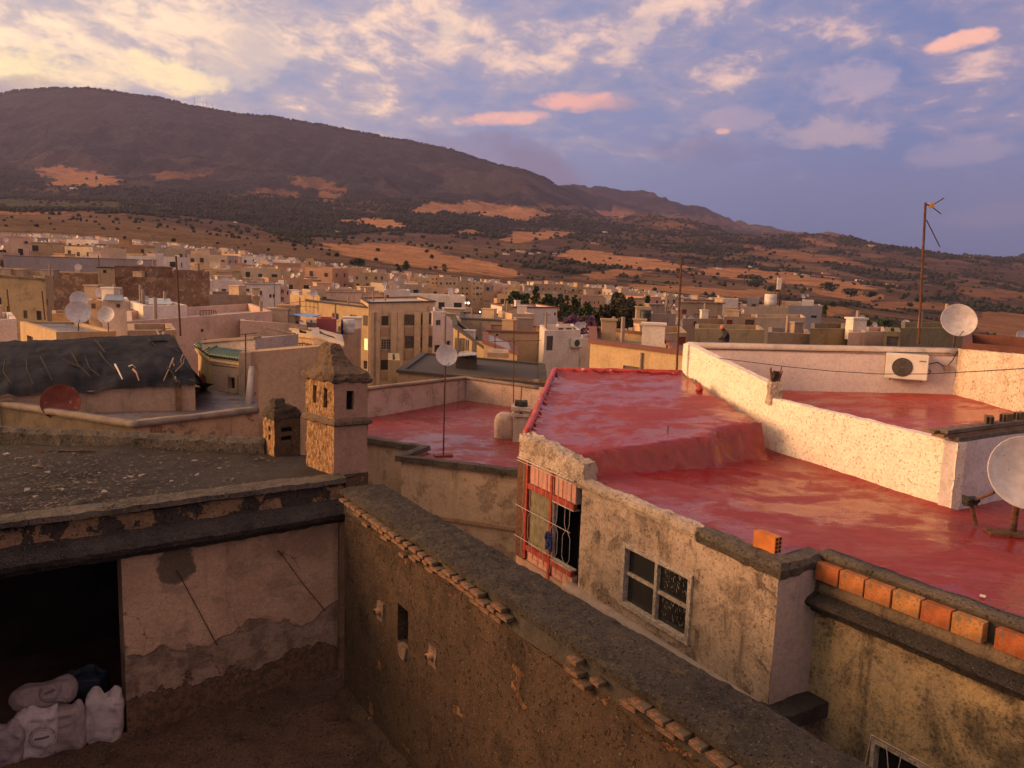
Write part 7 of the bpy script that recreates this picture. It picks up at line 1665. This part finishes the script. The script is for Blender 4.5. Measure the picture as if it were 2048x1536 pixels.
T('cypress_tree', 'slim dark conifer between the big tree and the narrow one', 1278, 615, 667, 138, 16, 'cone', LM['dark'], 5, 1000)
T('cypress_tree', 'pointed dark conifer in front of the ochre corner building', 1148, 596, 642, 150, 24, 'cone', LM['dark'], 6, 1500)
T('cypress_tree', 'dark conifer with double tip left of the pointed one', 1118, 590, 640, 158, 26, 'cone', LM['dark'], 7, 1500)
T('cypress_tree', 'short dark conifer close to the double-tipped one', 1132, 598, 640, 155, 20, 'cone', LM['dark'], 8, 1000)
T('garden_tree', 'broad dark green tree at the start of the garden row', 1030, 590, 625, 170, 40, 'b', LM['green'], 9, 1600)
T('garden_tree', 'dark green round tree between the broad one and the tall conifer', 1052, 592, 628, 168, 30, 'b', LM['green'], 10, 1200)
T('garden_tree', 'brownish green tree right of the tall conifer', 1095, 594, 634, 160, 34, 'b', LM['green'], 11, 1200)
T('garden_tree', 'olive tree above the purple blossom', 1172, 612, 652, 140, 34, 'b', LM['green'], 12, 1200)
T('garden_tree', 'low tree filling the gap below the pointed conifer', 1192, 622, 668, 133, 34, 'b', LM['euc'], 13, 1200)
T('jacaranda_tree', 'purple blossoming jacaranda behind the white cubic house', 1142, 633, 690, 105, 52, 'b', LM['jac'], 14, 2200)
T('jacaranda_tree', 'second purple jacaranda crown reaching below the garden trees', 1178, 640, 705, 98, 44, 'b', LM['jac'], 15, 1800)
T('street_tree', 'bushy green tree on the market square by the two lamps', 905, 596, 622, 228, 30, 'b', LM['green'], 16, 900)
T('street_tree', 'dark round tree in front of the five-storey building', 869, 588, 606, 250, 16, 'b', LM['green'], 17, 500)
T('street_tree', 'dark tree on the crest behind the square cream house', 812, 522, 545, 480, 20, 'b', LM['green'], 18, 700)
T('street_tree', 'second tree beside the dark one on the crest', 798, 533, 548, 470, 18, 'b', LM['green'], 19, 500)
T('street_tree', 'lone dark tree above the market buildings', 889, 528, 546, 520, 14, 'b', LM['green'], 20, 400)
T('street_tree', 'wide dark trees clump at the town edge below the big field', 716, 517, 533, 540, 32, 'b', LM['green'], 21, 700)
for i, (px, t_, b_, D, w) in enumerate([(1655, 565, 582, 900, 40), (1700, 578, 590, 800, 46), (1740, 582, 594, 760, 30), (1665, 604, 614, 420, 20), (1690, 603, 614, 425, 16), (1808, 588, 598, 640, 16), (1838, 594, 604, 560, 26), (1820, 606, 613, 470, 18), (1510, 560, 574, 900, 40), (1545, 572, 582, 830, 34), (1732, 640, 652, 230, 26), (1770, 640, 658, 200, 46), (1800, 652, 664, 190, 30), (1648, 608, 632, 130, 14), (1740, 664, 676, 120, 30), (1950, 650, 660, 300, 14)]):
    T('scrub_tree', ['wide dark scrub patch in the right-hand farmland', 'long line of scrub on the farmland slope', 'scrub clump ending the long line', 'pair of dark bushes on the near dry field', 'smaller of the paired bushes', 'round bush by the pale farm track', 'dark bush beside the tall aerial', 'low bush under the tall aerial', 'scrub behind the telecom mast', 'scrub patch right of the telecom mast', 'green trees in the dip behind the dishes', 'broad green tree mass in the valley dip', 'green tree at the end of the dip', 'tree at the corner of the pale end building', 'trees over the dark-roofed row', 'lone bush near the upper big dish'][i], px, t_, b_, D, w, 'b', LM['dark'] if i < 10 else LM['green'], 40 + i, 420)

# ------------------------------------------------------------------ square: cars, lamps
def car_proto():
    t = thing('parked_car', 'x', 'car', (0, 0, 0)); pm = plain('car_paint', (.30, .30, .33), .3, var=.05)
    prof = [(-2.1, .35), (-2.1, .75), (-1.5, .88), (-1.0, 1.38), (.6, 1.42), (1.15, .92), (2.0, .80), (2.1, .40)]
    m = MB(); n = len(prof); vs = [(x, s * (.82 if z < 1 else .66), z) for s in (-1, 1) for x, z in prof]; m.add(vs, [tuple(range(n - 1, -1, -1)), tuple(range(n, 2 * n))] + [(i, (i + 1) % n, (i + 1) % n + n, i + n) for i in range(n)]); m.build('body', pm, t, local=True)
    m = MB()
    for s in (-1, 1): m.add([(-1.35, s * .80, .93), (1.0, s * .80, .95), (.55, s * .69, 1.35), (-.95, s * .69, 1.32)], [(0, 1, 2, 3)])
    m.add([(1.2, -.7, .95), (1.2, .7, .95), (.68, .6, 1.38), (.68, -.6, 1.38)], [(0, 1, 2, 3)]); m.build('glazing', GLASSD, t, local=True)
    for x in (-1.3, 1.3):
        for s in (-1, 1): MB().tube([(x, s * .68, .32), (x, s * .86, .32)], .32, 10).build('wheel', WIRE, t, local=True)
    return t
cp_ = car_proto(); CC = [('white', (.6, .6, .6)), ('dark blue', (.03, .04, .10)), ('silver', (.35, .36, .38)), ('black', (.02, .02, .022)), ('dark red', (.15, .03, .03)), ('grey', (.14, .15, .17))]
CM = [plain('car_' + n.replace(' ', '_'), c, .3, var=.05) for n, c in CC]
spots = [(938, 618), (950, 616), (962, 618), (974, 612), (986, 614), (998, 619), (972, 620), (984, 624), (996, 628), (1000, 636), (985, 634), (972, 630), (948, 624), (990, 606), (976, 640), (1003, 611)]
for i, (px, py) in enumerate(spots):
    o = cp_ if i == 0 else copy_tree(cp_); D = 215.0
    for D in np.linspace(170, 262, 60):
        q = at(px, py, D)
        if q.z <= land(q.x, q.y) + .05: break
    q = at(px, py, D); o.location = (q.x, q.y, land(q.x, q.y)); o.rotation_euler = (0, 0, rd.uniform(-.3, .3) + (1.57 if i % 3 == 0 else 0))
    k = i % 6
    for ch in o.children:
        if ch.name.startswith('body'):
            ch.data = ch.data.copy(); ch.data.materials[0] = CM[k]
    tag(o, f"{CC[k][0]} car parked {['nearest the two lamps', 'under the small dish', 'beside the striped lot edge', 'in the middle of the square', 'by the yellow lamp', 'at the end of the front row', 'behind the light cluster', 'in front of the warehouse', 'against the ochre hut', 'closest to the ochre hut wall', 'beside the light cluster mast', 'left of the light cluster', 'by the bushy street tree', 'under the pink slab building', 'lowest on the square by the cement roof', 'next to the yellow lamp post'][i]}", 'car', 'cars parked on the market square')
LWH = emis('lamp_white', (1.0, .93, .80), 6.0); LYE = emis('lamp_yellow', (1.0, .66, .22), 6.0)
def lamp(label, px, py, D, r_, h, mat=LWH, nm='street_lamp'):
    q = at(px, py, D); t = thing(nm, label, 'street lamp', (q.x, q.y, q.z - h)); MB().tube([q - Vector((0, 0, h)), q], .09, 5).build('pole', IRON, t)
    bm = bmesh.new(); bmesh.ops.create_icosphere(bm, subdivisions=2, radius=r_); me = bpy.data.meshes.new('lamp_head'); bm.to_mesh(me); bm.free(); me.materials.append(mat); o = bpy.data.objects.new('lamp_head', me); C.objects.link(o); o.parent = t; o.location = (0, 0, h); return t
lamp('lit white street lamp, first of the close pair on the square', 930, 606, 225, .28, 6); lamp('lit white street lamp, second of the close pair on the square', 937, 606, 225, .28, 6)
lamp('bright white street lamp rising above the ochre hut', 1015, 604, 190, .34, 6); lamp('warm yellow glowing lamp at the back of the square', 1000, 611, 235, .55, 5, LYE)
t = thing('floodlight_mast', 'mast carrying a cluster of six lit white lamps over the square', 'floodlight', at(958, 645, 150)); q = at(958, 622, 150); MB().tube([at(958, 652, 150), q], .07, 5).build('pole', IRON, t)
for px, py, r_ in ((956, 627, .16), (961, 627, .17), (956.5, 632, .24), (962, 632.5, .14), (957.5, 637, .20), (960, 623.5, .11)):
    bm = bmesh.new(); bmesh.ops.create_icosphere(bm, subdivisions=2, radius=r_); me = bpy.data.meshes.new('lamp_head'); bm.to_mesh(me); bm.free(); me.materials.append(LWH); o = bpy.data.objects.new('lamp_head', me); C.objects.link(o); o.parent = t; o.location = at(px, py, 150) - origin(t)

# farmhouses and villas among the fields
fh = [(1012, 507, 7, 780, 'white'), (1037, 501, 6, 790, 'white'), (1047, 503, 8, 792, 'cream'), (1062, 506, 5, 790, 'white'), (1078, 504, 4, 800, 'white'), (1593, 547, 3, 900, 'white'), (1612, 551, 8, 880, 'cream'), (1653, 547, 8, 860, 'tan'), (1720, 560, 7, 850, 'white'), (1785, 571, 12, 700, 'cream'), (1440, 536, 6, 1000, 'white'), (1502, 532, 3, 1100, 'white'), (662, 458, 5, 1500, 'white'), (672, 462, 6, 1450, 'cream'), (470, 443, 3, 1600, 'white'), (146, 376, 7, 2300, 'white'), (741, 460, 4, 1500, 'cream'), (1210, 463, 5, 2200, 'white'), (1745, 492, 7, 2800, 'cream'), (1945, 513, 5, 2500, 'cream'), (938, 399, 2, 3000, 'white'), (1190, 486, 8, 1300, 'tan'), (108, 222, 1, 4000, 'grey'), (820, 430, 3, 2000, 'white')]
fl_ = ['long low white wall of the farm on the slope', 'white farmhouse with stepped roof, first of the hillside group', 'cream two-part farmhouse in the middle of the hillside group', 'white farm block right of the cream farmhouse', 'small separate white farm block at the end of the group', 'tiny white tower-like house on the field ridge', 'cream row of sheds along the field ridge', 'tan unfinished block on the field ridge', 'white sheds strung below the field ridge', 'bright cream farmhouse alone on the dry plain', 'white hut at the head of the long pale field', 'white speck of a hut above the pale field', 'white villa among the olive trees', 'cream villa just below the white villa', 'single white house in the dark woods', 'white house at the foot of the tan mountain clearing', 'cream house on the edge of the olive belt', 'white house on the wooded ridge', 'cream house on the far wooded skyline', 'cream hut near the end of the skyline', 'tiny white mast house above the orange field', 'reddish farm sheds above the centre field', 'grey hut lost on the mountain flank', 'white hut by the orange field']
for (px, py, w, D, c), lb in zip(fh, fl_):
    q = None
    for D2 in np.geomspace(560, 4500, 400):
        q = at(px, py + 3, D2)
        if q.z <= land(q.x, q.y): break
    W_ = w / FOC * D2; z = land(q.x, q.y); t = thing('farmhouse', lb, 'farmhouse', (q.x, q.y, z)); hgt = max(2.8, min(7, W_ * .55))
    MB().box(q.x - W_, q.y, z - 3, q.x + W_ * .3, q.y + 7, z + hgt).build('wall', M_[c], t); MB().box(q.x + W_ * .3, q.y + 1, z - 3, q.x + W_, q.y + 8, z + hgt * .72).build('wing', M_[c], t)
# radio masts on the ridge
for i, (px, h) in enumerate([(389, 22), (406, 17), (414, 19), (425, 15), (419, 9)]):
    yb = np.interp(px, [330, 390, 480], [198, 215, 228]); q = at(px, yb + 2, 4790); H = h / FOC * 4790; m = MB(); m.tube([q - Vector((0, 0, 8)), q + Vector((0, 0, H * .75)), q + Vector((0, 0, H))], [1.6, .9, .4], 4)
    tag(m.build('radio_mast', plain('mast_grey', (.16, .13, .14), .6)), ['tallest radio mast on the mountain ridge, standing apart', 'radio mast starting the tight group on the ridge', 'middle radio mast of the ridge group', 'last radio mast of the ridge group', 'short radio mast squeezed in the ridge group'][i], 'radio mast', 'radio masts on the mountain ridge')

# ------------------------------------------------------------------ satellite dishes
def dish_proto(seg=28):
    t = thing('satellite_dish', 'x', 'satellite dish', (0, 0, 0)); r = .5; M = Matrix.Rotation(R(90 - 22), 4, 'X')   # axis +Z -> towards -Y, tilted up
    prof = [(.001, 0)] + [(r * k / 7, .22 * (k / 7) ** 2 * r * 1.3) for k in range(1, 8)]
    back = [(a, b - .012) for a, b in prof[::-1]]
    m = MB(); m.lathe(prof + [(r + .012, prof[-1][1] + .004), (r + .012, prof[-1][1] - .02)] + back, seg, M); o = m.build('reflector', DW, t, True, local=True)
    f = M @ Vector((0, -.46, .44)); b = M @ Vector((0, -.50, .11))
    MB().tube([b, f], .011, 5).build('feed_arm', IRON, t, local=True); m = MB(); d = (M @ Vector((0, 0, 1))); m.tube([f + d * .03, f - d * .06], [.018, .028], 7); m.build('receiver', plain('receiver_grey', (.25, .23, .22), .5), t, local=True)
    m = MB(); m.box(-.04, .06, -.12, .04, .16, .08); m.build('bracket', IRON, t, local=True)
    MB().tube([(0, .10, -1), (0, .10, 0)], .024, 8).build('mast', IRON, t, local=True)
    return t
DP = dish_proto(); dfirst = False
bpy.context.view_layer.update()
dg = bpy.context.evaluated_depsgraph_get()
def dish(px, py, dpx, lab, yaw=0.0, D=None, mast=None, mat=None, diam=None, tilt=0.0, search=True):
    global dfirst
    s = .9; D0 = D or FOC * s / dpx; best = None
    for f in ([1.0] if not search else np.linspace(.82, 1.25, 30)):
        q = at(px, py, D0 * f); hit, loc, nrm, idx, ob, mt = scene.ray_cast(dg, q + Vector((0, .1, -dpx / FOC * D0 * f * .3)), Vector((0, 0, -1)), distance=9)
        if hit:
            L = q.z - loc.z; cost = abs(L - 1.0) + (0 if nrm.z > .7 else 2) + abs(f - 1) * 2
            if best is None or cost < best[0]: best = (cost, D0 * f, L)
    if mast: Dd, L = D0, mast
    elif best is None: Dd, L = D0, 1.6
    else: Dd, L = best[1], best[2]
    q = at(px, py, Dd); dia = (diam or dpx / FOC * Dd)
    o = DP if dfirst else copy_tree(DP); dfirst = False
    o.location = (q.x, q.y, q.z - L); o.rotation_euler = (0, 0, yaw + .22)
    for ch in o.children:
        n = ch.name.split('.')[0]
        if n == 'mast': ch.scale = (max(1, dia), 1 * max(.6, dia), L); ch.location = (0, .0, L - .02)
        else: ch.scale = (dia, dia, dia); ch.location = (0, 0, L)
        if tilt and n != 'mast': ch.rotation_euler = (tilt, 0, 0)
        if mat and n == 'reflector': ch.data = ch.data.copy(); ch.data.materials[0] = mat
    tag(o, lab, 'satellite dish'); return o
p_ = onz(881, 913, Z0); D_ = p_.y
o = dish(892, 712, 43, 'white dish on a tall thin red-brown pole on the middle red terrace', .12, D_, at(892, 712, D_).z - Z0, search=False)
MB().box(-.28, -.06, 0, .28, .22, .05).build('foot', plain('red_foot', (.20, .04, .035), .7), o, local=True)
p_ = onz(1997, 1073, ZL); D_ = p_.y
o = dish(2048, 948, 148, 'very large pale dish on a short post at the corner of the red roof', -.42, D_, at(2048, 948, D_).z - ZL, search=False)
MB().box(-.35, -.04, 0, .35, .26, .04).build('foot', IRON, o, local=True)
for ch in list(o.children):
    if ch.name.startswith('mast'): ch.scale = (2.0, 1.2, ch.scale[2])
o2 = MB().tube([(0, .1, .5), (.55, .5, .0)], .014, 5).build('stay', IRON, o, local=True)
dish(1915, 643, 66, 'large white dish mounted on the corner of the terrace wall', -.42, 19.2, .62, search=False)
dish(122, 806, 72, 'rusty red-brown dish half hidden behind the dusty parapet', .2, 18.6, .6, plain('rusted_dish', (.16, .035, .022), .7, var=.4, nscale=3, rust=(.42, .16, .10), rusta=.1), search=False)
DL = [
 (156, 626, 46, 'biggest white dish of the cluster on the low yellow house', .35), (158, 600, 33, 'white dish just above and behind the biggest one on the yellow house', .3), (214, 631, 33, 'white dish second in the row on the low yellow house', -.2), (248, 637, 27, 'white dish last in the row on the low yellow house', .3),
 (203, 586, 22, 'white dish on a dark post above the white cubic house', .1), (255, 577, 16, 'smaller dish in front of the earthen wall', .25), (289, 601, 19, 'white dish standing on the pink box house', .1), (418, 615, 13, 'white dish over the thin railing of the pink terrace', .2), (478, 617, 16, 'dull dish against the grey block house', .1), (281, 525, 11, 'dish in front of the long pale grey building', -.2),
 (562, 614, 18, 'white dish beside the blue tarpaulin', .1), (590, 624, 17, 'mustard-yellow dish in front of the blue tarpaulin', .2), (548, 610, 9, 'little dish left of the one by the blue tarpaulin', .4), (627, 587, 15, 'dish at the corner of the yellow parapet wall', .1), (620, 622, 14, 'pale dish behind the blue tarpaulin end', 0), (655, 627, 16, 'white dish above the raspberry-red wall', .2), (603, 649, 14, 'grey dish on the second timber beam', .0), (639, 650, 14, 'round white dish overlapping the raspberry-red wall', .1), (681, 642, 8, 'small dark-hubbed dish on the narrow house', .3),
 (814, 699, 18, 'white dish left of the tall-pole dish, higher one', .1), (832, 720, 18, 'white dish left of the tall-pole dish, lower one', -.2), (884, 613, 10, 'dish at the roof edge right of the pilastered block', .1), (895, 611, 8, 'tiny dish next to the roof edge one', .1), (922, 614, 8, 'small dish facing the market square lamps', .1), (940, 654, 12, 'dish on the dark roof of the yellow shuttered house', .2), (769, 568, 10, 'left dish of three above the mauve rooftop house', .1), (782, 567, 11, 'middle dish of three above the mauve rooftop house', .1), (794, 573, 9, 'right dish of three above the mauve rooftop house', .2),
 (1035, 617, 12, 'dish on the pale red-edged house', .2), (1055, 624, 9, 'small dish behind the cream house roof', .1), (1064, 620, 12, 'dish near the middle of the pale red-edged house', -.2), (1108, 646, 15, 'white dish at the corner of the white cubic house', .1), (1157, 652, 16, 'white dish with thin arm on the white cubic house', .1), (1167, 650, 13, 'beige dish partly behind the white cubic house pair', .3), (1175, 661, 8, 'small dish on the edge of the white cubic house', 0), (1200, 676, 9, 'low dish beside the purple blossom', .5), (1010, 702, 12, 'white dish on the small roof shelter', .1), (1077, 697, 20, 'big dull dish in front of the white cubic house', .2), (1111, 690, 14, 'upper dish of the pair below the black door', .1), (1117, 703, 19, 'lower dish of the pair below the black door', -.1), (1126, 697, 10, 'small dish tucked behind the pair below the black door', .2),
 (1305, 683, 12, 'white dish alone on the tan terrace', .1), (1307, 621, 11, 'dish beside the narrow dark conifer', .1), (1347, 643, 15, 'white dish just left of the thin mast', .2), (1370, 646, 19, 'largest dish of the crowd right of the thin mast', -.3), (1381, 641, 17, 'dish overlapping the largest one of the crowd', .2), (1401, 651, 8, 'small square-looking dish beyond the crowd', 0), (1417, 639, 14, 'round dish on the long tan building', .1), (1437, 627, 10, 'pale dish high on the long tan building wall', .4), (1470, 648, 9, 'small dish between the red door and the black door', .2), (1398, 669, 12, 'dish low on the streaked ochre wall', .1), (1418, 661, 12, 'dish above the middle of the streaked ochre wall', .2), (1440, 668, 14, 'double-looking dish beside the seated person', .2), (1430, 669, 12, 'dish left of the double-looking one', -.1), (1358, 692, 11, 'dish under the thin mast by the red door panel', .2),
 (1714, 661, 18, 'white dish on a pole above the terrace wall', .2), (1723, 638, 14, 'higher white dish behind the pole-mounted one', -.1), (1708, 647, 9, 'low dish behind the dark-roofed row', .1), (1749, 650, 11, 'half-hidden dish right of the higher one', .1), (1811, 649, 18, 'white dish left of the tall aerial', -.3), (1943, 680, 13, 'small dish below the corner dish', .1), (2040, 674, 24, 'greyish dish at the end of the ragged sunlit wall', .1), (1606, 593, 9, 'dish on the far terrace roof hut', .1), (1615, 591, 6, 'tiny dish beside the roof hut dish', .2),
]
for (px, py, d, lb, yw) in DL:
    dish(px, py, d, lb, yw, mat=plain('mustard_dish', (.45, .27, .08), .6) if px == 590 else None)
for c_ in list(DP.children): bpy.data.objects.remove(c_)
bpy.data.objects.remove(DP)
# feed arm of the big dish, swung out to its lower side, and a blue barrel and white tank on the small roofs
q1_ = at(1990, 984, D_ - .25) if False else None
pz = onz(1997, 1073, ZL); Dn = pz.y
ra_ = thing('rusty_feed_arm', 'rusty arm with a dark clamp lying against the white end wall beside the big dish', 'bracket', at(1943, 1012, Dn + .5))
MB().tube([at(1988, 985, Dn + .1), at(1948, 1001, Dn + .4)], .022, 6).build('arm', IRON, ra_)
c_ = at(1941, 1003, Dn + .45); m = MB(); m.box(c_.x - .09, c_.y - .07, c_.z - .06, c_.x + .08, c_.y + .07, c_.z + .07); rub(m, 'clamp', WIRE, ra_, .03, 9, .03); MB().tube([c_, c_ - Vector((-.12, 0, c_.z - ZL - .02))], .03, 6).build('leg', IRON, ra_)
def barrel(lab, px, py, D, r_, h, mat):
    q = at(px, py, D); t = thing('barrel', lab, 'barrel', q); MB().lathe([(.001, 0), (r_, 0), (r_ * 1.03, h * .33), (r_, h * .35), (r_ * 1.03, h * .66), (r_, h), (r_ * .9, h), (.001, h - .02)], 14, Matrix.Translation(q)).build('drum', mat, t, True); MB().lathe([(r_ * 1.05, h * .3), (r_ * 1.08, h * .33), (r_ * 1.05, h * .36)], 14, Matrix.Translation(q)).build('hoop', mat, t)
barrel('dark blue barrel on the narrow house by the pilastered building', 691, 668, 52, .3, .95, plain('barrel_blue', (.03, .06, .16), .5)); barrel('white water tank next to the dark blue barrel', 698, 668, 51.5, .38, .95, plain('tank_white', (.5, .47, .45), .5)); barrel('small black tank on the ochre stepped house', 1290, 645, 58.5, .4, .9, plain('tank_black', (.02, .02, .02), .5)); barrel('white tank on the far terrace by the telecom mast', 1540, 612, 95, .7, 1.4, plain('tank_white', (.5, .47, .45), .5))
# ------------------------------------------------------------------ aerials and masts
def aerial(lab, top, bot, D, r_=.02, boom=None, els=None, nm='aerial', mat=IRON, extra=()):
    a, b = at(top[0], top[1], D), at(bot[0], bot[1], D); t = thing(nm, lab, 'aerial', b)
    MB().tube([b, a], r_, 6).build('pole', mat, t)
    if boom:
        p, q = at(boom[0], boom[1], D), at(boom[2], boom[3], D); MB().tube([p, q], r_ * .6, 5).build('boom', mat, t)
        for k in range(els or 0):
            c_ = p.lerp(q, (k + .5) / els); L = .28 - .02 * k; MB().tube([c_ - Vector((.05, L, .0)), c_ + Vector((.05, L, 0))], .008, 4).build('element', mat, t)
    for (x0, y0, x1, y1) in extra: MB().tube([at(x0, y0, D), at(x1, y1, D)], r_ * .5, 4).build('strut', mat, t)
    return t
aerial('thin leaning pole rising over the pink box house', (352, 512), (361, 672), 38, .05)
aerial('television aerial with crossbar beside the green-tiled house', (491, 667), (492, 822), 22.5, .02, (481, 669, 512, 666), 3)
t = aerial('tall thin mast behind the corner of the white wall', (1363, 513), (1353, 748), 27, .035, extra=((1361, 584, 1340, 617), (1361, 590, 1356, 600)))
t = aerial('tallest aerial with a crooked yellow-centred antenna against the sky', (1851, 405), (1837, 690), 20.5, .03, (1850, 409, 1866, 411), 0, extra=((1862, 412, 1888, 396), (1862, 412, 1882, 428), (1853, 440, 1880, 494)))
q = at(1863, 411, 20.5); MB().box(q.x - .055, q.y - .04, q.z - .06, q.x + .055, q.y + .04, q.z + .06).build('antenna_box', plain('yellow_plastic', (.55, .30, .05), .5), t)
aerial('television aerial with long crossbar over the low cement roof', (1028, 640), (1027, 805), 30, .02, (983, 683, 1081, 681), 7, extra=((1024, 676, 1032, 690),))
aerial('short aerial on the mauve sheet roof', (990, 671), (990, 697), 48, .03)
aerial('thin pole left of the ochre house doorway', (14, 578), (20, 640), 60, .05)
aerial('thin leaning pole beside the dark doorway of the ochre house', (84, 582), (90, 640), 60, .05)
aerial('faint pole above the little yellow roof hut', (197, 510), (198, 532), 105, .06)
aerial('roof aerial above the cream house with stacked windows', (1092, 625), (1094, 642), 88, .05, (1086, 629, 1102, 630), 2)
aerial('frame aerial on the mauve rooftop house', (726, 588), (721, 604), 110, .06, (726, 589, 735, 590), 0, extra=((735, 590, 733, 604),))
t = aerial('telecom mast with pale panel antennas on the far terrace', (1559, 552), (1559, 612), 96, .10)
for x in (1556.5, 1560.5): q = at(x, 567, 95.8); MB().box(q.x - .12, q.y - .1, q.z - .7, q.x + .12, q.y + .1, q.z + .7).build('panel_antenna', plain('panel_white', (.6, .55, .5), .5), t)
for x in (1551, 1568): MB().tube([at(x, 560, 96), at(x, 611, 96)], .04, 4).build('side_pole', IRON, t)
wirething([at(x, y, 30) for x, y in ((870, 655), (905, 648), (960, 640))], .02, 'faint overhead cable near the shuttered yellow house') if False else None
# seated person on the tan roof (small figure bending over)
pt = thing('person', 'person in a dark jacket bending forward on the roof behind the terrace wall', 'person', at(1451, 690, 30))
q = at(1452, 688, 30)
bm = bmesh.new(); V = {}
js = [((0, 0, 0), .12), ((0, 0, .28), .13), ((-.05, 0, .45), .12), ((-.12, 0, .52), .06), ((-.17, 0, .57), .085), ((-.19, 0, .64), .075), ((.0, .14, .40), .06), ((-.14, .16, .22), .045), ((-.26, .12, .14), .035), ((.0, -.14, .40), .06), ((-.14, -.16, .22), .045), ((-.26, -.12, .14), .035), ((-.05, .09, -.05), .09), ((-.28, .10, .05), .075), ((-.25, .10, -.32), .05), ((-.05, -.09, -.05), .09), ((-.28, -.10, .05), .075), ((-.25, -.10, -.32), .05)]
vv = [bm.verts.new(a) for a, _ in js]
for a, b in ((0, 1), (1, 2), (2, 3), (3, 4), (4, 5), (2, 6), (6, 7), (7, 8), (2, 9), (9, 10), (10, 11), (0, 12), (12, 13), (13, 14), (0, 15), (15, 16), (16, 17)): bm.edges.new((vv[a], vv[b]))
me = bpy.data.meshes.new('body'); bm.to_mesh(me); bm.free(); po = bpy.data.objects.new('body', me); C.objects.link(po)
sm = po.modifiers.new('skin', 'SKIN')
for i, (a, r_) in enumerate(js): me.skin_vertices[0].data[i].radius = (r_, r_)
me.skin_vertices[0].data[0].use_root = True; po.modifiers.new('ss', 'SUBSURF').levels = 2; po.modifiers['ss'].render_levels = 2
me.materials.append(plain('dark_jacket', (.03, .025, .035), .9)); po.parent = pt; po.location = q - origin(pt)
bm = bmesh.new(); bmesh.ops.create_icosphere(bm, subdivisions=2, radius=.10); me = bpy.data.meshes.new('headscarf'); bm.to_mesh(me); bm.free(); me.materials.append(plain('orange_scarf', (.42, .16, .09), .8)); h_ = bpy.data.objects.new('headscarf', me); C.objects.link(h_); h_.parent = pt; h_.location = q - origin(pt) + Vector((-.18, 0, .62))
# ------------------------------------------------------------------ haze
HZ = 1
if HZ:
    m = bpy.data.materials.new('haze_air'); m.use_nodes = True; N = NT(m.node_tree); N.n.clear()
    out = N.node('ShaderNodeOutputMaterial'); pv = N.node('ShaderNodeVolumePrincipled')
    pv.inputs['Color'].default_value = (.50, .50, .88, 1); pv.inputs['Density'].default_value = 0.00006; pv.inputs['Anisotropy'].default_value = .2
    N.l.new(pv.outputs[0], out.inputs['Volume'])
    b = MB(); b.box(-8200, -60, -48, 8200, 9500, 1150); o = b.build('haze', m); tag(o, kind='stuff')
